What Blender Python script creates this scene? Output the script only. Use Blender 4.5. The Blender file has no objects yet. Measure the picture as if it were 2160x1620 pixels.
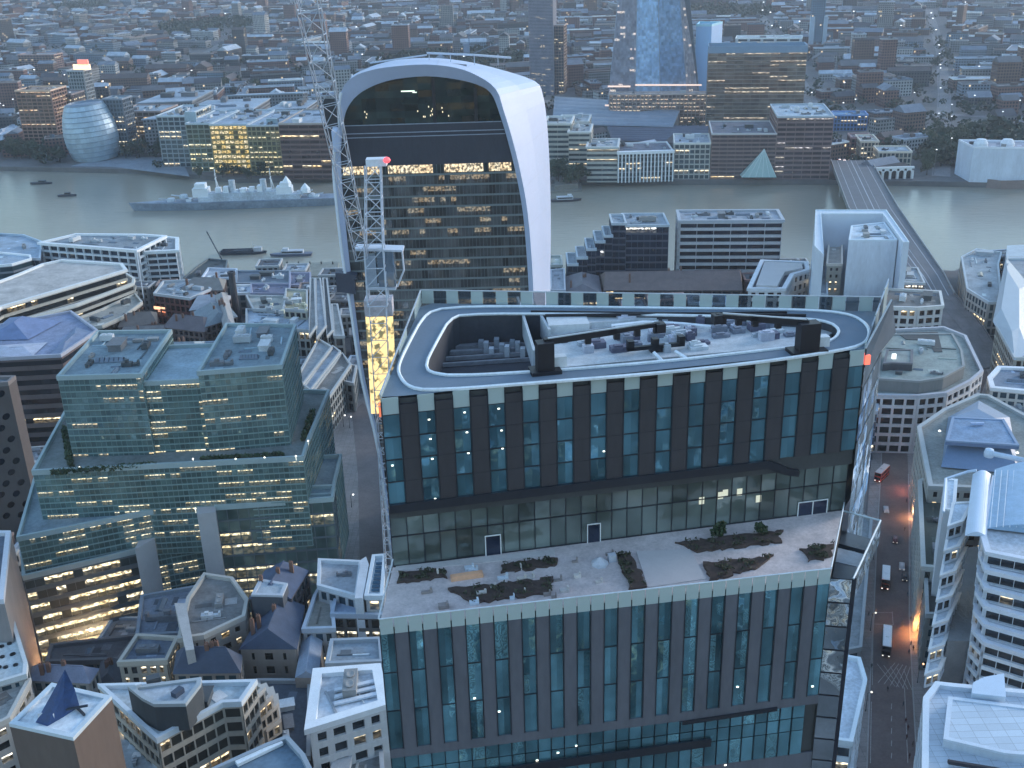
import bpy, math, random
from mathutils import Vector
random.seed(7)
S = bpy.context.scene
# ------------------------------------------------------------------ camera
H = 200.0; TH = math.radians(23); FP = 2335.0; RHO = math.asin(.0291)
F0 = Vector((0, math.cos(TH), -math.sin(TH))); U0 = Vector((0, math.sin(TH), math.cos(TH))); R0 = Vector((1, 0, 0))
CR = R0*math.cos(RHO) - U0*math.sin(RHO); CU = U0*math.cos(RHO) + R0*math.sin(RHO)
cd = bpy.data.cameras.new("camera"); cam = bpy.data.objects.new("camera", cd); S.collection.objects.link(cam)
from mathutils import Matrix
cam.matrix_world = Matrix(((CR.x, CU.x, -F0.x, 0), (CR.y, CU.y, -F0.y, 0), (CR.z, CU.z, -F0.z, H), (0, 0, 0, 1)))
cd.sensor_width = 36; cd.lens = 36*FP/2160; cd.clip_start = 1; cd.clip_end = 20000
S.camera = cam
# ------------------------------------------------------------------ sky, sun, exposure
W = bpy.data.worlds.new("World"); S.world = W; W.use_nodes = True
wn = W.node_tree; bg = wn.nodes["Background"]
sky = wn.nodes.new("ShaderNodeTexSky"); sky.sky_type = 'NISHITA'; sky.sun_disc = False
SUN_EL = math.radians(6); SUN_AZ = math.radians(62)
sky.sun_elevation = SUN_EL; sky.sun_rotation = SUN_AZ; sky.altitude = 50; sky.air_density = 1.6; sky.dust_density = .6; sky.ozone_density = 4.5
hs = wn.nodes.new("ShaderNodeHueSaturation"); hs.inputs['Saturation'].default_value = .78; hs.inputs['Value'].default_value = 1.0
wn.links.new(sky.outputs[0], hs.inputs['Color']); wn.links.new(hs.outputs[0], bg.inputs[0]); bg.inputs[1].default_value = .15
sl = bpy.data.lights.new("sun", 'SUN'); sl.energy = .45; sl.angle = math.radians(18); sl.color = (1, .92, .85)
sun = bpy.data.objects.new("sun", sl); S.collection.objects.link(sun)
sd = Vector((math.sin(SUN_AZ)*math.cos(math.radians(14)), math.cos(SUN_AZ)*math.cos(math.radians(14)), math.sin(math.radians(14))))
sun.rotation_euler = sd.to_track_quat('Z', 'Y').to_euler()
S.view_settings.view_transform = 'Standard'; S.view_settings.look = 'None'; S.view_settings.gamma = 1
S.view_settings.exposure = 2.42
EK = .3   # lamps and lit rooms are dim beside the evening sky
S.cycles.max_bounces = 6; S.cycles.diffuse_bounces = 2; S.cycles.glossy_bounces = 3; S.cycles.transparent_max_bounces = 8
S.cycles.transmission_bounces = 3; S.cycles.caustics_reflective = False; S.cycles.caustics_refractive = False
S.cycles.use_denoising = True; S.cycles.sample_clamp_indirect = 4

# photo pixel (2160 wide) -> world point on a level plane, or on the plane y = Y
def ray(x, y): return F0*FP + CR*(x-1080) - CU*(y-810)
def G(x, y, z=0):
    d = ray(x, y); t = (z-H)/d.z; return Vector((d.x*t, d.y*t, z))
def V(x, y, Y):
    d = ray(x, y); t = Y/d.y; return Vector((d.x*t, Y, H+d.z*t))

# ------------------------------------------------------------------ materials
def nt(name):
    m = bpy.data.materials.new(name); m.use_nodes = True; t = m.node_tree
    return m, t, t.nodes["Principled BSDF"]
def N(t, k, **kw):
    n = t.nodes.new(k)
    for a, b in kw.items(): setattr(n, a, b)
    return n
def mth(t, op, a, b=None, c=None):
    n = N(t, "ShaderNodeMath", operation=op)
    for i, v in enumerate((a, b, c)):
        if v is None: continue
        if isinstance(v, (int, float)): n.inputs[i].default_value = v
        else: t.links.new(v, n.inputs[i])
    return n.outputs[0]
def mixc(t, fac, a, b, blend='MIX'):
    n = N(t, "ShaderNodeMix", data_type='RGBA', blend_type=blend)
    for i, v in ((0, fac), (6, a), (7, b)):
        if isinstance(v, (int, float)): n.inputs[i].default_value = v
        elif isinstance(v, tuple): n.inputs[i].default_value = (*v[:3], 1)
        else: t.links.new(v, n.inputs[i])
    return n.outputs[2]
MC = {}
def wall(col, rough=.8, var=.22, scale=.25, streak=0, metal=0, panel=0):
    """weathered solid surface: two scales of mottling in the paint or stone itself"""
    key = ('w', col, rough, var, scale, streak, metal, panel)
    if key in MC: return MC[key]
    m, t, p = nt("surface"); tc = N(t, "ShaderNodeTexCoord"); mp = N(t, "ShaderNodeMapping")
    mp.inputs['Scale'].default_value = (1, 1, .25 if streak else 1)
    t.links.new(tc.outputs['Object'], mp.inputs[0])
    a = N(t, "ShaderNodeTexNoise"); a.inputs['Scale'].default_value = scale; a.inputs['Detail'].default_value = 4; a.inputs['Roughness'].default_value = .65
    b = N(t, "ShaderNodeTexNoise"); b.inputs['Scale'].default_value = scale*9; b.inputs['Detail'].default_value = 2
    t.links.new(mp.outputs[0], a.inputs[0]); t.links.new(mp.outputs[0], b.inputs[0])
    s = mth(t, 'ADD', mth(t, 'MULTIPLY', mth(t, 'SUBTRACT', a.outputs[0], .5), 2.6*var), mth(t, 'MULTIPLY', mth(t, 'SUBTRACT', b.outputs[0], .5), 1.4*var))
    f = mth(t, 'ADD', s, 1.0)
    if panel:
        br = N(t, "ShaderNodeTexBrick"); br.offset = 0
        br.inputs['Scale'].default_value = 1; br.inputs['Brick Width'].default_value = panel; br.inputs['Row Height'].default_value = panel*.6
        br.inputs['Mortar Size'].default_value = .05; br.inputs['Color1'].default_value = (1, 1, 1, 1); br.inputs['Color2'].default_value = (.86, .86, .86, 1); br.inputs['Mortar'].default_value = (.55, .55, .55, 1)
        t.links.new(tc.outputs['Object'], br.inputs[0])
        f = mth(t, 'MULTIPLY', f, br.outputs[0])
    c = N(t, "ShaderNodeVectorMath", operation='SCALE'); c.inputs[0].default_value = col; t.links.new(f, c.inputs['Scale'])
    t.links.new(c.outputs[0], p.inputs['Base Color']); p.inputs['Roughness'].default_value = rough; p.inputs['Metallic'].default_value = metal
    MC[key] = m; return m
def glass(tint=(.05, .1, .13), lit=.08, warm=(1, .72, .36), power=1.6, metal=.55, tilt=.05, vert=.6, top=.66, run=5, rough=.09):
    """panes: u counts bays, v counts floors; a lit pane is a lit room, its ceiling lamps showing in the upper part"""
    key = ('g', tint, lit, warm, power, metal, tilt, vert, top, run)
    if key in MC: return MC[key]
    m, t, p = nt("window_glass"); uv = N(t, "ShaderNodeUVMap"); sp = N(t, "ShaderNodeSeparateXYZ"); t.links.new(uv.outputs[0], sp.inputs[0])
    fu = mth(t, 'FLOOR', sp.outputs[0]); fv = mth(t, 'FLOOR', sp.outputs[1]); rv = mth(t, 'FRACT', sp.outputs[1]); ru = mth(t, 'FRACT', sp.outputs[0])
    def wn2(u, v, dim='3D'):
        c = N(t, "ShaderNodeCombineXYZ"); t.links.new(u, c.inputs[0]); t.links.new(v, c.inputs[1])
        w = N(t, "ShaderNodeTexWhiteNoise", noise_dimensions=dim); t.links.new(c.outputs[0], w.inputs[0]); return w
    w = wn2(fu, fv)
    r2 = wn2(mth(t, 'FLOOR', mth(t, 'DIVIDE', sp.outputs[0], run)), mth(t, 'ADD', fv, 37.0))
    big = N(t, "ShaderNodeTexNoise"); big.inputs['Scale'].default_value = .16; big.inputs['Detail'].default_value = 3; gp = N(t, "ShaderNodeNewGeometry"); t.links.new(gp.outputs['Position'], big.inputs[0])
    v1 = mth(t, 'MULTIPLY', mth(t, 'MULTIPLY_ADD', w.outputs[0], vert*.7, 1-vert*.35), mth(t, 'MULTIPLY_ADD', mth(t, 'SUBTRACT', big.outputs[0], .5), 2.2*min(1, vert), 1.0))  # tint shifts per pane and in broad patches imitate uneven reflections
    c = N(t, "ShaderNodeVectorMath", operation='SCALE'); c.inputs[0].default_value = tint; t.links.new(v1, c.inputs['Scale'])
    t.links.new(c.outputs[0], p.inputs['Base Color'])
    p.inputs['Roughness'].default_value = rough; p.inputs['Metallic'].default_value = metal; p.inputs['IOR'].default_value = 1.7
    ge = N(t, "ShaderNodeNewGeometry")
    off = N(t, "ShaderNodeVectorMath", operation='SUBTRACT'); t.links.new(w.outputs[1], off.inputs[0]); off.inputs[1].default_value = (.5, .5, .5)
    nz = N(t, "ShaderNodeTexNoise"); nz.inputs['Scale'].default_value = .35; t.links.new(ge.outputs['Position'], nz.inputs[0])
    o2 = N(t, "ShaderNodeVectorMath", operation='SUBTRACT'); t.links.new(nz.outputs[1], o2.inputs[0]); o2.inputs[1].default_value = (.5, .5, .5)
    ad = N(t, "ShaderNodeVectorMath", operation='ADD'); t.links.new(off.outputs[0], ad.inputs[0]); t.links.new(o2.outputs[0], ad.inputs[1])
    s1 = N(t, "ShaderNodeVectorMath", operation='SCALE'); t.links.new(ad.outputs[0], s1.inputs[0]); s1.inputs['Scale'].default_value = tilt
    s2 = N(t, "ShaderNodeVectorMath", operation='ADD'); t.links.new(ge.outputs['Normal'], s2.inputs[0]); t.links.new(s1.outputs[0], s2.inputs[1])
    s3 = N(t, "ShaderNodeVectorMath", operation='NORMALIZE'); t.links.new(s2.outputs[0], s3.inputs[0]); t.links.new(s3.outputs[0], p.inputs['Normal'])
    if lit > 0:
        on = mth(t, 'MULTIPLY', mth(t, 'LESS_THAN', r2.outputs[0], min(1, lit*1.7)), mth(t, 'LESS_THAN', w.outputs[0], .8))
        ht = mth(t, 'GREATER_THAN', rv, top)
        cv = N(t, "ShaderNodeCombineXYZ"); t.links.new(mth(t, 'MULTIPLY', sp.outputs[0], 2.3), cv.inputs[0]); t.links.new(mth(t, 'MULTIPLY', sp.outputs[1], 3.1), cv.inputs[1])
        fine = N(t, "ShaderNodeTexNoise"); fine.inputs['Scale'].default_value = 1.0; fine.inputs['Detail'].default_value = 3; t.links.new(cv.outputs[0], fine.inputs[0])
        gate = N(t, "ShaderNodeMapRange"); gate.inputs[1].default_value = .42; gate.inputs[2].default_value = .6; t.links.new(fine.outputs[0], gate.inputs[0])
        dim = mth(t, 'MULTIPLY_ADD', ht, .9, .05)
        e = mth(t, 'MULTIPLY', mth(t, 'MULTIPLY', on, dim), mth(t, 'MULTIPLY', mth(t, 'MULTIPLY_ADD', gate.outputs[0], .85, .1), 1.5*power*EK))
        hue = mixc(t, w.outputs[0], warm, (1, .9, .66)); t.links.new(hue, p.inputs['Emission Color']); t.links.new(e, p.inputs['Emission Strength'])
    MC[key] = m; return m
def lamp_mat(col, power):
    key = ('e', col, power)
    if key in MC: return MC[key]
    m, t, p = nt("lit_lamp"); p.inputs['Base Color'].default_value = (*col, 1); p.inputs['Emission Color'].default_value = (*col, 1); p.inputs['Emission Strength'].default_value = power*EK
    MC[key] = m; return m
def farwall(col, seed=0):
    """far facade: window openings from u,v in metres, a few of them lit"""
    key = ('f', col)
    if key in MC: return MC[key]
    m, t, p = nt("far_facade"); uv = N(t, "ShaderNodeUVMap"); sp = N(t, "ShaderNodeSeparateXYZ"); t.links.new(uv.outputs[0], sp.inputs[0])
    u = mth(t, 'DIVIDE', sp.outputs[0], 3.2); v = mth(t, 'DIVIDE', sp.outputs[1], 3.3)
    ru = mth(t, 'FRACT', u); rv = mth(t, 'FRACT', v)
    inside = mth(t, 'MULTIPLY', mth(t, 'LESS_THAN', mth(t, 'ABSOLUTE', mth(t, 'SUBTRACT', ru, .5)), .26), mth(t, 'LESS_THAN', mth(t, 'ABSOLUTE', mth(t, 'SUBTRACT', rv, .55)), .27))
    c = N(t, "ShaderNodeCombineXYZ"); t.links.new(mth(t, 'FLOOR', u), c.inputs[0]); t.links.new(mth(t, 'FLOOR', v), c.inputs[1])
    w = N(t, "ShaderNodeTexWhiteNoise", noise_dimensions='3D'); t.links.new(c.outputs[0], w.inputs[0])
    ns = N(t, "ShaderNodeTexNoise"); ns.inputs['Scale'].default_value = .08; tc = N(t, "ShaderNodeTexCoord"); t.links.new(tc.outputs['Object'], ns.inputs[0])
    if col is None:
        at = N(t, "ShaderNodeAttribute"); at.attribute_name = 'tone'; base = at.outputs[0]
    else: base = col
    b = mixc(t, 1.0, base, mixc(t, ns.outputs[0], (.6, .6, .62), (1.3, 1.3, 1.27)), 'MULTIPLY')
    t.links.new(mixc(t, inside, b, (.03, .04, .05)), p.inputs['Base Color'])
    t.links.new(mth(t, 'MULTIPLY_ADD', inside, -.6, .85), p.inputs['Roughness'])
    p.inputs['Emission Color'].default_value = (1, .75, .45, 1)
    t.links.new(mth(t, 'MULTIPLY', mth(t, 'MULTIPLY', inside, mth(t, 'GREATER_THAN', w.outputs[0], .985)), .9*EK), p.inputs['Emission Strength'])
    MC[key] = m; return m

# ------------------------------------------------------------------ mesh builder
class MB:
    def __init__(s): s.v = []; s.f = []; s.uv = []; s.mi = []; s.cur = 0; s.tone = None; s.tones = []
    def face(s, pts, uv=None):
        n = len(s.v); s.v += [tuple(p) for p in pts]; s.f.append(tuple(range(n, n+len(pts))))
        s.uv.append(uv or [(0, 0)]*len(pts)); s.mi.append(s.cur); s.tones.append(s.tone or (.3, .3, .3))
    def box(s, o, a, b, c):
        o = Vector(o); a = Vector(a); b = Vector(b); c = Vector(c)
        if a.cross(b).dot(c) < 0: a, b = b, a
        P = [o, o+a, o+a+b, o+b, o+c, o+a+c, o+a+b+c, o+b+c]
        la, lb, lc = a.length, b.length, c.length
        for q, (x, y) in (((3, 2, 1, 0), (la, lb)), ((4, 5, 6, 7), (la, lb)), ((0, 1, 5, 4), (la, lc)), ((1, 2, 6, 5), (lb, lc)), ((2, 3, 7, 6), (la, lc)), ((3, 0, 4, 7), (lb, lc))):
            s.face([P[i] for i in q], [(0, 0), (x, 0), (x, y), (0, y)])
    def bx(s, x0, y0, z0, x1, y1, z1): s.box((x0, y0, z0), (x1-x0, 0, 0), (0, y1-y0, 0), (0, 0, z1-z0))
    def prism(s, poly, z0, z1, top=True, bot=False, u0=0):
        poly = ccw(poly); n = len(poly); u = u0
        for i in range(n):
            a, b = poly[i], poly[(i+1) % n]; L = math.dist(a, b)
            s.face([(a[0], a[1], z0), (b[0], b[1], z0), (b[0], b[1], z1), (a[0], a[1], z1)], [(u, 0), (u+L, 0), (u+L, z1-z0), (u, z1-z0)]); u += L
        if top: s.face([(p[0], p[1], z1) for p in poly], [(p[0], p[1]) for p in poly])
        if bot: s.face([(p[0], p[1], z0) for p in reversed(poly)])
    def rim(s, poly, w, z0, z1):
        poly = ccw(poly); inn = inset(poly, w); n = len(poly)
        for i in range(n):
            j = (i+1) % n; a, b, c, d = poly[i], poly[j], inn[j], inn[i]
            s.face([(a[0], a[1], z0), (b[0], b[1], z0), (b[0], b[1], z1), (a[0], a[1], z1)])
            s.face([(a[0], a[1], z1), (b[0], b[1], z1), (c[0], c[1], z1), (d[0], d[1], z1)])
            s.face([(d[0], d[1], z1), (c[0], c[1], z1), (c[0], c[1], z0), (d[0], d[1], z0)])
    def bar(s, a, b, r=.15, n=4):
        a = Vector(a); b = Vector(b); d = (b-a)
        if d.length < 1e-6: return
        d.normalize(); u = d.cross(Vector((0, 0, 1)) if abs(d.z) < .9 else Vector((1, 0, 0))).normalized(); w = d.cross(u)
        R1 = [a+(u*math.cos(k*2*math.pi/n+.785)+w*math.sin(k*2*math.pi/n+.785))*r for k in range(n)]
        R2 = [p+(b-a) for p in R1]
        for k in range(n):
            j = (k+1) % n; s.face([R1[k], R2[k], R2[j], R1[j]])
        s.face(R1); s.face(R2[::-1])
    def tube(s, pts, r=.15, n=5):
        for a, b in zip(pts, pts[1:]): s.bar(a, b, r, n)
    def lathe(s, prof, c, n=16):
        for (r0, z0), (r1, z1) in zip(prof, prof[1:]):
            for k in range(n):
                A = 2*math.pi*k/n; B = 2*math.pi*(k+1)/n
                q = [(c[0]+r0*math.cos(A), c[1]+r0*math.sin(A), c[2]+z0), (c[0]+r0*math.cos(B), c[1]+r0*math.sin(B), c[2]+z0), (c[0]+r1*math.cos(B), c[1]+r1*math.sin(B), c[2]+z1), (c[0]+r1*math.cos(A), c[1]+r1*math.sin(A), c[2]+z1)]
                if r1 < 1e-5: q = q[:3]
                if r0 < 1e-5: q = [q[0], q[2], q[3]]
                s.face(q)
    def build(s, name, mats, parent=None, **kw):
        if not s.f: return None
        me = bpy.data.meshes.new(name); me.from_pydata(s.v, [], s.f)
        l = me.uv_layers.new(name="UVMap"); k = 0
        flat = [c for f in s.uv for p in f for c in p]; l.data.foreach_set('uv', flat)
        if not isinstance(mats, (list, tuple)): mats = [mats]
        for m in mats: me.materials.append(m)
        me.polygons.foreach_set('material_index', s.mi)
        if any(t != (.3, .3, .3) for t in s.tones):
            at = me.color_attributes.new('tone', 'FLOAT_COLOR', 'CORNER')
            at.data.foreach_set('color', [c for f, t in zip(s.f, s.tones) for _ in f for c in (*t, 1)])
        me.update()
        o = bpy.data.objects.new(name, me); S.collection.objects.link(o)
        if parent: o.parent = parent
        for a, b in kw.items(): o[a] = b
        return o
def area(p): return sum(p[i][0]*p[(i+1) % len(p)][1]-p[(i+1) % len(p)][0]*p[i][1] for i in range(len(p)))/2
def ccw(p):
    p = [(q[0], q[1]) for q in p]; return p if area(p) > 0 else p[::-1]
def inset(p, w):
    n = len(p); out = []
    for i in range(n):
        a, b, c = Vector(p[i-1]), Vector(p[i]), Vector(p[(i+1) % n]); d1 = (b-a).normalized(); d2 = (c-b).normalized()
        n1 = Vector((-d1.y, d1.x)); n2 = Vector((-d2.y, d2.x)); m = n1+n2
        k = w/max(.35, 1+n1.dot(n2)); q = b+m*k; out.append((q.x, q.y))
    return out
def inpoly(x, y, p):
    r = False; n = len(p)
    for i in range(n):
        (a, b), (c, d) = p[i][:2], p[i-1][:2]
        if (b > y) != (d > y) and x < (c-a)*(y-b)/(d-b)+a: r = not r
    return r
def thing(name, label, cat, loc=(0, 0, 0), group=None):
    o = bpy.data.objects.new(name, None); S.collection.objects.link(o); o.location = loc; o.empty_display_size = 1
    o['label'] = label; o['category'] = cat
    if group: o['group'] = group
    return o
def tag(o, label, cat, group=None, kind=None):
    if label: o['label'] = label; o['category'] = cat
    if group: o['group'] = group
    if kind: o['kind'] = kind
    return o
FOOT = []
# ------------------------------------------------------------------ buildings
STONE = (.36, .34, .31); PALE = (.6, .62, .64); WHITE = (.78, .8, .82); BRICK = (.2, .11, .08); BROWN = (.15, .11, .095); DARK = (.06, .065, .075)
SLATE = (.07, .085, .12); GREYR = (.2, .23, .26); LEAD = (.3, .34, .4); CONC = (.3, .31, .31); TEAL = (.08, .16, .18); CREAM = (.45, .4, .32)
def unit_meshes():
    U = []
    m = MB(); m.bx(-1, -.5, .15, 1, .5, 1)
    for k in range(4): m.bx(-.9+k*.47, -.53, .3, -.55+k*.47, -.5, .85)
    for x in (-.9, .8):
        for y in (-.45, .35): m.bx(x, y, 0, x+.1, y+.1, .15)
    m.lathe([(.33, 1), (.36, 1.12), (.28, 1.14), (.05, 1.06), (0, 1.06)], (-.45, 0, 0), 10); m.lathe([(.33, 1), (.36, 1.12), (.28, 1.14), (.05, 1.06), (0, 1.06)], (.45, 0, 0), 10)
    U.append(('air_handler', m))
    m = MB(); m.bx(-1, -.4, 0, .2, .4, .6); m.bx(.2, -.25, .1, 1, .25, .45); m.bx(-.6, -.2, .6, -.2, .2, .95); m.bx(.8, -.25, .45, 1, .25, .8); U.append(('duct', m))
    m = MB(); m.bx(-.9, -.6, 0, .9, .6, .8); m.bx(-1, -.7, .8, 1, .7, .9); m.bx(-.3, -.62, 0, .1, -.6, .62); U.append(('stair_house', m))
    m = MB(); m.bx(-1, -.5, 0, 1, .5, .12)
    for k in range(6): m.face([(-.95+k*.32, -.45, .12), (-.68+k*.32, -.45, .12), (-.68+k*.32, 0, .4), (-.95+k*.32, 0, .4)]); m.face([(-.68+k*.32, .45, .12), (-.95+k*.32, .45, .12), (-.95+k*.32, 0, .4), (-.68+k*.32, 0, .4)])
    U.append(('skylight', m))
    return U
UNITS = [(n, m.build(n, wall(cc, .6, .3, .8) if i != 3 else wall((.16, .2, .25), .25))) for cc in ((.42, .46, .5), (.16, .17, .19), (.07, .08, .09), (.6, .63, .66), (.3, .3, .3)) for i, (n, m) in enumerate(unit_meshes())]
for n, o in UNITS: S.collection.objects.unlink(o)
UM = [(n, o.data) for n, o in UNITS]
for n, o in UNITS: bpy.data.objects.remove(o)
def put_units(root, poly, z, n, rnd, size=2.2):
    poly = ccw(poly); inn = inset(poly, 2.2); xs = [p[0] for p in poly]; ys = [p[1] for p in poly]; got = []; tries = 0
    e = max(range(len(poly)), key=lambda i: math.dist(poly[i], poly[i-1])); ang = math.atan2(poly[e][1]-poly[e-1][1], poly[e][0]-poly[e-1][0])
    while len(got) < n and tries < n*14:
        tries += 1; x = rnd.uniform(min(xs), max(xs)); y = rnd.uniform(min(ys), max(ys)); s = size*rnd.uniform(.6, 1.5)
        if not all(inpoly(x+dx*s*1.2, y+dy*s*1.2, inn) for dx, dy in ((1, 0), (-1, 0), (0, 1), (0, -1))): continue
        if any(math.hypot(x-a, y-b) < 1.25*(s+c) for a, b, c in got): continue
        got.append((x, y, s)); nm, me = rnd.choice(UM); o = bpy.data.objects.new(nm, me); S.collection.objects.link(o)
        o.parent = root; o.location = (x, y, z); o.rotation_euler.z = ang+rnd.choice((0, math.pi/2)); o.scale = (s*rnd.uniform(.9, 1.6), s, s*rnd.uniform(.7, 1.1))
def put_patches(root, poly, z, rnd, base):
    poly = ccw(poly); xs = [p[0] for p in poly]; ys = [p[1] for p in poly]; ang = math.atan2(poly[1][1]-poly[0][1], poly[1][0]-poly[0][0]); c, s = math.cos(ang), math.sin(ang); inn = inset(poly, 1.5); got = []
    for _ in range(26):
        if len(got) >= 6: break
        x, y = rnd.uniform(min(xs), max(xs)), rnd.uniform(min(ys), max(ys)); w_, d_ = (rnd.uniform(4, 12), rnd.uniform(.25, .5)) if rnd.random() < .5 else (rnd.uniform(1.5, 4.5), rnd.uniform(1.2, 3.5))
        if rnd.random() < .4: w_, d_ = d_, w_
        P_ = [(x+c*u-s*v, y+s*u+c*v) for u, v in ((0, 0), (w_, 0), (w_, d_), (0, d_))]
        if not all(inpoly(*q, inn) for q in P_): continue
        k = len(got); got.append(1); m = MB(); m.prism(P_, z, z+.05+.012*k+(.25 if min(w_, d_) < .6 else 0)); f = rnd.choice((.45, .6, 1.5, 1.9)); m.build('cable_tray' if min(w_, d_) < .6 else 'roof_patch', wall(tuple(min(.7, round(q*f, 3)) for q in base), .8, .3, .5), root)
def visible(a, b):   # is the outer side of edge a->b (ccw) seen from over the camera
    nx, ny = b[1]-a[1], -(b[0]-a[0]); mx, my = (a[0]+b[0])/2, (a[1]+b[1])/2
    return nx*(0-mx)+ny*(0-my) > 0
BUDGET = {}
def block(root, poly, z1, z0=0, w=STONE, g=None, roof=GREYR, rimc=None, fh=3.8, bw=3.2, pw=.9, bh=1.1, t=.35, rimh=1.1, rimw=.6, units=4, wm=None, rm=None, allsides=False, size=2.2, dome=None, plain=False):
    """one volume of a building: wall skin in relief with real recesses, a glazing strip per floor, roof deck, parapet, plant"""
    poly = ccw(poly); rnd = random.Random(int(abs(poly[0][0])*7+abs(poly[0][1])*13+z1)); wm = wm or wall(w, .82, .2, .12, 1); g = g or glass()
    FOOT.append(poly); m = MB(); m.prism(poly, z0, z1-.35, True)
    n = len(poly); nf = max(1, int(round((z1-z0)/fh))); h = (z1-z0-.02)/nf; used = BUDGET.get(root.name, 0)
    nw = 0; ex_ = MB()
    if not plain:
        for i in range(n):
            a, b = Vector(poly[i]), Vector(poly[(i+1) % n]); L = (b-a).length
            if L < 1.2 or not (allsides or visible(a, b)): continue
            d = (b-a)/L; no = Vector((d.y, -d.x)); d3 = Vector((d.x, d.y, 0)); n3 = Vector((no.x, no.y, 0)); e = i*.004
            nb = max(1, round(L/bw)); sb = L/nb; u0 = rnd.randint(0, 900)
            for k in range(nf+1):
                zz = z0+k*h-bh/2; zz = max(z0, zz); zt = min(z1-.01, z0+k*h+bh/2)
                if k == nf: zz = z1-.01-bh*.6
                if k == 0: zt = z0+bh*.4
                m.box(Vector((a.x, a.y, zz+e)), d3*L, n3*(t+e), Vector((0, 0, zt-zz)))
            if pw > 0:
                for k in range(nb+1):
                    c = a+d*min(max(k*sb-pw/2, 0), L-pw); m.box(Vector((c.x, c.y, z0)), d3*pw, n3*(t-.05+e), Vector((0, 0, z1-z0-.02)))
            for k in range(nf):
                q = ex_ if used+nw >= 96 else MB(); zz = z0+k*h+bh/2-.05; zt = z0+(k+1)*h-bh/2+.05; o = n3*.06; A3 = Vector((a.x, a.y, 0))+o; B3 = Vector((b.x, b.y, 0))+o
                v0 = rnd.randint(0, 60)+0 if False else k+u0
                q.face([A3+Vector((0, 0, zz)), B3+Vector((0, 0, zz)), B3+Vector((0, 0, zt)), A3+Vector((0, 0, zt))], [(u0, v0+.02), (u0+nb, v0+.02), (u0+nb, v0+.98), (u0, v0+.98)])
                
                if q is not ex_: q.build('window_band', g, root); nw += 1
        BUDGET[root.name] = used+nw
        if ex_.f: ex_.build('window_band', g, root, kind='stuff')
    m.build('wall', wm, root)
    r = MB(); r.prism(inset(poly, .02), z1-.35, z1-.02); r.build('roof', rm or wall(roof, .8, .5, .12), root)
    if rimh > 0:
        q = MB(); q.rim(inset(poly, -t-.05 if not plain else -.03), rimw+t, z1-.3, z1+rimh); q.build('parapet', wall(rimc or tuple(min(.85, c*1.5+.06) for c in w), .7, .12), root)
    if units: put_units(root, poly, z1-.02, int(units*1.9)+1, rnd, size); put_patches(root, poly, z1-.02, rnd, roof)
    return root
def Bg(label, pix, z, cat='office building', name='office_building', **kw):
    poly = [G(x, y, z) for x, y in pix]; poly = [(p.x, p.y) for p in poly]
    r = thing(name, label, cat); return block(r, poly, z, **kw)
def Bf(label, xl, xr, yt, yb, depth, cat='office building', name='office_building', skew=0, ybr=None, **kw):
    """from its front face in the photo: left and right x at the foot, top y, foot y; goes back `depth` metres"""
    a = G(xl, yb); b = G(xr, ybr or yb); z = V(xl, yt, a.y).z; d = (b-a).normalized(); no = Vector((-d.y, d.x, 0))
    c = b+no*depth+d*skew; e = a+no*depth+d*skew
    r = thing(name, label, cat); return block(r, [(p.x, p.y) for p in (a, b, c, e)], z, **kw)
def gable(root, poly4, z0, z1, col=SLATE, eave=.4, name='roof', hip=0):
    """pitched roof on a four-sided plan; the ridge runs along the longer side"""
    p = ccw(poly4); 
    if math.dist(p[0], p[1]) < math.dist(p[1], p[2]): p = p[1:]+p[:1]
    q = [Vector((*c, z0)) for c in inset(p, -eave)]; r0 = (q[0]+q[3])/2; r1 = (q[1]+q[2])/2; d = (r1-r0)*hip; r0 = r0+d; r1 = r1-d; r0.z = r1.z = z1
    m = MB(); m.face([q[0], q[1], r1, r0]); m.face([q[2], q[3], r0, r1]); m.face([q[1], q[2], r1]); m.face([q[3], q[0], r0]); m.face(q[::-1])
    m.bar(r0, r1, .18)
    return m.build(name, wall(col, .7, .3, .3), root)
def house(label, pix, z, hr=4, col=SLATE, hip=.15, name='slate_roofed_building', cat='building', **kw):
    poly = [(p.x, p.y) for p in (G(x, y, z) for x, y in pix)]; r = thing(name, label, cat)
    kw.setdefault('units', 0); kw.setdefault('rimh', 0); block(r, poly, z, **kw); o = gable(r, poly, z, z+hr, col, hip=hip)
    p = ccw(poly); rnd = random.Random(int(z*31+p[0][0]))
    for k in range(3):
        f = rnd.uniform(.15, .85); c = Vector(p[0]).lerp(Vector(p[2]), f); m = MB(); m.bx(c.x-.5, c.y-.4, z, c.x+.5, c.y+.4, z+hr+1.2)
        for x in (-.25, .25): m.lathe([(.14, 0), (.12, .5), (0, .5)], (c.x+x, c.y, z+hr+1.2), 6)
        m.build('chimney', wall(BRICK), o)
    return r
# ================================================================== ground, river, streets
RB = [(-2, 3), (0, 0)]
def strip(name, pix, z, mat, top=True, th=None):
    m = MB(); m.face([G(x, y, z) for x, y in pix])
    m2 = MB(); P = ccw([tuple(G(x, y, z))[:2] for x, y in pix]); m2.face([(a, b, z) for a, b in P], [(a, b) for a, b in P])
    o = m2.build(name, mat); o['kind'] = 'structure'; return o
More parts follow.
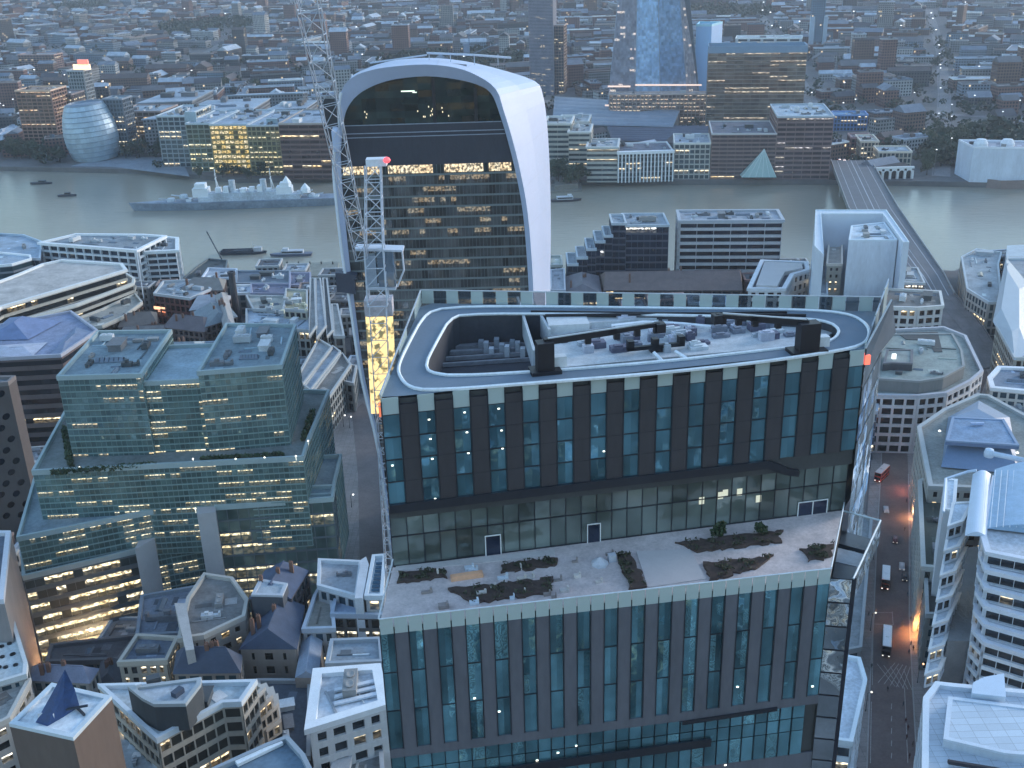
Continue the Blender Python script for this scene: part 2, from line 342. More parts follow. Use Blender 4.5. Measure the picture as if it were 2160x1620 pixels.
# river outline on the ground plane (north bank then south bank)
NB = [(-900, 640), (-420, 768), (-300, 722), (-235, 645), (-200, 655), (-110, 655), (0, 640), (230, 632), (262, 622), (300, 660), (700, 700), (2500, 800)]
SB = [(2500, 940), (900, 880), (395, 835), (330, 850), (235, 868), (100, 884), (-30, 905), (-120, 925), (-230, 935), (-330, 985), (-450, 1012), (-700, 1075), (-2600, 1500)]
gm = wall((.13, .13, .135), .9, .35, .02)
m = MB()
m.face([(-6000, -1500, 0), (6000, -1500, 0), (6000, 500, 0), (-6000, 500, 0)])
def zone(pts, lo, z=0):
    for a, b in zip(pts, pts[1:]): m.face(ccwz([(a[0], a[1], z), (b[0], b[1], z), (b[0], lo, z), (a[0], lo, z)]))
def ccwz(q): return q if area(q) > 0 else q[::-1]
NBX = [(-6000, 560)]+NB+[(6000, 900)]; SBX = sorted(SB); SBX = [(-6000, 1700)]+SBX+[(6000, 1040)]
zone(NBX, 500); zone(SBX, 1800)
m.face([(-6000, 1800, 0), (6000, 1800, 0), (6000, 12000, 0), (-6000, 12000, 0)])
for pts, s in ((NBX, 1), (SBX, -1)):
    for a, b in zip(pts, pts[1:]):
        m.face([(a[0], a[1], -5), (b[0], b[1], -5), (b[0], b[1], 0), (a[0], a[1], 0)][::-s or 1])
tag(m.build('ground', gm), None, None, kind='structure')
wm_, t_, p_ = nt("river_water"); p_.inputs['Base Color'].default_value = (.16, .165, .12, 1); p_.inputs['Roughness'].default_value = .2; p_.inputs['IOR'].default_value = 1.33
p_.inputs['Specular IOR Level'].default_value = .6
n1 = N(t_, "ShaderNodeTexNoise"); n1.inputs['Scale'].default_value = .35; n1.inputs['Detail'].default_value = 5
tc_ = N(t_, "ShaderNodeTexCoord"); mp_ = N(t_, "ShaderNodeMapping"); mp_.inputs['Scale'].default_value = (.35, 1, 1); t_.links.new(tc_.outputs['Object'], mp_.inputs[0]); t_.links.new(mp_.outputs[0], n1.inputs[0])
bp = N(t_, "ShaderNodeBump"); bp.inputs['Strength'].default_value = .6; bp.inputs['Distance'].default_value = .5; t_.links.new(n1.outputs[0], bp.inputs['Height']); t_.links.new(bp.outputs[0], p_.inputs['Normal'])
n2 = N(t_, "ShaderNodeTexNoise"); n2.inputs['Scale'].default_value = .012; t_.links.new(tc_.outputs['Object'], n2.inputs[0])
t_.links.new(mixc(t_, n2.outputs[0], (.27, .25, .2), (.34, .32, .265)), p_.inputs['Base Color'])
m = MB(); m.face([(-6000, 450, -4), (6000, 450, -4), (6000, 1900, -4), (-6000, 1900, -4)])
tag(m.build('river_water', wm_), None, None, kind='structure')
asph = wall((.15, .116, .11), .85, .35, .15); pave = wall((.3, .27, .26), .85, .25, .3, panel=3); pave2 = wall((.27, .25, .24), .85, .3, .2, panel=2)
road1 = [(1868, 1700), (1978, 1700), (1965, 1500), (1950, 1300), (1945, 1130), (1936, 1000), (1932, 905), (2010, 880), (2085, 830), (2100, 790), (2120, 760), (2060, 690), (2000, 590), (1975, 560), (1935, 560), (1955, 610), (2000, 690), (2050, 770), (2062, 800), (2030, 840), (1940, 872), (1850, 880), (1842, 930), (1835, 1000), (1826, 1130), (1815, 1300), (1805, 1500), (1800, 1700)]
strip('pavement', road1, .10, pave)
strip('road', [(1828, 1700), (1938, 1700), (1925, 1450), (1918, 1300), (1918, 1130), (1916, 1000), (1912, 915), (1990, 880), (2070, 830), (2085, 790), (2050, 715), (1990, 610), (1965, 565), (1945, 568), (1965, 620), (2010, 700), (2055, 780), (2050, 800), (2015, 840), (1930, 878), (1862, 890), (1858, 1000), (1850, 1130), (1843, 1300), (1835, 1450)], .15, asph)
strip('pavement', [(700, 1250), (850, 1250), (850, 830), (770, 830), (700, 835), (690, 900), (700, 1000), (716, 1100)], .10, pave2)
strip('road', [(760, 1250), (820, 1250), (812, 1000), (800, 880), (765, 850), (742, 870), (755, 1000)], .15, wall((.17, .145, .14), .85, .3, .15))
# painted markings
mk = wall((.36, .35, .34), .7, .6, 1.5)
def marks(name, segs, w=.09, z=.17):
    m = MB()
    for (a, b) in segs:
        A = G(*a, z); B = G(*b, z); d = (B-A).normalized()*w; n = Vector((-d.y, d.x, 0)); m.face([A-n, B-n, B+n, A+n])
    o = m.build(name, mk); o['kind'] = 'structure'
segs = []
for k in range(5):
    y = 1600-k*26; x = 1880-(1600-y)*.0; segs.append(((x, y), (x+1, y-12)))
segs += [((1846, 1292), (1882, 1292)), ((1842, 1316), (1884, 1318)), ((1842, 1316), (1840, 1445)), ((1882, 1290), (1884, 1318)), ((1846, 1290), (1842, 1316))]
for k in range(5): segs += [((1850+k*14, 1400+k*3), (1888+k*9, 1448+k*2)), ((1888+k*8, 1398+k*2), (1852+k*13, 1440+k*3))]
segs += [((1838, 1480), (1836, 1610)), ((1908, 1450), (1915, 1610))]
marks('lane_marking', segs)
# low kerbs
m = MB()
for line in ([(1850, 1130), (1843, 1300), (1835, 1450), (1828, 1640)], [(1916, 1000), (1918, 1130), (1918, 1300), (1925, 1450), (1936, 1640)], [(1862, 890), (1858, 1000), (1850, 1130)]):
    for a, b in zip(line, line[1:]):
        A, B = G(*a, .1), G(*b, .1); d = (B-A).normalized(); n = Vector((-d.y, d.x, 0))*.18; m.box(A-n, (B-A), n*2, Vector((0, 0, .14)))
tag(m.build('kerb', wall((.34, .33, .32), .8)), None, None, kind='structure')

# ================================================================== foreground glass tower
ZT = 150.0
A = G(803, 842, ZT); Bq = G(1825, 738, ZT); C = G(1868, 658, ZT); D = G(890, 640, ZT)
ex = (Bq-A).normalized(); ny = Vector((ex.y, -ex.x, 0))   # ny: outwards to the camera
if ny.y > 0: ny = -ny
Lw = (Bq-A).length
def onfront(x, y, off=0):   # photo pixel -> point on the front plane, `off` metres proud of it
    d = ray(x, y); o = A+ny*off; t = (o-Vector((0, 0, H))).dot(ny)/d.dot(ny); return Vector((0, 0, H))+d*t
z_led = onfront(820, 1064).z; REC = 1.2
z_ter = onfront(828, 1196, -REC).z
TF1 = G(800, 1322, z_ter); TF2 = G(1752, 1214, z_ter)
tw = thing('glass_tower', 'nearest tower, dark panels and teal glass, planted terrace and running track shaped roof', 'skyscraper', A)
tw.location = (0, 0, 0)
core = wall((.05, .055, .06), .6, .2); darkp = wall((.045, .043, .05), .45, .25, .2, 1); ledm = wall((.018, .021, .03), .35)
tg = glass((.13, .29, .36), 0, metal=.7, tilt=.2, vert=.75, rough=.05); tg2 = glass((.17, .21, .2), 0, metal=.5, tilt=.16, vert=1.2, rough=.07)
tg3 = glass((.17, .38, .46), 0, metal=.75, tilt=.2, vert=1.0, rough=.05); pal, t_, p_ = nt("parapet_glass")
p_.inputs['Base Color'].default_value = (.5, .6, .6, 1); p_.inputs['Roughness'].default_value = .2; p_.inputs['Alpha'].default_value = .8
FOOT.append([(p.x, p.y) for p in (A+ny*24, Bq+ny*24, C, D)])
# upper body
bk = A-ny*0.4; m = MB()
P0 = [A-ny*.35, Bq-ny*.35, C, D]; m.prism([(p.x, p.y) for p in P0], z_led-2.2, ZT-5); m.rim([(p.x, p.y) for p in P0], .5, ZT-5, ZT-.3)
P1 = [A-ny*(REC+.3)+ex*.2, Bq-ny*(REC+.3), C, D]; m.prism([(p.x, p.y) for p in P1], z_ter-.5, z_led-2.2)
m.build('wall', core, tw)
# front: alternating panel / glass, floor by floor
NP = 29; pw = Lw/NP; zs_n = 4; fh = (ZT-2.0-z_led)/zs_n
pan = MB(); lin = MB()
for k in range(NP):
    x0 = A+ex*(k*pw); up = Vector((0, 0, 1))
    if k % 2 == 1:
        pan.box(Vector((x0.x, x0.y, z_led))-ny*.35, ex*pw, ny*.42, up*(ZT-.9-z_led if k % 4 else ZT-.9-z_led))
        for j in range(1, zs_n+1): lin.box(Vector((x0.x, x0.y, z_led+j*fh-.05))+ny*.07, ex*pw, ny*.012, up*.06)
    else:
        q = MB(); a = Vector((x0.x, x0.y, z_led))-ny*.12; b = a+ex*pw; h = ZT-2.0-z_led
        q.face([a, b, b+up*h, a+up*h], [(k*2+.02, 10), (k*2+1.98, 10), (k*2+1.98, 14), (k*2+.02, 14)]); q.build('window_strip', tg, tw)
        for j in range(0, zs_n): lin.box(Vector((x0.x, x0.y, z_led+(j+1)*fh-.14))-ny*.12, ex*pw, ny*.07, up*.16)
        q = MB(); q.box(Vector((x0.x, x0.y, ZT-2.0))-ny*.1+ex*.06, ex*(pw-.12), ny*.12, up*2.05); q.build('parapet_panel', pal, tw)
    lin.box(Vector((x0.x, x0.y, z_led))-ny*.12-ex*.07, ex*.14, ny*.24, up*(ZT-.4-z_led))
pan.build('solid_panel', darkp, tw); lin.build('mullion', ledm, tw)
# ledge under the upper block and its slanted end
m = MB(); up = Vector((0, 0, 1)); a = Vector((A.x, A.y, z_led-1.1)); m.box(a-ny*(REC), ex*(Lw*.8), ny*(REC+.35), up*1.1)
p1 = a+ex*(Lw*.8); m.box(p1-ny*REC, ex*Lw*.045-up*1.3, ny*(REC+.3), up*1.1); m.box(p1+ex*Lw*.045-up*1.3-ny*REC, ex*Lw*.03-up*.5, ny*(REC+.2), up*.9)
m.build('ledge', ledm, tw)
# double-height glass wall behind the terrace
nb = 30; lo = Vector((A.x, A.y, z_ter))-ny*REC; h = z_led-1.1-z_ter; fr = MB()
for j, (f0, f1) in enumerate(((0, .5), (.5, 1))):
    for i in range(0, nb, 3):
        q = MB(); a = lo+ex*(i*Lw/nb)+up*h*f0; b = a+ex*(3*Lw/nb); q.face([a, b, b+up*h*.5, a+up*h*.5], [(i+.01, j+.02+(20 if i > 17 else 0)), (i+2.99, j+.02+(20 if i > 17 else 0)), (i+2.99, j+.98+(20 if i > 17 else 0)), (i+.01, j+.98+(20 if i > 17 else 0))]); q.build('terrace_window', tg2, tw)
    fr.box(lo+up*(h*f0), ex*Lw, ny*.12, up*.14)
for i in range(nb+1): fr.box(lo+ex*(i*Lw/nb-.05), ex*.1, ny*.1, up*h)
fr.build('window_frame', ledm, tw)
wf = wall((.75, .78, .8), .5)
for x0, x1, y0, y1, two in ((1024, 1058, 1128, 1172, 0), (1238, 1267, 1104, 1151, 0), (1680, 1742, 1056, 1101, 1)):
    a = onfront(x0, y1, -REC+.15); b = onfront(x1, y1, -REC+.15); c = onfront((x0+x1)/2, y0, -REC+.15); a.z = b.z = z_ter; hh = c.z-z_ter; q = MB(); wd = (b-a).length
    for s in ([0, wd-.12] if not two else [0, wd/2-.06, wd-.12]): q.box(a+ex*s, ex*.12, ny*.1, up*hh)
    q.box(a+up*(hh-.12), ex*wd, ny*.11, up*.12); fo = q.build('door_frame', wf, tw)
    q = MB(); q.box(a+ex*.12, ex*(wd-.24), ny*.04, up*(hh-.12)); q.build('door', glass((.02, .03, .06), 0, metal=.3), fo)
# side faces of the tower
for p0_, p1_, z0_, z1_, n_ in ((Bq, C, z_ter-40, ZT-.6, 9),):
    dd = (Vector((p1_.x, p1_.y, 0))-Vector((p0_.x, p0_.y, 0))); no_ = Vector((dd.y, -dd.x, 0)).normalized(); z_ = z0_; k = 0
    while z_ < z1_-2:
        q = MB(); s_ = Vector((p0_.x, p0_.y, z_))+no_*.12; h_ = min(3.6, z1_-z_); q.face([s_, s_+dd, s_+dd+Vector((0, 0, h_-.2)), s_+Vector((0, 0, h_-.2))], [(0, 300+k), (n_, 300+k), (n_, 300.98+k), (0, 300.98+k)]); q.build('side_glazing', glass((.4, .52, .6), 0, metal=.85, tilt=.25, vert=.9, rough=.06), tw); z_ += 3.6; k += 1
sg = glass((.1, .13, .15), .02, metal=.5)
# roof deck, running-track ring, sunken wells
OUT = [(845, 800), (838, 778), (858, 735), (893, 668), (930, 650), (1100, 648), (1400, 652), (1700, 655), (1790, 663), (1825, 682), (1836, 705), (1825, 726), (1790, 739), (1640, 762), (1400, 789), (1160, 808), (900, 828), (862, 818)]
INN = [(905, 788), (898, 770), (915, 735), (950, 672), (985, 664), (1200, 664), (1500, 668), (1700, 674), (1750, 681), (1772, 698), (1762, 716), (1730, 728), (1600, 742), (1400, 765), (1150, 785), (960, 796)]
def sm(pix, z, it=2):
    p = [G(x, y, z) for x, y in pix]
    for _ in range(it):
        o = []
        for i in range(len(p)): a, b = p[i], p[(i+1) % len(p)]; o += [a*.75+b*.25, a*.25+b*.75]
        p = o
    return p
cen = (A+Bq+C+D)/4; cen.z = ZT
def star(p, n=120):
    out = []
    for k in range(n):
        th = 2*math.pi*k/n; d = ex*math.cos(th)*2.6+(-ny)*math.sin(th); best = None
        for i in range(len(p)):
            a, b = p[i], p[(i+1) % len(p)]; e = b-a; den = d.x*e.y-d.y*e.x
            if abs(den) < 1e-9: continue
            w = a-cen; t = (w.x*e.y-w.y*e.x)/den; s = (w.x*d.y-w.y*d.x)/den
            if t > 0 and -1e-6 <= s <= 1+1e-6 and (best is None or t > best): best = t
        q = cen+d*(best or 1); out.append(Vector((q.x, q.y, p[0].z)))
    return out
zr = ZT+.05; so = star(sm(OUT, zr)); si = star(sm(INN, zr, 1)); sr = star([Vector((p.x, p.y, zr)) for p in (A-ny*.2, Bq-ny*.2, C, D)])
def ring(a, b, name, mat):
    m = MB()
    for k in range(len(a)): j = (k+1) % len(a); m.face([a[k], a[j], b[j], b[k]])
    return m.build(name, mat, tw)
ring(sr, so, 'roof_deck', wall((.17, .22, .27), .8, .15)); ring(so, si, 'track', wall((.15, .2, .26), .75, .12, .2))
for lst, r in ((so, .22), (si, .2)):
    m = MB(); m.tube([p+up*.15 for p in lst+lst[:1]], r); m.build('kerb_rail', wall((.8, .85, .9), .5), tw)
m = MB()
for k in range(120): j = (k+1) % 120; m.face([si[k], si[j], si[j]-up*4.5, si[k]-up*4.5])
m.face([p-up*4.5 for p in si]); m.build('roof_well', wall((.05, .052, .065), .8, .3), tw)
def rb(name, mat, x0, y0, x1, y1, zb, hh, wid=1.2, parent=None, end=None):   # a beam lying along two roof pixels
    a = G(x0, y0, zb); b = G(x1, y1, zb if end is None else end); d = (b-a); n = Vector((-d.y, d.x, 0)).normalized()*wid; m = MB(); m.box(a-n/2, d, n, up*hh); return m.build(name, mat, parent or tw)
lm = wall((.45, .5, .55), .6); dkm = wall((.01, .01, .016), .5); pl = wall((.5, .53, .56), .7, .35, .5)
# left well: pipe runs and a cross wall
for x0, y0, x1, y1, w_ in ((940, 700, 1120, 698, .5), (925, 735, 1120, 728, 1.4), (920, 762, 1130, 748, .5), (915, 775, 1140, 760, .4), (930, 715, 1125, 712, .3), (935, 748, 1130, 738, .7)): rb('pipe_run', wall((.24, .25, .28), .6, .4, 1), x0, y0, x1, y1, ZT-4.4, .5, w_)
for x0, y0, x1, y1 in ((1093, 668, 1128, 786), (1120, 668, 1160, 740)): rb('cross_wall', lm, x0, y0, x1, y1, ZT-3, 3, .35)
for k in range(9): rb('air_handler', wall((.3+.1*(k % 3), .33+.1*(k % 3), .38+.1*(k % 3)), .6, .3, 1), 1010+k*11, 735+(k % 3)*8, 1020+k*11, 735+(k % 3)*8, ZT-4.4, 1.2+.3*(k % 2), 1)
# the raised plant deck on the right two thirds
pd = [(1150, 672), (1500, 674), (1735, 684), (1760, 700), (1720, 724), (1560, 740), (1380, 756), (1175, 776)]
m = MB(); m.prism([tuple(G(x, y, ZT-1))[:2] for x, y in pd], ZT-4, ZT-1); m.build('plant_deck', pl, tw)
rr = random.Random(3)
for k in range(60):
    x = rr.uniform(1180, 1690); y = rr.uniform(684, 748)
    if y > 776-(x-1175)*.09-8: continue
    c = rr.choice(((.62, .66, .7), (.4, .44, .5), (.2, .22, .28), (.12, .12, .18), (.5, .52, .62)))
    q = G(x, y, ZT-1); m = MB(); w_, d_, h_ = rr.uniform(.8, 2.6), rr.uniform(.5, 1.4), rr.uniform(.3, 1.2)
    m.box(q, ex*w_, -ny*d_, up*h_); m.box(q+ex*w_*.2-ny*d_*.2+up*h_, ex*w_*.5, -ny*d_*.5, up*.2)
    for j in range(3): m.box(q+ex*(w_*(.1+.3*j))+ny*.04, ex*w_*.2, -ny*.03, up*h_*.7)
    m.build('plant_unit', wall(c, .6, .3, .8), tw)
rb('roof_screen', pl, 1180, 690, 1380, 676, ZT-1, .8, 2.6); rb('roof_screen', wall((.6, .63, .66), .6), 1155, 694, 1240, 690, ZT-1, 1.1, 3.4)
for x0, y0, x1, y1 in ((1120, 660, 1700, 668), (1150, 668, 1660, 662)): rb('guard_rail', dkm, x0, y0, x1, y1, ZT+.1, .35, .25)
# two building-maintenance cradles: column, slanting telescopic arm, head
def cradle(cx, cy, ax, ay, base_w, hcol):
    b = thing('maintenance_crane', '', 'roof crane'); c = G(cx, cy, ZT); c0 = Vector((c.x, c.y, ZT))
    m = MB(); m.box(c0-ex*base_w/2+ny*.7, ex*base_w, -ny*1.6, up*hcol); m.box(c0-ex*base_w*.9+ny*1.1, ex*base_w*1.8, -ny*2.4, up*.5); m.build('column', dkm, b)
    t = G(ax, ay, ZT+hcol); s = c0+up*(hcol-.4)
    m = MB(); d = t-s; m.box(s-up*.1, d*.62, -ny*.8, up*.75); m.box(s+d*.55+up*.05, d*.45, -ny*.5, up*.5); m.build('arm', dkm, b)
    m = MB(); m.box(s+d*.03+up*.66, d*.9, -ny*.3, up*.12); m.build('arm_rail', lm, b)
    for f in (.35, .6, .78, .95): q = s+d*f; m = MB(); m.box(q-up*.75, ex*.7, -ny*.6, up*.75); m.build('winch', dkm, b)
    m = MB(); m.box(t-ex*.5+ny*.5-up*.6, ex*1.1, -ny*1.2, up*1.1); m.build('head', dkm, b)
    m = MB(); m.box(c0+ex*(base_w*.6)-ny*.2+up*.4, ex*1.5, -ny*1.1, up*1.3); m.build('cab', wall((.6, .65, .7), .5), b); return b
c1 = cradle(1150, 786, 1392, 690, 2.0, 3.9); c1['label'] = 'dark roof crane with a long slanting arm, on the near rim of the tower roof'
c2 = cradle(1702, 744, 1512, 672, 2.5, 3.9); c2['label'] = 'black roof crane with a thick arm reaching left, near the rounded end of the track'
m = MB(); q = G(1325, 742, ZT-.5)
m.box(q, ex*7.2, -ny*.5, up*.5)
for s in (0, 3.2, 6.6): m.box(q+ex*s, ex*.8, -ny*.9, up*1.3)
m.box(q+ex*3-up*1, ex*1.5, -ny*1.2, up*1.2); bb = m.build('lifting_beam', dkm)
for pts in (((1380, 745), (1400, 765), (1440, 778), (1500, 772)), ((1425, 742), (1450, 758), (1500, 760), (1560, 748)), ((1290, 688), (1360, 680), (1440, 684), (1500, 690))):
    q = MB(); q.tube([G(x, y, ZT-.3) for x, y in pts], .28); q.build('white_duct', wall((.78, .82, .88), .5), tw); tag(bb, 'short black lifting beam on three stubby posts amid the plant on the tower roof', 'roof equipment')
# back and side screens that stand above the deck
zb = ZT+2.6
see, t_, p_ = nt('clear_glass'); p_.inputs['Base Color'].default_value = (.04, .06, .08, 1); p_.inputs['Roughness'].default_value = .1; p_.inputs['Alpha'].default_value = .45
def glasswall(a, b, h0, h1, n, name='screen_panel'):
    a = Vector((a.x, a.y, ZT)); b = Vector((b.x, b.y, ZT)); d = (b-a)/n; nn = Vector((-d.y, d.x, 0)).normalized()*.12
    pm = wall((.33, .42, .44), .4, .15); dm = see
    for k in range(n):
        hh = h0+(h1-h0)*(k+.5)/n; q = MB(); q.box(a+d*k+d*.03, d*.94, nn, up*hh); q.build(name, pal if k % 2 == 0 else dm, tw)
    q = MB(); q.box(a+up*h0-nn*.2, (b-a)+up*(h1-h0), nn*1.5, up*.12); q.build('top_rail', lm, tw)
glasswall(D, C, 1.9, 2.0, 36); glasswall(A+ny*.05, D, .5, 1.9, 5, 'side_screen'); glasswall(Bq+ny*.05, C, .6, 4.5, 5, 'side_screen')
fn = G(1880, 633, ZT+5.2); q = MB(); p0 = Vector((Bq.x, Bq.y, ZT-3)); p2 = Vector((C.x+1.5, C.y, ZT-3))
q.face([p0, p2+ex*.0, fn, p0+up*3.2]); q.face([p0+ex*.2, p0+up*3.2+ex*.2, fn+ex*.2, p2+ex*.2]); q.face([p0+up*3.2, fn, fn+ex*.2, p0+up*3.2+ex*.2]); q.build('glass_fin', glass((.3, .36, .42), 0, metal=.7, tilt=.1), tw)
m = MB(); m.tube([p0+up*3.2, fn], .12); m.tube([fn, p2], .12); m.build('fin_edge', lm, tw)
q = MB(); q.box(p0+ex*.15+up*1, ex*.7, -ny*1, up*1.2); q.build('warning_light', lamp_mat((1, .16, .1), .9), tw)
# terrace and lower block
TB1 = lo.copy(); TB2 = lo+ex*Lw
tp = [TF1, TF2, TB2, TB1]
wx = G(1800, 1222, z_ter-.3); wy = G(1858, 1092, z_ter+.2)
m = MB(); m.prism([(p.x, p.y) for p in (TF1-ny*.4, TF2-ny*.4, TB2, TB1)], 0, z_ter-.25); m.build('lower_wall', core, tw)
m = MB(); m.prism([(p.x, p.y) for p in (TF1, TF2, TB2-ny*.3, TB1-ny*.3)], z_ter-.25, z_ter); m.build('terrace_deck', wall((.6, .52, .51), .8, .35, .35), tw)
ey = (TF2-TF1); Lf = Vector((ey.x, ey.y, 0)).length; fx = Vector((ey.x, ey.y, 0))/Lf; fnn = Vector((fx.y, -fx.x, 0)); fnn = fnn if fnn.y < 0 else -fnn
def onlow(x, y, off=0):
    d = ray(x, y); o = TF1+fnn*off; t = (o-Vector((0, 0, H))).dot(fnn)/d.dot(fnn); return Vector((0, 0, H))+d*t
z_sp = onlow(835, 1580).z; z_bt = 60
pan = MB(); lin = MB(); n2_ = 33; p2w = Lf/n2_; hh = z_ter-1.1-z_sp
for k in range(n2_):
    x0 = Vector((TF1.x, TF1.y, 0))+fx*(k*p2w)
    if k % 2 == 1 and k < 32:
        pan.box(x0+up*z_sp-fnn*.3, fx*p2w, fnn*.36, up*hh)
    else:
        q = MB(); a = x0+up*z_sp-fnn*.1; b = a+fx*p2w; q.face([a, b, b+up*hh, a+up*hh], [(k*2+.02, 40), (k*2+1.98, 40), (k*2+1.98, 43), (k*2+.02, 43)]); q.build('window_strip', tg3, tw)
        for j in (1, 2): lin.box(x0+up*(z_sp+j*hh/3)-fnn*.1, fx*p2w, fnn*.06, up*.14)
    lin.box(x0+up*z_sp-fnn*.1-fx*.06, fx*.12, fnn*.22, up*hh)
    q = MB(); q.box(x0+up*(z_ter-1.05)+fx*.07, fx*(p2w-.14), fnn*.1, up*(2.15)); q.build('balustrade_panel', pal, tw)
    if k < 32:
        for j, (za, zb2) in enumerate(((z_sp-3.2, z_sp-1.2), (z_sp-5.2, z_sp-3.2), (z_sp-9, z_sp-5.2))):
            if k % 2 == 0:
                q = MB(); a = x0+up*za-fnn*.1; b = a+fx*p2w*2*(1 if k < 31 else .5); q.face([a, b, b+up*(zb2-za-.12), a+up*(zb2-za-.12)], [(k+.01, 60+j+.02), (k+1.99, 60+j+.02), (k+1.99, 60+j+.98), (k+.01, 60+j+.98)]); q.build('lower_window', tg3, tw)
        for j in range(3): lin.box(x0+up*(z_sp-9)-fnn*.1-fx*.04, fx*.08, fnn*.16, up*7.8)
pan.box(Vector((TF1.x, TF1.y, z_sp-1.3))-fnn*.3, fx*Lf, fnn*.33, up*1.3)
pan.box(Vector((TF1.x, TF1.y, z_bt))-fnn*.3, fx*Lf, fnn*.2, up*(z_sp-9-z_bt))
pan.build('solid_panel', wall((.115, .12, .145), .45, .25, .2, 1), tw)
m = MB(); a = onlow(1000, 1645, .3); b = onlow(1500, 1575, .3); m.box(a, b-a, fnn*-.2, up*1.2); a = onlow(1440, 1530, .3); b = onlow(1640, 1500, .3); m.box(a, b-a, fnn*-.2, up*.5); m.build('slanted_beam', ledm, tw)
lin.build('mullion', ledm, tw)
# small ceiling lights seen inside
lt = lamp_mat((1, .95, .8), 2.6)
def spot(x, y, f, off, r=.12):
    p = f(x, y, off); m = MB(); m.box(p-up*r*.5-ex*r, ex*r*2, ny*.03, up*r); return m.build('ceiling_light', lt, tw)
for x, y in ((980, 870), (1005, 866), (985, 912), (1008, 905), (988, 956), (1012, 950), (905, 885), (908, 926), (912, 968), (938, 962), (856, 890), (828, 982), (862, 978), (1052, 862), (1058, 908), (1060, 946), (918, 1052), (942, 1048), (1274, 952), (1434, 958)): spot(x, y, onfront, -.07)
for x, y in ((1210, 1402), (1001, 1473), (1053, 1501), (922, 1547), (967, 1572), (1008, 1560), (1133, 1604), (1177, 1588), (1216, 1573), (1556, 1449), (1575, 1449), (1628, 1449), (1646, 1449), (1714, 1448), (1530, 1614)): spot(x, y, onlow, -.05, .14)
for x, y in ((1520, 1045), (1530, 1040), (1560, 1038), (1600, 1052), (1480, 1056)):
    p = onfront(x, y, -REC+.05); m = MB(); m.box(p-ex*.35-up*.5, ex*.7, ny*.02, up*1); m.build('lit_pane', lamp_mat((.85, .8, .6), .28), tw)
leaf = wall((.045, .075, .035), .8, .6, .6)
# terrace furniture: soil beds, paving pads, shrubs, seats
def tpoly(name, pix, z0, h_, mat, rag=0, parent=None):
    parent = parent or tw
    P = [G(x, y, z_ter) for x, y in pix]; r_ = random.Random(int(pix[0][0])); Q = []
    if rag:
        for i, p in enumerate(P):
            q = P[(i+1) % len(P)]; nseg = max(2, int((q-p).length/.55))
            for s in range(nseg): v = p.lerp(q, s/nseg); Q.append(v+Vector((r_.uniform(-rag, rag), r_.uniform(-rag, rag), 0)))
    else: Q = P
    m = MB(); Q = ccw([(p.x, p.y) for p in Q]); m.prism(Q, z_ter+z0, z_ter+z0+h_); return m.build(name, mat, parent)
soil = wall((.075, .052, .045), .95, .6, 2.5)
for pix in ([(845, 1208), (940, 1203), (940, 1220), (842, 1232)], [(1060, 1192), (1175, 1178), (1172, 1196), (1060, 1210)], [(945, 1245), (1165, 1222), (1165, 1250), (1000, 1275)], [(1298, 1172), (1332, 1170), (1364, 1240), (1330, 1245)], [(1425, 1146), (1650, 1122), (1645, 1146), (1470, 1166)], [(1485, 1190), (1635, 1175), (1600, 1198), (1500, 1226)], [(1690, 1160), (1760, 1147), (1752, 1178), (1705, 1186)]):
    o = tpoly('planter', pix, .002, .28, soil, .3); P_ = [tuple(G(x, y, z_ter))[:2] for x, y in pix]; m = MB(); n_ = 0
    for _ in range(4000):
        if n_ > 260: break
        x, y = rr.uniform(min(p[0] for p in P_), max(p[0] for p in P_)), rr.uniform(min(p[1] for p in P_), max(p[1] for p in P_))
        if not inpoly(x, y, P_) or math.sin(x*2.1)+math.sin(y*3.3+x) < .2: continue
        n_ += 1; p = Vector((x, y, z_ter+.3+rr.uniform(0, .35))); u_ = Vector((rr.gauss(0, .1), rr.gauss(0, .1), rr.gauss(0, .1))); v_ = Vector((rr.gauss(0, .1), rr.gauss(0, .1), rr.gauss(0, .1))); m.face([p-u_, p+v_, p+u_, p-v_])
    m.build('bedding_plants', wall((.06, .065, .04), .9, .6, 2), o, kind='stuff')
tpoly('paving_pad', [(1342, 1164), (1455, 1160), (1490, 1222), (1366, 1240)], .003, .12, wall((.56, .52, .52), .7, .1))
tpoly('paving_pad', [(835, 1196), (1170, 1160), (1172, 1172), (835, 1206)], .004, .1, wall((.6, .56, .55), .7, .2))
plt = wall((.6, .56, .54), .7, .35, 2)
for k in range(22):
    x = rr.uniform(835, 1290); y = 1322-(x-800)*.11-rr.uniform(10, 100)
    q = G(x, y, z_ter+.01); m = MB(); w_, d_ = rr.uniform(.4, 1.3), rr.uniform(.3, .8); m.box(q, ex*w_, -ny*d_, up*rr.uniform(.15, .5)); m.box(q+ex*w_*.8-ny*d_*.1, ex*w_*.2, -ny*d_*.8, up*.7)
    o = m.build('box_seat', rr.choice((plt, wall((.62, .68, .75), .6), wall((.3, .26, .25), .7), wall((.66, .6, .56), .7)))); tag(o, 'low pale box seat among the soil beds on the left half of the tower terrace', 'seat', 'pale box seats on the left half of the terrace')  # low terrace seats, each a box with a raised back
q = G(952, 1228, z_ter+.01); q2 = G(1020, 1218, z_ter+.01); m = MB(); m.box(q, q2-q, -ny*.9, up*.5); m.box(q+(q2-q)*.05-ny*.1+up*.5, (q2-q)*.9, -ny*.7, up*.08); tag(m.build('bench', wall((.75, .42, .26), .7, .2)), 'orange wooden bench between two soil beds on the tower terrace', 'bench')
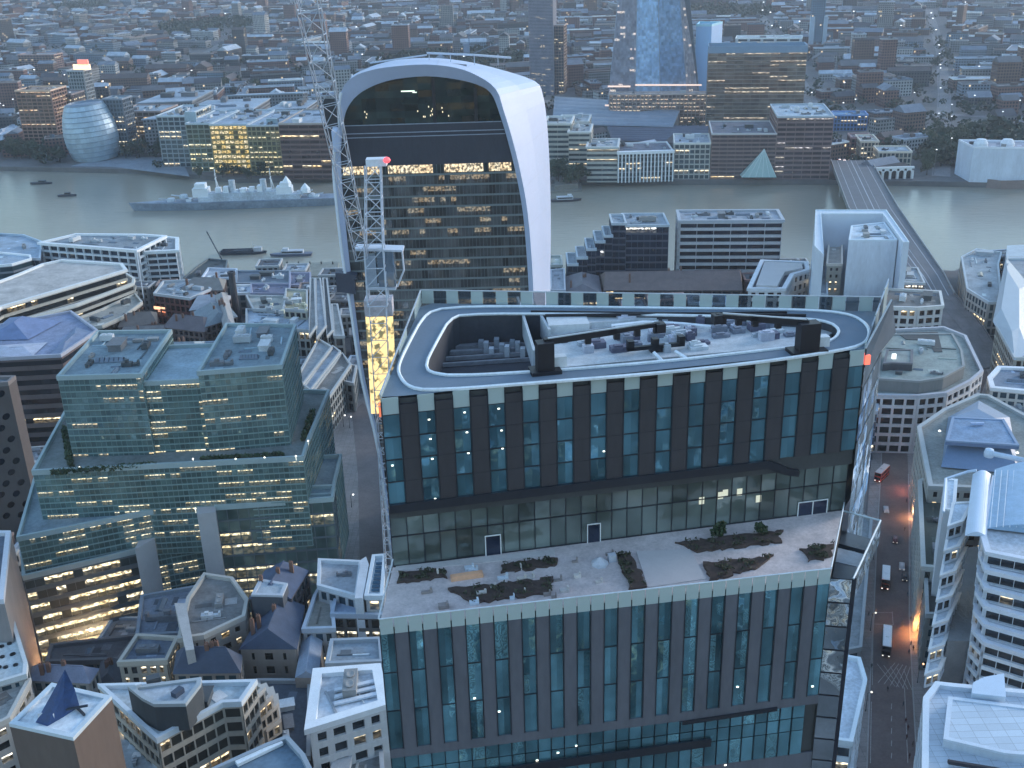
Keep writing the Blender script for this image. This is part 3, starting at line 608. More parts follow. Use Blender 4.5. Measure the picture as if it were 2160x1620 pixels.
q = G(1265, 1190, z_ter+.01); m = MB(); m.lathe([(1.1, 0), (1.0, .35), (.5, .7), (.1, 1.0), (0, 1.0)], q, 7); m.box(q+ex*1.2, ex*.9, -ny*.8, up*.9); tag(m.build('covered_furniture', wall((.5, .52, .58), .8, .3, 1)), 'pale peaked heap of covered furniture left of the bare soil strip', 'covered furniture')
def leafball(name, mat, c, r, n, parent=None, seed=0, flat=.85, lf=.22):
    R_ = random.Random(seed); m = MB()
    lobes = [(Vector((R_.gauss(0, .45), R_.gauss(0, .45), R_.gauss(0, .35)))*r, r*R_.uniform(.35, .65)) for _ in range(7)]+[(Vector((0, 0, 0)), r*.75)]
    for k in range(n):
        cc, rr_ = R_.choice(lobes); v = Vector((R_.gauss(0, 1), R_.gauss(0, 1), R_.gauss(0, 1))).normalized()*rr_*R_.uniform(.6, 1.05)
        p = Vector(c)+Vector((cc.x+v.x, cc.y+v.y, (cc.z+v.z)*flat)); a = Vector((R_.gauss(0, 1), R_.gauss(0, 1), R_.gauss(0, .6))).normalized()*r*lf; b = a.cross(Vector((R_.gauss(0, 1), R_.gauss(0, 1), R_.gauss(0, 1)))).normalized()*r*lf*.8
        m.face([p-a, p+b, p+a, p-b])
    return m.build(name, mat, parent)

for x, y, lab in ((1516, 1132, 'round dark shrub in the long planter, the left of the two on the tower terrace'), (1603, 1128, 'round dark shrub in the long planter, the right of the two on the tower terrace')):
    p = G(x, y, z_ter); s = thing('shrub', lab, 'shrub', p, 'two shrubs on the tower terrace'); leafball('crown', leaf, (0, 0, 1.1), 1.0, 420, s, int(x))
    m = MB(); m.bar((0, 0, 0), (0, 0, 1), .09, 6); m.bar((0, 0, .6), (.35, .1, 1.3), .05); m.bar((0, 0, .5), (-.3, .1, 1.2), .05); m.build('trunk', wall((.06, .045, .035)), s)
# right edge: terrace glass rail, mirrored wing and its dark corner post
m = MB(); m.tube([TF1+up*1.1+fnn*.15, TF2+up*1.1+fnn*.15], .09); m.tube([TF2+up*1.1, TB2+up*1.1], .1); m.tube([TF1+up*1.1, TB1+up*1.1], .1); m.build('handrail', wall((.65, .72, .78), .4), tw)
mir = glass((.5, .58, .64), 0, metal=.92, tilt=.32, vert=.5, rough=.05); wing = [TF2, wx, wy, TB2+ex*.3]
a, b = Vector((TF2.x, TF2.y, 0)), Vector((wx.x, wx.y, 0)); nfl = 12; zt2 = z_ter-.3
wd = (b-a); wn_ = Vector((wd.y, -wd.x, 0)).normalized(); wn_ = wn_ if wn_.y < 0 else -wn_
m = MB(); m.prism([(p.x, p.y) for p in (TF2-fnn*.5+fx*.1, wx-wn_*.4-fx*.2, wx+Vector((wx.x, wx.y, 0)).normalized()*15-fx*1.2, TB2)], 0, zt2-3.4); m.build('side_wing_wall', core, tw)
for k in range(nfl):
    z1_ = zt2-k*3.4; q = MB(); q.face([a+up*(z1_-3.3), b+up*(z1_-3.3), b+up*z1_, a+up*z1_], [(k*3+.1, k+.1), (k*3+.9, k+.1), (k*3+.9, k+.9), (k*3+.1, k+.9)]); q.build('side_window', mir, tw)
m = MB(); m.box(b-fx*.15+up*0, fx*.55, -wn_*.5, up*(zt2+.1))
for k in range(nfl+1): m.box(a+up*(zt2-k*3.4-.1), b-a, wn_*.05, up*.12)
m.build('corner_post', wall((.015, .018, .03), .3), tw)
m = MB(); c0 = Vector((wx.x, wx.y, 0)); c1_ = Vector((wy.x, wy.y, 0)); m.box(c0+up*(zt2-3.4), c1_-c0, fx*.15, up*3.4); m.build('side_screen', glass((.25, .33, .38), 0, metal=.7, tilt=.2), tw)
m = MB(); m.tube([c0+up*(zt2+.1), c1_+up*(zt2+.1), Vector((TB2.x, TB2.y, zt2+.1))], .13); m.build('screen_edge', wall((.62, .7, .76), .4), tw)
for k in range(4):
    q = MB(); f0, f1 = k/4+.02, k/4+.23; P_ = [a.lerp(Vector((TB2.x, TB2.y, 0)), f0), b.lerp(c1_, f0)-fx*.3, b.lerp(c1_, f1)-fx*.3, a.lerp(Vector((TB2.x, TB2.y, 0)), f1)]; q.prism([(p.x, p.y) for p in P_], zt2-3.2, zt2-2.9+.25*(k % 2)); q.build('wing_mirror_band', wall(((.45, .5, .55), (.06, .08, .1))[k % 2], .3, .3, .6), tw)  # the wing's mirror bands put into alternating pale and dark colour

# ================================================================== flared tower with the white crown
Y0 = 317.0
ft = thing('flared_tower', 'dark glass tower flaring towards its white arched crown, with smooth white fins down both sides', 'skyscraper')
whm = wall((.47, .55, .74), .5, .06, .05)
LI = [(832, 1190), (806, 960), (770, 800), (749, 650), (736, 540), (724, 420), (719, 330), (724, 262)]
TI = [(733, 228), (755, 200), (790, 180), (835, 167), (900, 161), (960, 167), (1005, 178), (1035, 196)]
RI = [(1052, 235), (1072, 300), (1090, 375), (1103, 450), (1111, 540), (1115, 610), (1124, 800), (1140, 1190)]
LO = [(826, 1190), (799, 960), (762, 800), (739, 650), (722, 540), (708, 420), (703, 345), (712, 262)]
TO = [(719, 195), (742, 164), (782, 148), (832, 140), (900, 136), (962, 143), (1008, 160), (1046, 188)]
RO = [(1062, 232), (1082, 298), (1100, 373), (1113, 448), (1121, 538), (1125, 610), (1134, 800), (1150, 1190)]
LBk = [(834, 1190), (812, 960), (782, 800), (762, 650), (748, 540), (738, 420), (732, 345), (730, 262)]
TBk = [(736, 172), (770, 146), (810, 132), (850, 125), (905, 122), (975, 128), (1050, 145), (1128, 171)]
RBk = [(1145, 200), (1153, 250), (1158, 320), (1161, 400), (1162, 500), (1161, 610), (1168, 800), (1180, 1190)]
def dens(l, k=3):
    out = []
    n = len(l)
    for i in range(n-1):
        p0, p1, p2, p3 = [Vector(l[max(0, min(n-1, i+j))]) for j in (-1, 0, 1, 2)]
        for s in range(k): t = s/k; out.append(tuple(.5*((2*p1)+(-p0+p2)*t+(2*p0-5*p1+4*p2-p3)*t*t+(-p0+3*p1-3*p2+p3)*t*t*t)))
    return out+[l[-1]]
inn_ = [V(x, y, Y0) for x, y in dens(LI+TI+RI)]; out_ = [V(x, y, Y0-2.0) for x, y in dens(LO+TO+RO)]; bck = [V(x, y, Y0+38) for x, y in dens(LBk+TBk+RBk)]
m = MB(); nn_ = len(inn_)
nl = len(LI)*3
def loft(a, b, lo_=0, hi=None):
    for k in range(lo_, (hi or nn_)-1): m.face([a[k], b[k], b[k+1], a[k+1]])
loft(inn_, out_)
mid = []
for k in range(nn_):
    q = out_[k].lerp(bck[k], .5); 
    mid.append(q)
loft(out_, mid); loft(mid, bck); o = m.build('white_cladding', whm, ft)
for p in o.data.polygons: p.use_smooth = True
m = MB(); m.face(bck); m.face(inn_[:3]+inn_[-3:]); m.build('back_wall', wall((.2, .22, .25)), ft)
FOOT.append([(-46, 312), (12, 312), (16, 360), (-46, 360)])
# panel joints on the fin and crown lines
m = MB()
for k in range(4, nn_-2, 3): m.tube([out_[k]+(mid[k]-out_[k])*.02+Vector((.0, -.03, .03)), mid[k]+Vector((.02, 0, .03)), bck[k]], .035, 3)
m.build('cladding_joint', wall((.42, .47, .55)), ft)
m = MB(); m.tube([p+Vector((.1, -.3, 0)) for p in out_[:nl+1]], .42, 6); m.build('fin_edge', wall((.7, .76, .84), .5, .05), ft)
# front glazing, floor by floor
def xz(lst, z):
    for a, b in zip(lst, lst[1:]):
        if (a.z-z)*(b.z-z) <= 0 and a.z != b.z: t = (z-a.z)/(b.z-a.z); return a.x+(b.x-a.x)*t
    return None
left = inn_[:nl]; ktop = max(range(nn_), key=lambda i: inn_[i].z); Lp = inn_[:ktop+1]; Rp = inn_[ktop:]
zg0 = V(900, 262, Y0).z; zg1 = V(900, 348, Y0).z; ztop = inn_[ktop].z
gl1 = glass((.03, .045, .042), .0, metal=.35, tilt=.1, vert=1.2); gl2 = glass((.13, .135, .14), .2, (1, .74, .45), .17, .5, .12, 1.8, .45, 3); gl2b = glass((.06, .07, .07), .9, (1, .75, .45), .7, .4, .08, .8, .1, 6)
louv = wall((.04, .045, .065), .5, .25, .4, 1)
def row(z0, z1, name, mat, bays, ro=0, y=Y0+.6):
    q = MB(); n = 1; a0, a1 = xz(Lp, z0), xz(Lp, z1); b0, b1 = xz(Rp, z0), xz(Rp, z1)
    if None in (a0, b0): return
    if a1 is None or b1 is None: a1 = b1 = (a0+b0)/2
    q.face([(a0, y, z0), (b0, y, z0), (b1, y, z1), (a1, y, z1)], [(a0*bays, ro+.02), (b0*bays, ro+.02), (b1*bays, ro+.98), (a1*bays, ro+.98)]); return q.build(name, mat, ft)
nsg = 7
for k in range(nsg): row(zg0+(ztop-.05-zg0)*k/nsg, zg0+(ztop-.05-zg0)*(k+1)/nsg, 'garden_glazing', gl1, .25, 100+k)
row(zg1, zg0, 'louvre_band', louv, 1)
fl = 3.15; z = zg1; k = 0
mul = MB()
while z > 40 and k < 34:
    row(z-fl+.55, z, 'window_band', gl2b if k == 0 else gl2, .62, 200+k)
    a0, b0 = xz(Lp, z-fl), xz(Rp, z-fl); mul.box((a0, Y0+.35, z-fl), (b0-a0, 0, 0), (0, .3, 0), (0, 0, .55)); z -= fl; k += 1
x = -44
while x < 8:
    zt_ = zg1-.05; zb_ = 30
    for zz in [zg1-i*2.0 for i in range(60)]:
        a0, b0 = xz(Lp, zz), xz(Rp, zz)
        if a0 and a0+.2 < x < b0-.2: mul.box((x, Y0+.42, zz-2.0), (.07, 0, 0), (0, .15, 0), (0, 0, 2.0))
    x += 1.05
mul.build('mullion', wall((.17, .2, .21), .5), ft)
m = MB()
for zz in (zg0, zg0-.2*(zg0-zg1), zg0-.3*(zg0-zg1)):
    a0, b0 = xz(Lp, zz), xz(Rp, zz); m.box((a0+.2, Y0+.3, zz), (b0-a0-.4, 0, 0), (0, .3, 0), (0, 0, .22))
m.build('cornice_line', wall((.3, .34, .42), .5), ft)
for x, y, w_, h_ in ((846, 194, 3.8, .32), (870, 196, 1.2, .25)):
    p = V(x, y, Y0+.45); m = MB(); m.box(p, (w_, 0, .0), (0, .05, 0), (0, 0, h_)); m.build('ceiling_light', lamp_mat((.85, 1, .8), .9), ft)
for k in range(14):
    x = rr.uniform(760, 985) if k > 5 else rr.uniform(895, 935); y = rr.uniform(232, 250) if k > 5 else rr.uniform(226, 250)
    p = V(x, y, Y0+.5); m = MB(); m.box(p, (.25, 0, 0), (0, .04, 0), (0, 0, .45)); m.build('garden_lamp', lamp_mat((1, .8, .5), .7), ft)
m = MB()
for x in (912, 1000): p = V(x, 215, Y0+.4); m = MB(); m.box((p.x, p.y, zg0), (.9, 0, 0), (0, .15, 0), (0, 0, (ztop if x < 950 else ztop-3)-zg0-.6)); m.build('garden_column', ledm, ft)
# crown rails and roof hatch
m = MB(); P_ = V(905, 118, Y0+20); m.tube([V(900, 112, Y0+22), V(1000, 116, Y0+22), V(1078, 122, Y0+25)], .35); m.tube([V(780, 133, Y0+25), V(900, 116, Y0+22)], .25)
for x in (905, 950, 1000, 1050): a = V(x, 115, Y0+22); m.bar(a-up*3, a, .15)
m.build('roof_rail', wall((.55, .6, .68), .5), ft)
m = MB(); m.box(V(952, 140, Y0+14), (4.4, 0, -.5), (0, 2, .3), (0, 0, .35)); m.build('roof_hatch', wall((.1, .13, .17)), ft)
m = MB(); m.box(V(978, 112, Y0+24), (1.6, 0, 0), (0, 1.5, 0), (0, 0, 2.6)); m.bar(V(990, 112, Y0+24), V(989, 70, Y0+24), .2); m.bar(V(1000, 112, Y0+24), V(1052, 90, Y0+24), .15); m.build('roof_mast', wall((.2, .24, .3)), ft)
# dark machine pod at the crown's left shoulder
m = MB(); p = V(690, 302, Y0-3); e_ = V(716, 302, Y0-3); hgt = V(690, 208, Y0-3).z-p.z; m.box(p, e_-p, (0, 4, 0), (0, 0, hgt*.62)); m.box(p+up*hgt*.62, (e_-p)*.9, (0, 2.5, 0), up*hgt*.38)
m.build('shoulder_pod', wall((.025, .03, .04), .5), ft)
m = MB(); q = V(712, 322, Y0-4); h_ = V(712, 268, Y0-4).z-q.z; m.lathe([(0, 0), (.9, .4), (1.2, 1.5), (1.25, h_-1.2), (.7, h_), (0, h_)], q, 12); m.build('pod_shell', whm, ft)
m = MB(); a = V(708, 585, Y0-3); b = V(752, 590, Y0-3); m.box(a+up*0, b-a, (0, 3, 0), up*1.4); m.box(a-up*4.6, (b-a)*.9, (0, 3, 0), up*4.6); m.build('fin_base_box', [wall((.05, .06, .09), .5)], ft)

# ================================================================== tower crane with lit mast
YC = 140.0
cr = thing('tower_crane', 'pale lattice crane with a lit yellow lower mast, before the flared tower', 'crane')
st = wall((.5, .56, .66), .5, .15); 
def lattice(a, b, w0, w1, n, name, r=.09, side=Vector((1, 0, 0)), dep=Vector((0, 1, 0))):
    m = MB(); P = []
    for k in range(n+1):
        c = a.lerp(b, k/n); w_ = w0+(w1-w0)*k/n; P.append([c+side*sx*w_/2+dep*sy*w_/2 for sx, sy in ((-1, -1), (1, -1), (1, 1), (-1, 1))])
    for k in range(n):
        for i in range(4):
            j = (i+1) % 4; m.bar(P[k][i], P[k+1][i], r*1.5); m.bar(P[k][i], P[k+1][j], r); m.bar(P[k][i], P[k][j], r)
    return m.build(name, st, cr)
mt = V(787, 346, YC); mp = V(790, 520, YC); md = V(798, 640, YC); mb_ = V(812, 900, YC)
lattice(mp, mt, 2.3, 1.9, 5, 'upper_mast', .07)
jf = V(764, 545, YC); je = jf+(V(645, -12, YC-30)-jf)*1.1
lattice(jf, je, 1.6, 2.1, 15, 'jib', .042, Vector((1, 0, .2)))
m = MB(); m.box(V(748, 525, YC), V(850, 528, YC)-V(748, 525, YC), (0, 2.4, 0), (0, 0, -.25)); a = V(775, 612, YC); m.box(a, V(835, 612, YC)-a, (0, 2, 0), (0, 0, .3))
m.tube([V(848, 528, YC), V(852, 570, YC), V(838, 605, YC)], .13); m.build('platform', st, cr)
m = MB(); a = V(800, 606, YC+.3); hz = V(800, 530, YC).z-a.z; m.box(a, (2.2, 0, 0), (0, 1.6, 0), (0, 0, hz)); m.build('cab', glass((.25, .33, .42), 0, metal=.5, tilt=.2), cr)
m = MB(); m.box(V(772, 602, YC), (1.5, 0, 0), (0, 1.2, 0), (0, 0, hz*.8)); m.build('winch_frame', wall((.3, .36, .45), .5, .3, 1), cr)
lattice(md, mp, 2.6, 2.4, 3, 'slewing_section', .08)
for k in range(4):
    a = mb_.lerp(md, k/4); b = mb_.lerp(md, (k+1)/4); w_ = 3.6
    hgt = b.z-a.z
lattice(V(845, 1560, YC), md, 1.5, 2.2, 30, 'lower_mast', .055)
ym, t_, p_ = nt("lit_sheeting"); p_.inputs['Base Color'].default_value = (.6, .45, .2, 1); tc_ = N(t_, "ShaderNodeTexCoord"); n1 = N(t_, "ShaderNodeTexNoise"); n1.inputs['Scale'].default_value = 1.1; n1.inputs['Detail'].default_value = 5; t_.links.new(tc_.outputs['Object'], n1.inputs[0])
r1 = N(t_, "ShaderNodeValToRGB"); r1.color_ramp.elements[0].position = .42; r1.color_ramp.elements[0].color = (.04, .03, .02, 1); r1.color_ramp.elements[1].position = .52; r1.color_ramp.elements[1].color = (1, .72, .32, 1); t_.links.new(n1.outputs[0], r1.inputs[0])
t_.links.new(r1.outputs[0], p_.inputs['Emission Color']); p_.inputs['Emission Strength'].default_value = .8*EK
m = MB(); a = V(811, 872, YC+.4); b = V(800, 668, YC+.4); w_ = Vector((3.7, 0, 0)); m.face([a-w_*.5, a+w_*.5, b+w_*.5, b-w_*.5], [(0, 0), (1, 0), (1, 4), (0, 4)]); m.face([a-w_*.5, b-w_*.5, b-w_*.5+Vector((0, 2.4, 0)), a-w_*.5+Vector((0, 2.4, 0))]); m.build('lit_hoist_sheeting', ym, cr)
m = MB(); a = V(770, 668, YC+.2); m.box(a, (3.7, 0, 0), (0, 2.4, 0), (0, 0, V(770, 636, YC).z-a.z)); m.build('hoist_cage', wall((.45, .44, .5), .6, .4, 1.5), cr)
m = MB(); m.lathe([(0, -.4), (.34, -.25), (.48, 0), (.34, .3), (0, .45)], V(816, 338, YC), 10); m.build('warning_light', lamp_mat((1, .1, .12), .9), cr)
m = MB(); m.box(V(800, 880, YC-.5), (1.6, 0, 0), (0, 1, 0), (0, 0, 1.8)); m.build('base_light', lamp_mat((1, .25, .12), .45), cr)
m = MB(); m.box(V(772, 352, YC), (2.6, 0, 0), (0, 1.6, 0), (0, 0, .9)); m.build('sheave_block', wall((.7, .74, .8)), cr)
# ================================================================== left: terraced green glass office
gg = glass((.15, .24, .23), .24, (1, .82, .45), 1.0, .5, .08, .7, .74, 7); ggd = glass((.16, .25, .25), .09, (1, .75, .4), .9, .5, .08, .7, .74, 8); ggl = glass((.07, .09, .09), .62, (1, .74, .36), 1.3, .4, .06, .5, .55, 6)
to = thing('terraced_office', 'stepped green glass office with lit floors and roof terraces, behind the grey street at left', 'office building')
def px(pix, z): return [(p.x, p.y) for p in (G(x, y, z) for x, y in pix)]
kw = dict(w=(.2, .29, .29), fh=1.95, bw=1.5, pw=.1, bh=.4, t=.22, roof=(.2, .27, .31), rimc=(.33, .42, .44))
block(to, px([(122, 800), (298, 795), (362, 702), (207, 704)], 80), 80, 44, g=ggd, units=7, **kw)
block(to, px([(418, 790), (594, 776), (624, 690), (478, 688)], 80), 80, 44, g=ggd, units=7, **kw)
block(to, px([(294, 812), (424, 806), (470, 730), (345, 735)], 77), 77, 44, g=gg, units=0, **{**kw, 'roof': (.3, .4, .46)})
kw['rimh'] = 1.3
block(to, px([(70, 1000), (640, 970), (652, 930), (694, 830), (625, 828), (470, 840), (140, 870)], 55), 55, 26, g=gg, units=3, **{**kw, 'roof': (.17, .2, .2)})
block(to, px([(38, 1140), (345, 1078), (420, 1066), (700, 1048), (720, 965), (78, 1000)], 40), 40, 12, g=gg, units=2, **kw)
kw2 = dict(kw); kw2['w'] = (.1, .13, .15)
block(to, px([(50, 1222), (290, 1165), (300, 1120), (45, 1150)], 29), 29, 0, g=ggl, units=0, **{**kw2, 'roof': (.2, .22, .3), 'bw': 2.6, 'bh': 1.5, 'fh': 3.9})
block(to, px([(455, 1074), (702, 1056), (706, 1030), (455, 1040)], 40.6), 40.6, 0, g=gg, units=0, **{**kw2, 'bw': 3.0, 'pw': .25, 'fh': 3.9, 'bh': .6})
# trees and hedge troughs on its terraces
for x0, y0, x1, y1 in ((330, 982, 110, 1000), (425, 972, 600, 962), (660, 870, 640, 930), (150, 985, 135, 905)):
    a, b = G(x0, y0, 55.2), G(x1, y1, 55.2); m = MB(); R_ = random.Random(x0)
    d = b-a; n_ = Vector((-d.y, d.x, 0)).normalized()
    for k in range(700):
        c = a+d*R_.random()+n_*R_.uniform(-.7, .7)+up*R_.uniform(0, 1.2); u_ = Vector((R_.gauss(0, .3), R_.gauss(0, .3), R_.gauss(0, .3))); v_ = Vector((R_.gauss(0, .3), R_.gauss(0, .3), R_.gauss(0, .3))); m.face([c-u_, c+v_, c+u_, c-v_])
    m.build('hedge', leaf, to)
for x, y in ((407, 968), (497, 968), (558, 965), (624, 962), (168, 985), (650, 930), (337, 1075), (412, 1073), (270, 1085)):
    p = G(x, y, 56.5 if y < 1000 else 41); m = MB(); m.lathe([(0, -.3), (.32, 0), (0, .35)], p, 6); m.bar(p-up*1.4, p, .06); m.build('terrace_lamp', lamp_mat((1, .95, .8), 1.3), to)
# the pale stone piers in front
sp = wall((.42, .42, .44), .8, .12, .2)
for pts in ([(286, 1165), (327, 1142), (327, 1125), (300, 1130)], [(416, 1088), (455, 1084), (455, 1060), (416, 1062)]):
    P_ = px(pts, 40.8 if pts[0][0] > 400 else 31); m = MB(); m.prism(P_, 0, 41.4 if pts[0][0] > 400 else 32); m.build('stone_pier', sp, to)

# ================================================================== left edge and beyond
oval = wall((.1, .085, .085), .8, .25, .3)
ov = thing('dark_block', 'dark grey block pierced by slanted oval openings, at the left edge beside the green office', 'building')
P_ = px([(-120, 822), (18, 812), (34, 798), (-100, 800)], 59); block(ov, P_, 59, g=glass((.02, .02, .03), 0), w=(.1, .085, .085), plain=True, units=1)
pc = ccw(P_); 
for i in range(4):
    a, b = Vector((*pc[i], 0)), Vector((*pc[(i+1) % 4], 0))
    if not visible(a, b) or (b-a).length < 6: continue
    d = (b-a).normalized(); no = Vector((d.y, -d.x, 0)); L = (b-a).length
    k = 0; zz = 56
    while zz > 8:
        for j in range(int(L/5)):
            c = b-d*(3.0+j*5+(k % 2)*2.4)+up*zz+no*.05
            if (c-a).dot(d) < 1.5: continue
            m = MB(); m.face([c+d*(1.25*math.cos(t)-.35*math.sin(t)+.0)+up*(1.0*math.sin(t)+.75*math.cos(t)) for t in [q*math.pi/7 for q in range(14)]]); m.build('oval_window', glass((.01, .012, .02), 0), ov)
        zz -= 4.2; k += 1
Bg('brown faced office with hipped blue and lilac roof planes at the left edge', [(0-60, 762), (128, 752), (205, 700), (150, 660), (-60, 700)], 42, w=(.13, .1, .1), g=glass((.03, .03, .035), .06), fh=4.2, bh=1.9, pw=0, roof=(.22, .26, .38), units=0, rimc=(.4, .42, .5))
rt = bpy.data.objects[-1] if False else [o for o in S.objects if o.get('label', '').startswith('brown faced office')][0]
for pix, zt, c in (([(-40, 718), (60, 716), (130, 678), (20, 670)], 47, (.16, .22, .38)), ([(105, 748), (128, 750), (200, 700), (160, 690)], 44, (.17, .22, .33)), ([(-30, 752), (70, 750), (100, 722), (0, 728)], 43.5, (.42, .45, .55))):
    gable(rt, px(pix, 42.3), 42.3, zt, c, 0, 'roof_plane', .35)
Bg('low building with a wide pale prow shaped roof, left of the white framed office', [(-60, 690), (0, 650), (150, 606), (264, 572), (255, 560), (130, 552), (92, 560), (40, 582), (-60, 620)], 30, w=(.45, .43, .38), g=glass((.03, .035, .04), .05), fh=4.2, bh=1.3, pw=0, t=1.2, roof=(.46, .43, .41), rimc=(.75, .77, .78), units=0, rimw=.5)
Bg('lower curved tier with bronze glass and thick pale bands, just below the prow shaped roof', [(-60, 735), (0, 690), (160, 645), (280, 600), (282, 590), (262, 578), (140, 612), (-60, 670)], 22, w=(.42, .41, .37), g=glass((.04, .04, .04), .05), fh=4, bh=1.4, pw=0, t=.8, roof=(.2, .2, .2), rimc=(.6, .63, .62), units=0)
Bg('beige plaza building with curved dark glass arches, in front of the curved balconies', [(120, 690), (215, 655), (285, 622), (300, 640), (260, 670), (215, 690), (140, 700)], 16, w=(.33, .31, .28), g=glass((.05, .045, .04), .05), fh=5, bh=1.6, pw=0, roof=(.33, .32, .29), units=2, rimc=(.5, .49, .45))
Bg('pale roofed round ended building on the river side at the far left', [(-60, 568), (25, 560), (66, 548), (64, 541), (0, 535), (-60, 533)], 26, w=(.2, .22, .25), roof=(.35, .42, .5), rimc=(.85, .87, .9), units=1, pw=0)
Bg('long grey flat roofed block between the white framed office and the left edge', [(-60, 545), (84, 548), (88, 512), (50, 498), (-60, 492)], 24, w=(.14, .14, .18), roof=(.3, .38, .47), rimc=(.45, .55, .65), units=2, pw=.3)
wo = glass((.05, .07, .1), .02, metal=.5)
Bg('white framed riverside office with a boxy grid of balconies and a grey flat roof', [(88, 514), (288, 530), (346, 501), (300, 498), (160, 497)], 28, w=(.66, .7, .74), g=wo, fh=4.2, bw=6, pw=.7, bh=1.1, t=1.4, roof=(.24, .27, .3), rimc=(.8, .83, .86), units=4)
Bg('white banded riverside wing with slanting floors, right of the white framed office', [(290, 534), (372, 530), (372, 505), (348, 503)], 25, w=(.62, .66, .7), g=wo, fh=3.6, bw=5, pw=.35, bh=1.1, t=1.6, roof=(.3, .33, .36), rimc=(.75, .8, .82), units=1)
# red lit place and brick roofs
rl = Bg('dark red lit brick block with a glowing orange sign band, below the white banded wing', [(325, 622), (400, 632), (445, 612), (420, 592), (345, 596)], 16, w=(.16, .06, .05), g=glass((.05, .02, .02), .1, (1, .3, .15), 1), fh=4, roof=(.3, .34, .38), rimc=(.5, .53, .56), units=5)  # red light on the brick is also put into wall and glass colour
m = MB(); a = G(325, 652, 8); b = G(375, 657, 8); m.box(a, b-a, (0, .4, 0), up*1.6); m.build('sign_band', lamp_mat((1, .5, .28), 1.2), rl)
m = MB(); m.tube([G(308, 655, 2), G(303, 630, 14), G(287, 520, 34)], .22); tag(m.build('flag_mast', wall((.6, .65, .7))), 'thin leaning white mast beside the red lit brick block', 'mast')
i = 0
for pix, z, c, lab in (([(345, 690), (430, 700), (455, 672), (370, 664)], 17, (.13, .11, .12), 'brown gabled warehouse directly behind the twin green roofs'), ([(432, 690), (500, 668), (478, 640), (405, 660)], 18, (.2, .24, .27), 'grey gabled warehouse left of the black chimney'), ([(240, 720), (350, 712), (372, 690), (262, 690)], 14, (.16, .15, .15), 'brown low roof just behind the left green roof'), ([(400, 655), (470, 645), (490, 625), (420, 622)], 14, (.36, .38, .42), 'pale zinc gable beside the red lit brick block'), ([(250, 690), (330, 682), (330, 660), (255, 665)], 13, (.14, .12, .11), 'brown roofed block behind the beige plaza building'), ([(455, 625), (475, 700), (497, 696), (478, 618)], 19, (.3, .3, .31), 'narrow grey range running away from the camera beside the black chimney'), ([(380, 612), (470, 612), (476, 590), (420, 586)], 16, (.2, .19, .18), 'brown roofed block behind the red lit brick block'), ([(300, 760), (420, 755), (430, 720), (350, 722)], 20, (.25, .3, .34), 'flat grey roofed shed between the two green roofs')):
    house(lab, pix, z, 4, c, w=(.15, .11, .1), g=glass((.03, .03, .04), .05), bw=3, pw=1, fh=3.6)
m = MB(); p = G(503, 690, 0); m.lathe([(2.2, 0), (1.7, 24), (1.7, 29), (2.1, 29.3), (2.1, 31), (1.2, 31), (1.2, 30.5), (0, 30.5)], p, 12); tag(m.build('chimney_stack', wall((.05, .05, .06))), 'black round chimney stack behind the right green roof', 'chimney')
# quay roofs and river pier at mid left
for lab, pix, z, c in (('dark curved canopy on the quay under the leaning pole', [(375, 600), (470, 600), (480, 552), (440, 548), (415, 565)], 7, (.06, .08, .09)), ('long pale striped quay roof left of the stone pier', [(425, 590), (495, 588), (500, 570), (440, 568)], 10, (.36, .4, .46)), ('flat slate coloured riverside hall', [(498, 600), (610, 600), (612, 574), (500, 574)], 11, (.14, .17, .21)), ('pale roofed hall behind the courtyard roofs', [(490, 622), (532, 620), (530, 604), (492, 604)], 12, (.5, .55, .62)), ('lilac roofed hall beside the riverside pier', [(612, 604), (655, 604), (655, 578), (612, 578)], 12, (.2, .2, .27)), ('violet grey roofed hall behind the lit stone court', [(530, 622), (610, 622), (612, 602), (530, 602)], 13, (.16, .17, .24))):
    Bg(lab, pix, z, 'riverside building', 'riverside_hall', w=(.2, .19, .18), roof=c, units=2, rimc=tuple(min(.8, x*1.5+.05) for x in c), fh=4)
m = MB(); P_ = px([(575, 583), (712, 583), (714, 552), (575, 558)], 1); m.prism(P_, -6, 1); q = m.build('river_pier', wall((.24, .25, .22), .9, .3, .3), None); tag(q, 'broad greenish stone pier at the river edge, left of the flared tower', 'pier')
for k in range(6): m = MB(); p = G(582+k*24, 557, 1); m.lathe([(.5, 0), (.4, 1.6), (0, 1.8)], p, 6); m.build('bollard', wall((.05, .06, .06)), q)
m = MB(); a, b = G(475, 560, 4), V(436, 488, G(475, 560, 4).y); m.bar(a, b, .5); m.bar(a-up*3, a+up*4, .8); tag(m.build('derrick_pole', wall((.12, .14, .16))), 'long dark leaning pole over the quay, against the river', 'derrick')
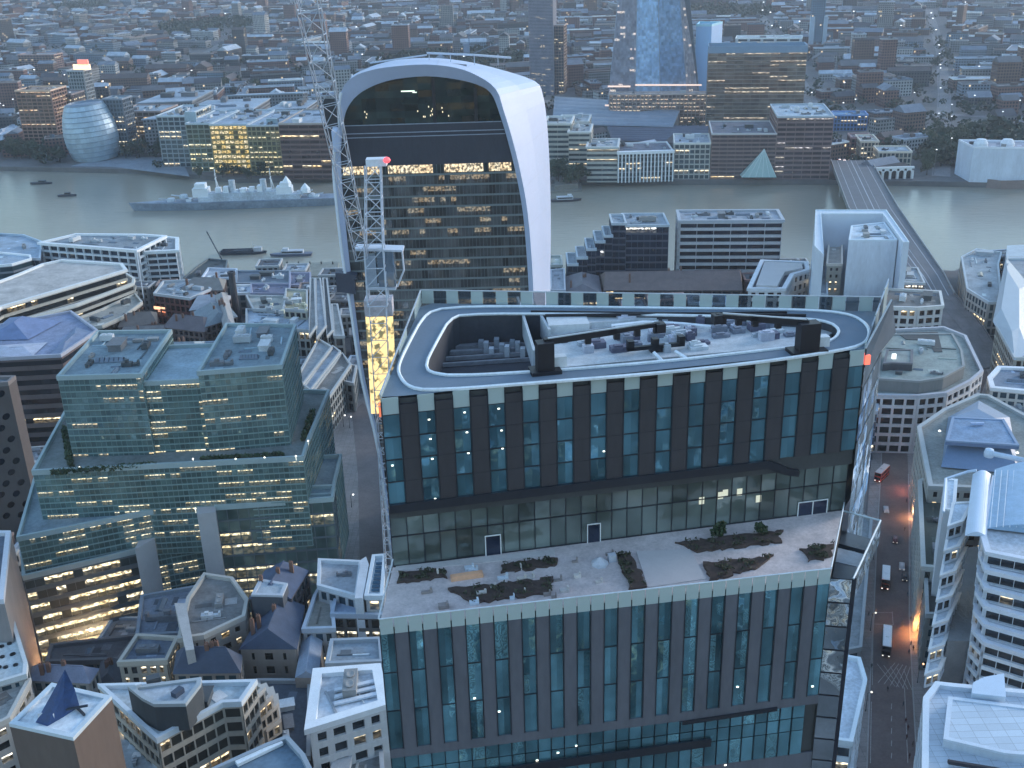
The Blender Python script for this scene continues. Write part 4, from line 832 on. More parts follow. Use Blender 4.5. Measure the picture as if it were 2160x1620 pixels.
# courtyard buildings left of the flared tower
cg = glass((.04, .045, .05), .04)
for lab, pix, z, kk in (('lit cream court building with a square roof grid, beside the flared tower', [(598, 655), (648, 658), (648, 615), (604, 612)], 22, dict(roof=(.4, .36, .25), w=(.42, .4, .33))),
    ('pale long terrace roof nearest the lit court', [(652, 712), (668, 690), (664, 590), (655, 590)], 21, dict(roof=(.28, .29, .29))), ('long pale roof running to the river, second from the lit court', [(668, 716), (688, 690), (676, 590), (666, 590)], 20, dict(roof=(.38, .42, .46))), ('long dark roof running to the river, third from the lit court', [(690, 712), (702, 700), (690, 590), (681, 590)], 19, dict(roof=(.13, .14, .15))), ('narrow roof with an oval rooflight, tight against the white fin', [(705, 712), (726, 712), (712, 645), (700, 645)], 18, dict(roof=(.4, .4, .38))),
    ('pale slanted terrace below the bend of the long roofs', [(626, 800), (640, 812), (700, 735), (672, 718)], 18, dict(roof=(.26, .28, .3))), ('blue grey slanted roof strip below the bend', [(642, 816), (655, 826), (718, 745), (702, 733)], 17, dict(roof=(.32, .38, .45))), ('brown slanted roof strip closest to the street', [(658, 830), (690, 846), (740, 772), (722, 748)], 16, dict(roof=(.2, .19, .18))), ('small grey building with a dark oblong skylight at the top of the left street', [(692, 800), (745, 812), (752, 775), (712, 768)], 13, dict(roof=(.2, .21, .22))), ('dark courtyard block behind the right green roof', [(520, 690), (655, 700), (650, 660), (520, 655)], 18, dict(roof=(.35, .42, .5))), ('cluttered pale roof in front of the lit court', [(535, 655), (600, 658), (600, 628), (520, 626)], 19, dict(roof=(.45, .44, .4)))):
    Bg(lab, pix, z, 'building', 'court_building', g=cg, units=3, rimc=(.42, .44, .45), fh=4, **{'w': (.3, .3, .29), **kk})
for k in range(26):
    p = G(rr.uniform(560, 645), rr.uniform(625, 665), 22.4); m = MB(); m.box(p, (rr.uniform(1, 3), 0, 0), (0, rr.uniform(.8, 2), 0), up*rr.uniform(.5, 2))
    tag(m.build('roof_box', wall(rr.choice(((.6, .58, .45), (.5, .5, .5), (.3, .33, .36))), .7)), 'small box or vent on the cluttered roofs around the lit cream court', 'roof box', 'boxes and vents around the lit cream court')

# ================================================================== bottom left quarter
Bg('tall plain grey stone slab with a pale coping at the left edge', [(24, 1126), (9, 1272), (-150, 1272), (-130, 1126)], 44, w=(.26, .24, .24), plain=True, roof=(.1, .13, .18), rimc=(.6, .62, .68), units=0, rimw=1.0)
pr = Bg('white flat roof with round black rooflights at the left edge', [(-60, 1282), (16, 1274), (56, 1404), (54, 1428), (-60, 1462)], 32, w=(.36, .35, .34), roof=(.5, .55, .57), rimc=(.62, .66, .68), units=0)
for x, y in ((4, 1312), (13, 1335), (20, 1358), (28, 1380), (33, 1403), (4, 1364), (5, 1386), (12, 1408), (-2, 1408), (26, 1381)):
    m = MB(); m.lathe([(.62, 0), (.62, .25), (.5, .28), (0, .28)], G(x, y, 32), 12); m.build('round_rooflight', wall((.01, .012, .015), .3), pr)
house('blue grey gabled roof between the white perforated roof and the blue draped crane', [(66, 1434), (188, 1440), (206, 1412), (70, 1408)], 26, 3, (.2, .22, .3), w=(.3, .28, .26), bw=3)
bx = Bg('tall brown clad box with a bare white roof, in the bottom left corner', [(20, 1530), (155, 1560), (236, 1472), (110, 1444)], 62, w=(.14, .105, .09), plain=True, roof=(.74, .8, .84), rimc=(.6, .68, .74), units=0, rimh=.5, rimw=.7)
m = MB(); 
for fr_ in ((155, 1560), (236, 1472)): p = G(*fr_, 62)
m2 = thing('sheeted_crane', 'small crane wrapped in blue sheeting standing on the bare white roof', 'roof crane', (0, 0, 0)); bl = wall((.015, .05, .16), .5, .5, .8)
b0 = [G(x, y, 62) for x, y in ((75, 1524), (100, 1532), (135, 1512), (168, 1490), (140, 1470), (98, 1486))]; pk = V(137, 1412, G(115, 1500, 62).y); mdp = [p.lerp(pk, .45)+Vector((rr.uniform(-.4, .4), rr.uniform(-.4, .4), 0)) for p in b0]
m = MB()
for k in range(6): j = (k+1) % 6; m.face([b0[k], b0[j], mdp[j], mdp[k]]); m.face([mdp[k], mdp[j], pk])
m.build('sheeting', bl, m2)
for x, y in ((82, 1520), (104, 1522), (131, 1460)): m = MB(); q = G(x, y, 62.2); m.box(q, (1.0, .2, 0), (0, .5, 0), up*1.6); m.build('white_bracket', wall((.7, .74, .8)), m2)
m = MB(); m.bar(G(120, 1500, 63), G(185, 1488, 63.5), .25); m.bar(G(160, 1490, 62.3), G(178, 1508, 62.3), .3); m.build('jib', wall((.03, .04, .06)), m2)
# stepped cream building
sc = Bg('stepped cream office with rounded corner bands and a pale roof, above the bottom edge', [(213, 1452), (538, 1443), (508, 1486), (470, 1488), (333, 1563), (298, 1532), (252, 1488)], 45, w=(.42, .38, .33), g=glass((.05, .05, .045), .3, (1, .72, .4), 1.2, .3), fh=3.6, bw=2.6, pw=.3, bh=1.2, roof=(.47, .54, .58), rimc=(.6, .67, .74), units=3)
for z, pix in ((41.4, [(333, 1572), (474, 1498), (515, 1496), (556, 1455), (538, 1443), (298, 1532)]), (37.8, [(340, 1592), (480, 1512), (530, 1508), (572, 1470), (560, 1448), (300, 1532)]), (34.2, [(345, 1614), (492, 1528), (545, 1520), (584, 1488), (574, 1455), (300, 1540)]), (30, [(350, 1650), (505, 1548), (560, 1540), (590, 1520), (584, 1470), (300, 1560)])):
    block(sc, px(pix, z), z, z-3.4, w=(.38, .35, .31), g=glass((.05, .05, .045), .3, (1, .72, .4), 1.2, .3), fh=3.4, bw=2.4, pw=.5, bh=1.2, roof=(.3, .29, .27), rimc=(.5, .48, .45), units=0, rimh=.7)
m = MB(); m.prism(px([(340, 1500), (520, 1470), (560, 1460), (500, 1600), (330, 1600)], 26), 0, 26.5); m.build('lower_wall', wall((.34, .31, .28), .8), sc)
block(sc, px([(270, 1452), (425, 1432), (424, 1446), (392, 1488), (325, 1489), (300, 1476)], 51.5), 51.5, 45, w=(.06, .07, .08), plain=True, roof=(.42, .47, .52), rimc=(.4, .45, .48), units=0, rimh=.5)
for x0, y0, x1, y1, c in ((372, 1474, 390, 1460, (.05, .07, .11)), (310, 1446, 340, 1438, (.06, .07, .08)), (288, 1456, 300, 1452, (.7, .75, .8))):
    a, b = G(x0, y0, 51.5), G(x1, y1, 51.5); m = MB(); m.box(a, b-a, Vector((-(b-a).y, (b-a).x, 0))*.6, up*1.2); m.build('roof_hatch', wall(c, .5), sc)
m = MB(); m.prism(px([(268, 1508), (292, 1515), (282, 1500), (300, 1498)][:3], 45.2), 45, 45.6); m.build('roof_hatch', wall((.08, .1, .12), .4), sc)
bs = Bg('slate blue roof with one long white bar rooflight at the bottom edge', [(340, 1680), (560, 1580), (606, 1562), (640, 1600), (680, 1680)], 47, w=(.2, .2, .22), roof=(.13, .2, .27), rimc=(.3, .36, .42), units=0)
m = MB(); a, b = G(502, 1618, 47.2), G(598, 1572, 47.2); m.box(a, b-a, Vector((-(b-a).y, (b-a).x, 0)).normalized()*1.4, up*.7); m.build('bar_rooflight', wall((.72, .8, .86), .3), bs)
house('dark slate hipped roof with one white hatch, behind the stepped cream office', [(368, 1420), (505, 1418), (508, 1384), (375, 1376)], 30, 5, (.055, .075, .12), hip=.2, w=(.25, .22, .2), bw=3)
hs = house('stone fronted house with dormers and two lit top windows under a long slate roof', [(508, 1368), (624, 1368), (640, 1280), (560, 1285)], 30, 5, (.06, .085, .14), hip=.1, w=(.3, .26, .23), g=glass((.03, .035, .035), .08), bw=5.4, pw=2.6, fh=4.2, bh=1.9)
house('blue slate roof with a square pale terrace let into it, below the green office', [(528, 1262), (612, 1262), (648, 1205), (560, 1205)], 34, 4, (.07, .1, .17), hip=.1, w=(.1, .09, .1), bw=3)
tr = Bg('small pale square roof terrace in front of the blue slate roof', [(530, 1256), (596, 1258), (607, 1232), (548, 1222)], 37.5, 'roof terrace', 'roof_terrace', w=(.08, .09, .11), roof=(.42, .47, .52), rimc=(.5, .54, .6), units=0, plain=True, rimh=.3)
Bg('stone fronted building with a lit attic row, left of the dark hipped roof', [(252, 1402), (352, 1398), (375, 1350), (290, 1345)], 27, w=(.38, .34, .29), g=glass((.04, .04, .04), .5, (1, .85, .6), 1.6), fh=3.5, bw=2.6, pw=1, roof=(.13, .16, .21), rimc=(.5, .46, .4), units=2)
Bg('wide slate grey roof sloping between the lit office and the beige curved building', [(290, 1345), (388, 1340), (425, 1240), (300, 1262)], 22, w=(.15, .16, .18), roof=(.16, .19, .24), rimc=(.22, .26, .31), units=2)
Bg('dark brown courtyard roof under the lit office', [(100, 1400), (250, 1395), (290, 1345), (110, 1365)], 14, w=(.14, .13, .12), roof=(.1, .1, .11), rimc=(.16, .16, .17), units=3)  # dark base colours for wall and roof
cb = Bg('beige stone building with a concave curved top and narrow end wall, in the left foreground', [(378, 1352), (430, 1345), (515, 1305), (522, 1270), (490, 1225), (432, 1216), (398, 1266)], 33, w=(.33, .3, .27), g=glass((.03, .03, .03), .05), bw=3.4, pw=1.6, fh=3.8, bh=1.8, roof=(.2, .2, .2), rimc=(.46, .45, .42), units=3)
m = MB(); m.prism(px([(368, 1272), (392, 1272), (410, 1370), (392, 1372)], 36), 0, 36); m.build('end_wall', wall((.42, .42, .42), .8), cb)
pt = Bg('pale L shaped roof with a long blue grey lead slope, left of the tower', [(640, 1332), (706, 1330), (700, 1272), (676, 1240), (664, 1262)], 30, w=(.38, .38, .38), roof=(.24, .24, .22), rimc=(.5, .55, .62), units=4)
o = gable(pt, px([(622, 1430), (672, 1430), (682, 1336), (640, 1334)], 27), 27, 29, (.27, .33, .42), 0, 'lead_slope', 0); m = MB(); m.prism(px([(622, 1430), (672, 1430), (682, 1336), (640, 1334)], 27), 0, 27); m.build('wall', wall((.25, .22, .2)), pt)
fw = Bg('building with a tall white curved fin wall and grey deck, beside the left street', [(672, 1240), (752, 1262), (762, 1190), (674, 1186)], 34, w=(.4, .42, .44), roof=(.33, .36, .4), rimc=(.6, .66, .72), units=4)
m = MB(); a = [G(x, y, 37) for x, y in ((748, 1262), (755, 1215), (762, 1180), (772, 1174), (778, 1190), (772, 1225), (765, 1262))]; m.prism([(p.x, p.y) for p in a], 20, 37); m.build('fin_wall', wall((.55, .6, .66), .7), fw)
sg_ = Bg('pale roof with blue tinted solar panels, tight against the nearest tower left edge', [(772, 1262), (806, 1262), (812, 1176), (788, 1178)], 36, w=(.4, .43, .46), roof=(.5, .6, .68), rimc=(.6, .68, .75), units=1)
for k in range(8): p = G(783+k*1.4, 1248-k*8, 36.2); m = MB(); m.box(p, (2.2, 0, 0), (0, .8, .35), (0, 0, .08)); m.build('solar_panel', wall((.04, .1, .16), .25), sg_)
Bg('blue grey flat roof over a dark lit arcade, left of the tower terrace', [(700, 1300), (806, 1302), (806, 1270), (708, 1268)], 31, w=(.12, .12, .12), g=glass((.04, .04, .04), .45, (1, .9, .7), 1.2), fh=4, roof=(.24, .31, .42), rimc=(.35, .42, .52), units=0)
Bg('dark roofed building with a rounded glazed top, behind the white punched building', [(690, 1405), (806, 1400), (802, 1352), (700, 1356)], 30, w=(.13, .14, .16), roof=(.28, .33, .38), rimc=(.34, .4, .46), units=5)
wp = Bg('white building with square punched windows and ribbed roof, left of the nearest tower', [(652, 1540), (812, 1490), (797, 1412), (668, 1422)], 42, w=(.68, .7, .72), g=glass((.04, .05, .06), .18, (1, .85, .55), .8), fh=4.4, bw=4.2, pw=1.5, bh=1.6, t=.8, roof=(.55, .6, .66), rimc=(.82, .86, .9), units=2, rimw=1.4)
for k in range(3): a, b = G(705, 1462+k*14, 42.3), G(798, 1440+k*14, 42.3); m = MB(); m.box(a, b-a, (0, 1.1, 0), up*.5); m.build('roof_rib', wall((.68, .73, .8), .5), wp)
Bg('dark slate terrace with a row of small square rooflights, left of the white punched building', [(560, 1600), (652, 1600), (654, 1440), (545, 1440)], 24, w=(.13, .11, .11), roof=(.06, .075, .1), rimc=(.3, .32, .34), units=6)
Bg('grey cluttered flat roof along the bottom edge left of the nearest tower', [(640, 1690), (812, 1690), (805, 1590), (680, 1592)], 30, w=(.25, .25, .26), roof=(.2, .22, .23), rimc=(.42, .45, .48), units=8)
Bg('pale stone corner building below the slab with round rooflights', [(-60, 1560), (20, 1520), (62, 1440), (-60, 1466)], 30, w=(.42, .4, .38), g=glass((.03, .03, .03), .25, (1, .95, .8), 1.6), fh=3.6, bw=4, bh=1.7, pw=1.2, roof=(.34, .34, .33), units=4, rimc=(.5, .5, .48))
Bg('grey stone gabled range between the brown box and the stepped cream office', [(240, 1640), (330, 1640), (326, 1568), (262, 1500), (238, 1540)], 36, w=(.36, .36, .34), g=glass((.04, .05, .05), .08), roof=(.38, .43, .46), rimc=(.48, .52, .54), units=3)
house('narrow slate house behind the brown box', [(205, 1440), (255, 1450), (262, 1400), (215, 1398)], 18, 3, (.09, .1, .12), w=(.25, .23, .2))

# ================================================================== right side
cw = Bg('pale office with a curved front of square windows, right of the nearest tower', [(1835, 836), (1935, 838), (1995, 832), (2046, 806), (2070, 786), (2052, 748), (2035, 712), (1990, 694), (1870, 700)], 24, w=(.64, .61, .62), g=glass((.015, .015, .02), .03), fh=3.7, bw=4.2, pw=.9, bh=1.2, t=.7, roof=(.25, .28, .27), rimc=(.5, .5, .54), units=0)
block(cw, px([(1850, 800), (1940, 806), (1990, 798), (2035, 774), (2030, 740), (2010, 705), (1880, 706), (1855, 740)], 29), 29, 24, w=(.2, .2, .2), plain=True, roof=(.27, .31, .29), rimc=(.3, .31, .31), units=4, rimh=.5)
block(cw, px([(1862, 768), (1880, 766), (1925, 768), (1926, 738), (1870, 738)], 32), 32, 28, w=(.06, .06, .07), plain=True, roof=(.24, .27, .26), units=0, rimh=.3)
m = MB(); p = G(1880, 772, 29); m.box(p, (1.6, 0, 0), (0, .8, 0), up*5); m.build('lit_slot', lamp_mat((.95, .95, .9), .9), cw)
m = MB(); m.prism(px([(1892, 702), (1978, 700), (1988, 742), (1970, 742), (1962, 718), (1912, 716)], 29.2), 29.0, 29.25); m.build('dark_recess_slab', wall((.05, .055, .06), .7), cw)  # flat dark slab; the darkness of a recess put into its colour
for k in range(5):
    a = G(1868+k*17, 920, 2.2); m = MB(); m.box(a, (2.6, 0, 0), (0, .3, 0), up*2.6); m.build('shop_window', lamp_mat((1, .72, .42), 1.5 if k > 1 else .35), cw)
wb = Bg('cream building with white window frames and arched bays, behind the curved front office', [(1862, 650), (1935, 652), (1988, 648), (1982, 618), (1872, 612)], 24, w=(.6, .58, .56), g=glass((.015, .015, .02), .02), fh=4, bw=4, pw=1.1, bh=1.3, t=.7, roof=(.2, .19, .18), rimc=(.65, .64, .62), units=3)
Bg('pale grey flat roof with a row of lit attic windows, near the bridge end', [(1868, 598), (1950, 600), (1935, 568), (1872, 566)], 16, w=(.2, .17, .16), g=glass((.04, .035, .03), .4, (1, .95, .85), 1.6), roof=(.36, .41, .45), rimc=(.5, .54, .57), units=2)
hp = thing('hipped_office', 'stone building with a blue grey faceted metal roof on the street corner at right', 'office building')
block(hp, px([(1936, 905), (1960, 1030), (2240, 1040), (2180, 890), (2085, 838), (2062, 836), (1990, 868)], 27), 27, w=(.36, .36, .34), g=glass((.03, .03, .035), .1), bw=3.4, pw=1.4, bh=1.7, roof=(.24, .26, .25), rimc=(.42, .44, .44), units=0, rimw=1.2)
def frustum(root, base, top, zb, zt, name, mat, capm=None):
    m = MB(); n_ = len(base)
    for k in range(n_): j = (k+1) % n_; m.face([(*base[k], zb), (*base[j], zb), (*top[j], zt), (*top[k], zt)])
    m.face([(*p, zt) for p in top]); return m.build(name, mat, root)
mr = wall((.17, .25, .38), .45, .15, .1)
frustum(hp, px([(1985, 985), (2150, 1000), (2130, 880), (2065, 845), (2000, 880)], 27.5), px([(2005, 920), (2125, 928), (2100, 882), (2062, 862), (2010, 880)], 33), 27.5, 33, 'faceted_roof', mr)
block(hp, px([(1995, 930), (2150, 940), (2118, 885), (2008, 880)], 34.5), 34.5, 33, w=(.14, .2, .32), plain=True, roof=(.2, .3, .44), rimc=(.25, .34, .48), units=0, rimh=.25)
m = MB(); a = G(2048, 898, 34.7); m.box(a, (4.6, 0, 0), (0, .8, 0), up*.9); m.build('dormer', wall((.4, .5, .7), .5), hp)
for x, y in ((1982, 909), (1997, 946), (2010, 947), (2146, 955), (2075, 870)): m = MB(); m.lathe([(0, -.4), (.55, 0), (0, .5)], G(x, y, 28.6), 8); m.build('roof_lamp', lamp_mat((1, 1, .95), 1.6), hp)
Bg('building with yellow lit shop bays at the right edge, beside the faceted metal roof', [(2090, 880), (2230, 900), (2230, 850), (2092, 846)], 12, w=(.1, .09, .08), g=glass((.05, .04, .03), .7, (1, .75, .4), 1.8, top=.2), fh=4, bw=3, pw=1, roof=(.3, .32, .35), units=2)
Bg('white rimmed round cornered roof at the right edge above the lit shop bays', [(2084, 800), (2090, 822), (2240, 836), (2230, 782), (2105, 777)], 18, w=(.55, .53, .5), roof=(.2, .25, .32), rimc=(.85, .87, .9), units=3, rimw=1.6)
# strip beside the street: long dark roof with a pale edge wall
Bg('long dark green flat roof with a pale edge wall, right of the street', [(1945, 1200), (2010, 1205), (2002, 1010), (1955, 1010), (1938, 1020)], 22, w=(.36, .37, .36), g=glass((.03, .04, .04), .05), roof=(.05, .065, .055), rimc=(.45, .47, .46), units=5, rimw=1.0)
Bg('small dark roofed annex between the street and the layered white building', [(1955, 1300), (2000, 1300), (2008, 1215), (1952, 1215)], 18, w=(.2, .22, .22), roof=(.05, .06, .06), rimc=(.4, .44, .46), units=3)
# layered white balcony building
lw_ = thing('layered_office', 'white layered office with dark ribbon windows and rounded corners, stepping up at the right edge', 'office building')
wg = glass((.03, .04, .05), .06, (1, .85, .55), 1.2, .4)
for k, (z, sh) in enumerate(((52, 0), (48.4, 6), (44.8, 12), (41.2, 18), (37.6, 24), (34, 30))):
    pix = [(2085-sh*.2, 1165+k*38), (2260, 1200+k*42), (2300, 1000), (2100, 1010), (2075-sh*.6, 1130+k*40)]
    block(lw_, px(pix, z), z, z-3.55 if k < 5 else 0, w=(.66, .7, .76), g=wg, fh=3.55, bw=3, pw=.12, bh=1.0, t=.9, roof=(.5, .53, .58), rimc=(.66, .7, .78), units=0, rimh=.6)
m = MB(); m.prism(px([(1998, 1352), (2052, 1352), (2082, 1150), (2040, 1155)], 30), 0, 30); m.build('grey_slab_wall', wall((.2, .21, .22), .7), lw_)
for k in range(7):
    z = 50-k*4.2; pix = [(2000-k*8, 1110+k*52), (2030-k*8, 1100+k*52), (2052-k*7, 1060+k*48), (2010-k*7, 1062+k*48)]
    block(lw_, px(pix, z), z, z-4, w=(.66, .72, .8), g=wg, fh=3.9, bw=2.6, pw=.4, bh=1.5, t=.3, roof=(.6, .68, .76), units=0, rimh=.3)
# barrel roofs
def barrel(root, pix, z, h_, mat, n=10, name='barrel_roof'):
    P_ = [G(x, y, z) for x, y in pix]; m = MB()   # P: near-left, near-right, far-right, far-left
    for k in range(n):
        t0, t1 = k/n, (k+1)/n; f = lambda a, b, t: a.lerp(b, t)+up*h_*math.sin(math.pi*t); m.face([f(P_[0], P_[1], t0), f(P_[0], P_[1], t1), f(P_[3], P_[2], t1), f(P_[3], P_[2], t0)])
    m.face([P_[0].lerp(P_[1], k/n)+up*h_*math.sin(math.pi*k/n) for k in range(n+1)]); o = m.build(name, mat, root); return o
wr = wall((.55, .66, .8), .4, .08, .1); br_ = wall((.3, .45, .62), .25, .2, .4)
barrel(lw_, [(2035, 1130), (2082, 1132), (2090, 1000), (2052, 1000)], 52.3, 1.3, wr)
barrel(lw_, [(2082, 1115), (2260, 1135), (2260, 985), (2098, 990)], 52.6, 2.4, br_)
for k in range(9): a, b = G(2088+k*14, 1112, 54.2), G(2100+k*13, 992, 54.2); m = MB(); m.bar(a, b, .12); m.build('roof_rib', wall((.7, .76, .82)), lw_)
m = MB(); m.tube([G(1990, 1080, 52), G(1995, 1010, 52.5), G(2040, 995, 53), G(2060, 992, 54)], .4); m.build('white_edge_beam', wr, lw_)
m = MB(); p = G(2085, 965, 50); m.lathe([(0, 0), (1.3, .3), (1.5, 1.4), (1.2, 2.6), (0, 3)], p, 12); m.tube([p+up*1.5, G(2180, 975, 51.5)], .8, 8); m.build('white_pipe', wr, lw_)
Bg('small white slanted roof panel with a dark gable, left of the white barrel roof', [(1990, 1075), (2015, 1078), (2020, 1012), (1992, 1010)], 46, w=(.6, .65, .72), roof=(.62, .7, .78), rimc=(.8, .85, .9), units=0, plain=True, rimh=.3)
# white panelled building at bottom right
bw_ = thing('panelled_office', 'white panelled roof building with ribbon windows in the bottom right corner', 'office building')
block(bw_, px([(1948, 1620), (1950, 1480), (1975, 1448), (2010, 1452), (2260, 1475), (2260, 1700), (1945, 1700)], 46), 46, 0, w=(.6, .66, .74), g=wg, fh=3.8, bw=3, pw=.2, bh=1.7, roof=(.55, .62, .7), rimc=(.68, .75, .83), rm=wall((.55, .63, .72), .5, .08, .2, panel=2.6), units=0, rimw=.9)
block(bw_, px([(1990, 1560), (2120, 1590), (2240, 1600), (2240, 1500), (2000, 1470)], 48), 48, 45.9, w=(.55, .62, .7), plain=True, roof=(.58, .66, .75), rm=wall((.58, .67, .77), .5, .06, .2, panel=3.2), rimc=(.62, .7, .8), units=0, rimh=.2)
m = MB(); P_ = [G(x, y, 49) for x, y in ((2052, 1440), (2075, 1428), (2118, 1420), (2122, 1470), (2050, 1462))]; m.prism([(p.x, p.y) for p in P_], 46, 49); m.build('curved_roof_piece', wr, bw_)
m = MB(); a, b = G(1998, 1608, 46.4), G(2190, 1640, 46.4); m.box(a, b-a, (0, -.6, 0), up*.8); m.build('dark_gutter', wall((.03, .03, .04)), bw_)
Bg('white tiered corner between the dark tower post and the street near the bottom edge', [(1722, 1560), (1795, 1570), (1825, 1440), (1812, 1395), (1785, 1390), (1740, 1400)], 26, w=(.6, .66, .72), g=wg, fh=4, pw=.2, bh=1.6, roof=(.55, .62, .7), rimc=(.72, .8, .86), units=1)
Bg('low white terrace at the bottom edge between the nearest tower and the street', [(1700, 1720), (1790, 1720), (1798, 1590), (1725, 1585)], 18, w=(.5, .56, .62), g=wg, roof=(.45, .52, .58), rimc=(.65, .72, .78), units=2)
Bg('grey stone office along the left side of the street, mostly behind the tower edge', [(1762, 1380), (1815, 1370), (1838, 1100), (1800, 1080)], 8, w=(.3, .31, .32), roof=(.2, .23, .25), rimc=(.3, .33, .35), units=3)
Bg('narrow glass building between the nearest tower and the top of the street', [(1800, 870), (1850, 872), (1856, 790), (1830, 780)], 20, w=(.25, .28, .33), g=glass((.1, .14, .2), .1), fh=3.5, bw=1.4, pw=.1, bh=.4, roof=(.3, .33, .36), units=0)
# right of the bridge road
rb_ = thing('ridged_roof_building', 'building with a big pale ridged metal roof at the right edge above the bridge road', 'building'); block(rb_, px([(2102, 690), (2140, 758), (2260, 760), (2260, 545), (2125, 545)], 20), 20, w=(.4, .37, .32), g=glass((.04, .035, .03), .1), roof=(.3, .33, .36), rimc=(.5, .52, .52), units=0)
frustum(rb_, px([(2094, 678), (2140, 760), (2170, 745), (2170, 600), (2122, 542)], 20.3), px([(2112, 650), (2135, 700), (2150, 690), (2150, 610), (2125, 570)], 24), 20.3, 24, 'metal_roof', wall((.42, .48, .54), .5, .1))
for k in range(9): m = MB(); a, b = G(2098+k*5, 676+k*9, 20.6), G(2126+k*3, 556+k*16, 22.4); m.bar(a, b, .3); m.build('roof_ridge', wall((.22, .27, .33), .5), rb_)
m = MB(); m.prism(px([(2120, 560), (2180, 560), (2180, 530), (2122, 532)], 17), 15, 21); m.build('back_roof', wall((.5, .56, .6)), rb_)
Bg('stone riverside hall with a curved end and white coping, right of the bridge', [(2028, 545), (2040, 612), (2085, 640), (2112, 640), (2105, 560), (2112, 535), (2060, 528)], 17, w=(.38, .37, .35), roof=(.33, .37, .4), rimc=(.5, .56, .6), units=3)
Bg('dark grassy roofed block at the right edge behind the ridged roof', [(2150, 620), (2260, 640), (2260, 530), (2150, 520)], 15, w=(.2, .2, .18), roof=(.12, .14, .1), units=3)

# ================================================================== between the towers and the river, right of the flared tower
dk = dict(w=(.07, .08, .11), g=glass((.02, .035, .07), .04, (.9, .95, 1), 1.4, .5), fh=4, bw=3.4, pw=.25, bh=1.0, roof=(.28, .33, .38), rimc=(.5, .56, .62))
sd_ = thing('stepped_riverside_block', 'dark blue stepped office on the river, right of the flared tower', 'office building')
for x0, x1, yt, yb, dp in ((1318, 1408, 478, 612, 26), (1290, 1320, 474, 612, 20), (1274, 1292, 500, 614, 20), (1256, 1276, 512, 616, 22), (1238, 1258, 528, 618, 22), (1218, 1240, 546, 620, 22), (1198, 1220, 560, 622, 22)):
    a, b = G(x0, yb), G(x1-1, yb); z = V(x0, yt, a.y).z; block(sd_, [(p.x, p.y) for p in (a, b, b+Vector((.5, dp, 0)), a+Vector((.5, dp, 0)))], z, units=2, **dk)
bn = Bf('flat topped riverside office with white balcony bands and dark glass, centre right', 1430, 1640, 468, 614, 22, w=(.5, .5, .52), g=glass((.012, .014, .03), .03), fh=3.9, bw=9, pw=.25, bh=1.5, t=1.2, roof=(.32, .35, .4), rimc=(.42, .45, .5), units=8)
house('long dark brown riverside shed with a pitched roof, just beyond the nearest tower', [(1275, 612), (1565, 612), (1562, 572), (1268, 580)], 14, 6, (.15, .115, .11), hip=.02, w=(.08, .06, .06), g=glass((.02, .02, .03), .05), bw=5)
house('small brown gabled shed left of the long riverside shed', [(1190, 620), (1268, 618), (1262, 582), (1192, 584)], 13, 4, (.16, .15, .17), w=(.1, .1, .12))
Bg('blue grey boxy plant building between the flared tower and the brown sheds', [(1162, 615), (1192, 615), (1190, 570), (1162, 572)], 16, w=(.24, .26, .3), roof=(.3, .33, .38), units=1)
Bg('small pale rooftop on the river beside the white fin', [(1160, 562), (1186, 562), (1184, 542), (1160, 542)], 14, w=(.25, .27, .26), roof=(.42, .45, .4), units=1)
wq = Bg('stone building with a white chamfered roof outlined in black, behind the nearest tower', [(1578, 612), (1655, 612), (1672, 582), (1705, 572), (1702, 556), (1606, 552)], 24, w=(.62, .62, .63), g=glass((.02, .02, .03), .02), fh=4.4, bw=4, pw=1.6, bh=1.8, t=.6, roof=(.05, .06, .09), rimc=(.72, .75, .8), units=0, rimw=1.6)
m = MB(); m.prism(inset(px([(1594, 602), (1640, 604), (1656, 574), (1694, 566), (1692, 556), (1612, 552)], 26), .2), 24, 26.2); m.build('raised_roof', wall((.5, .49, .5), .6, .15), wq)
# white sheeted block
ws = thing('sheeted_block', 'tall pale blue box wrapped in white sheeting beside the bridge', 'building under repair')
wsm = dict(w=(.66, .72, .8), plain=True, roof=(.62, .68, .74), rimc=(.7, .78, .85), units=0, rimh=.6)
block(ws, px([(1790, 508), (1893, 508), (1866, 470), (1795, 478)], 46), 46, **{**wsm, 'units': 4})
m = MB(); P_ = px([(1718, 520), (1720, 444), (1870, 444), (1918, 512), (1905, 512), (1862, 452), (1732, 452), (1738, 540)], 48); m.prism(P_, 0, 48); m.build('outer_screen', wall((.62, .68, .76), .6, .08), ws)
m = MB(); m.rim(P_, .5, 48, 48.5); m.build('screen_coping', wall((.7, .78, .85), .6), ws)
m = MB()
for x in (1791, 1840, 1889): a = G(x, 507, 46); m.box((a.x, a.y-.15, 2), (.35, 0, 0), (0, .2, 0), (0, 0, 44))
for f in (.45,): a = G(1790, 510, 46); b = G(1893, 510, 46); m.box((a.x, a.y-.2, 14), (b.x-a.x, 0, 0), (0, .3, 0), (0, 0, 1.0))
m.build('sheeting_seam', wall((.3, .36, .45)), ws)
Bg('narrow cream tower with small dark windows squeezed beside the white sheeted block', [(1744, 560), (1776, 560), (1776, 500), (1750, 500)], 30, 'building', w=(.5, .46, .4), g=glass((.03, .03, .03), .1), fh=4, bw=4, pw=1.8, bh=2, roof=(.4, .38, .35), units=2)
Bg('grey glass sliver building left of the narrow cream tower', [(1708, 620), (1745, 625), (1742, 560), (1712, 555)], 20, w=(.3, .34, .38), roof=(.35, .4, .45), units=1)
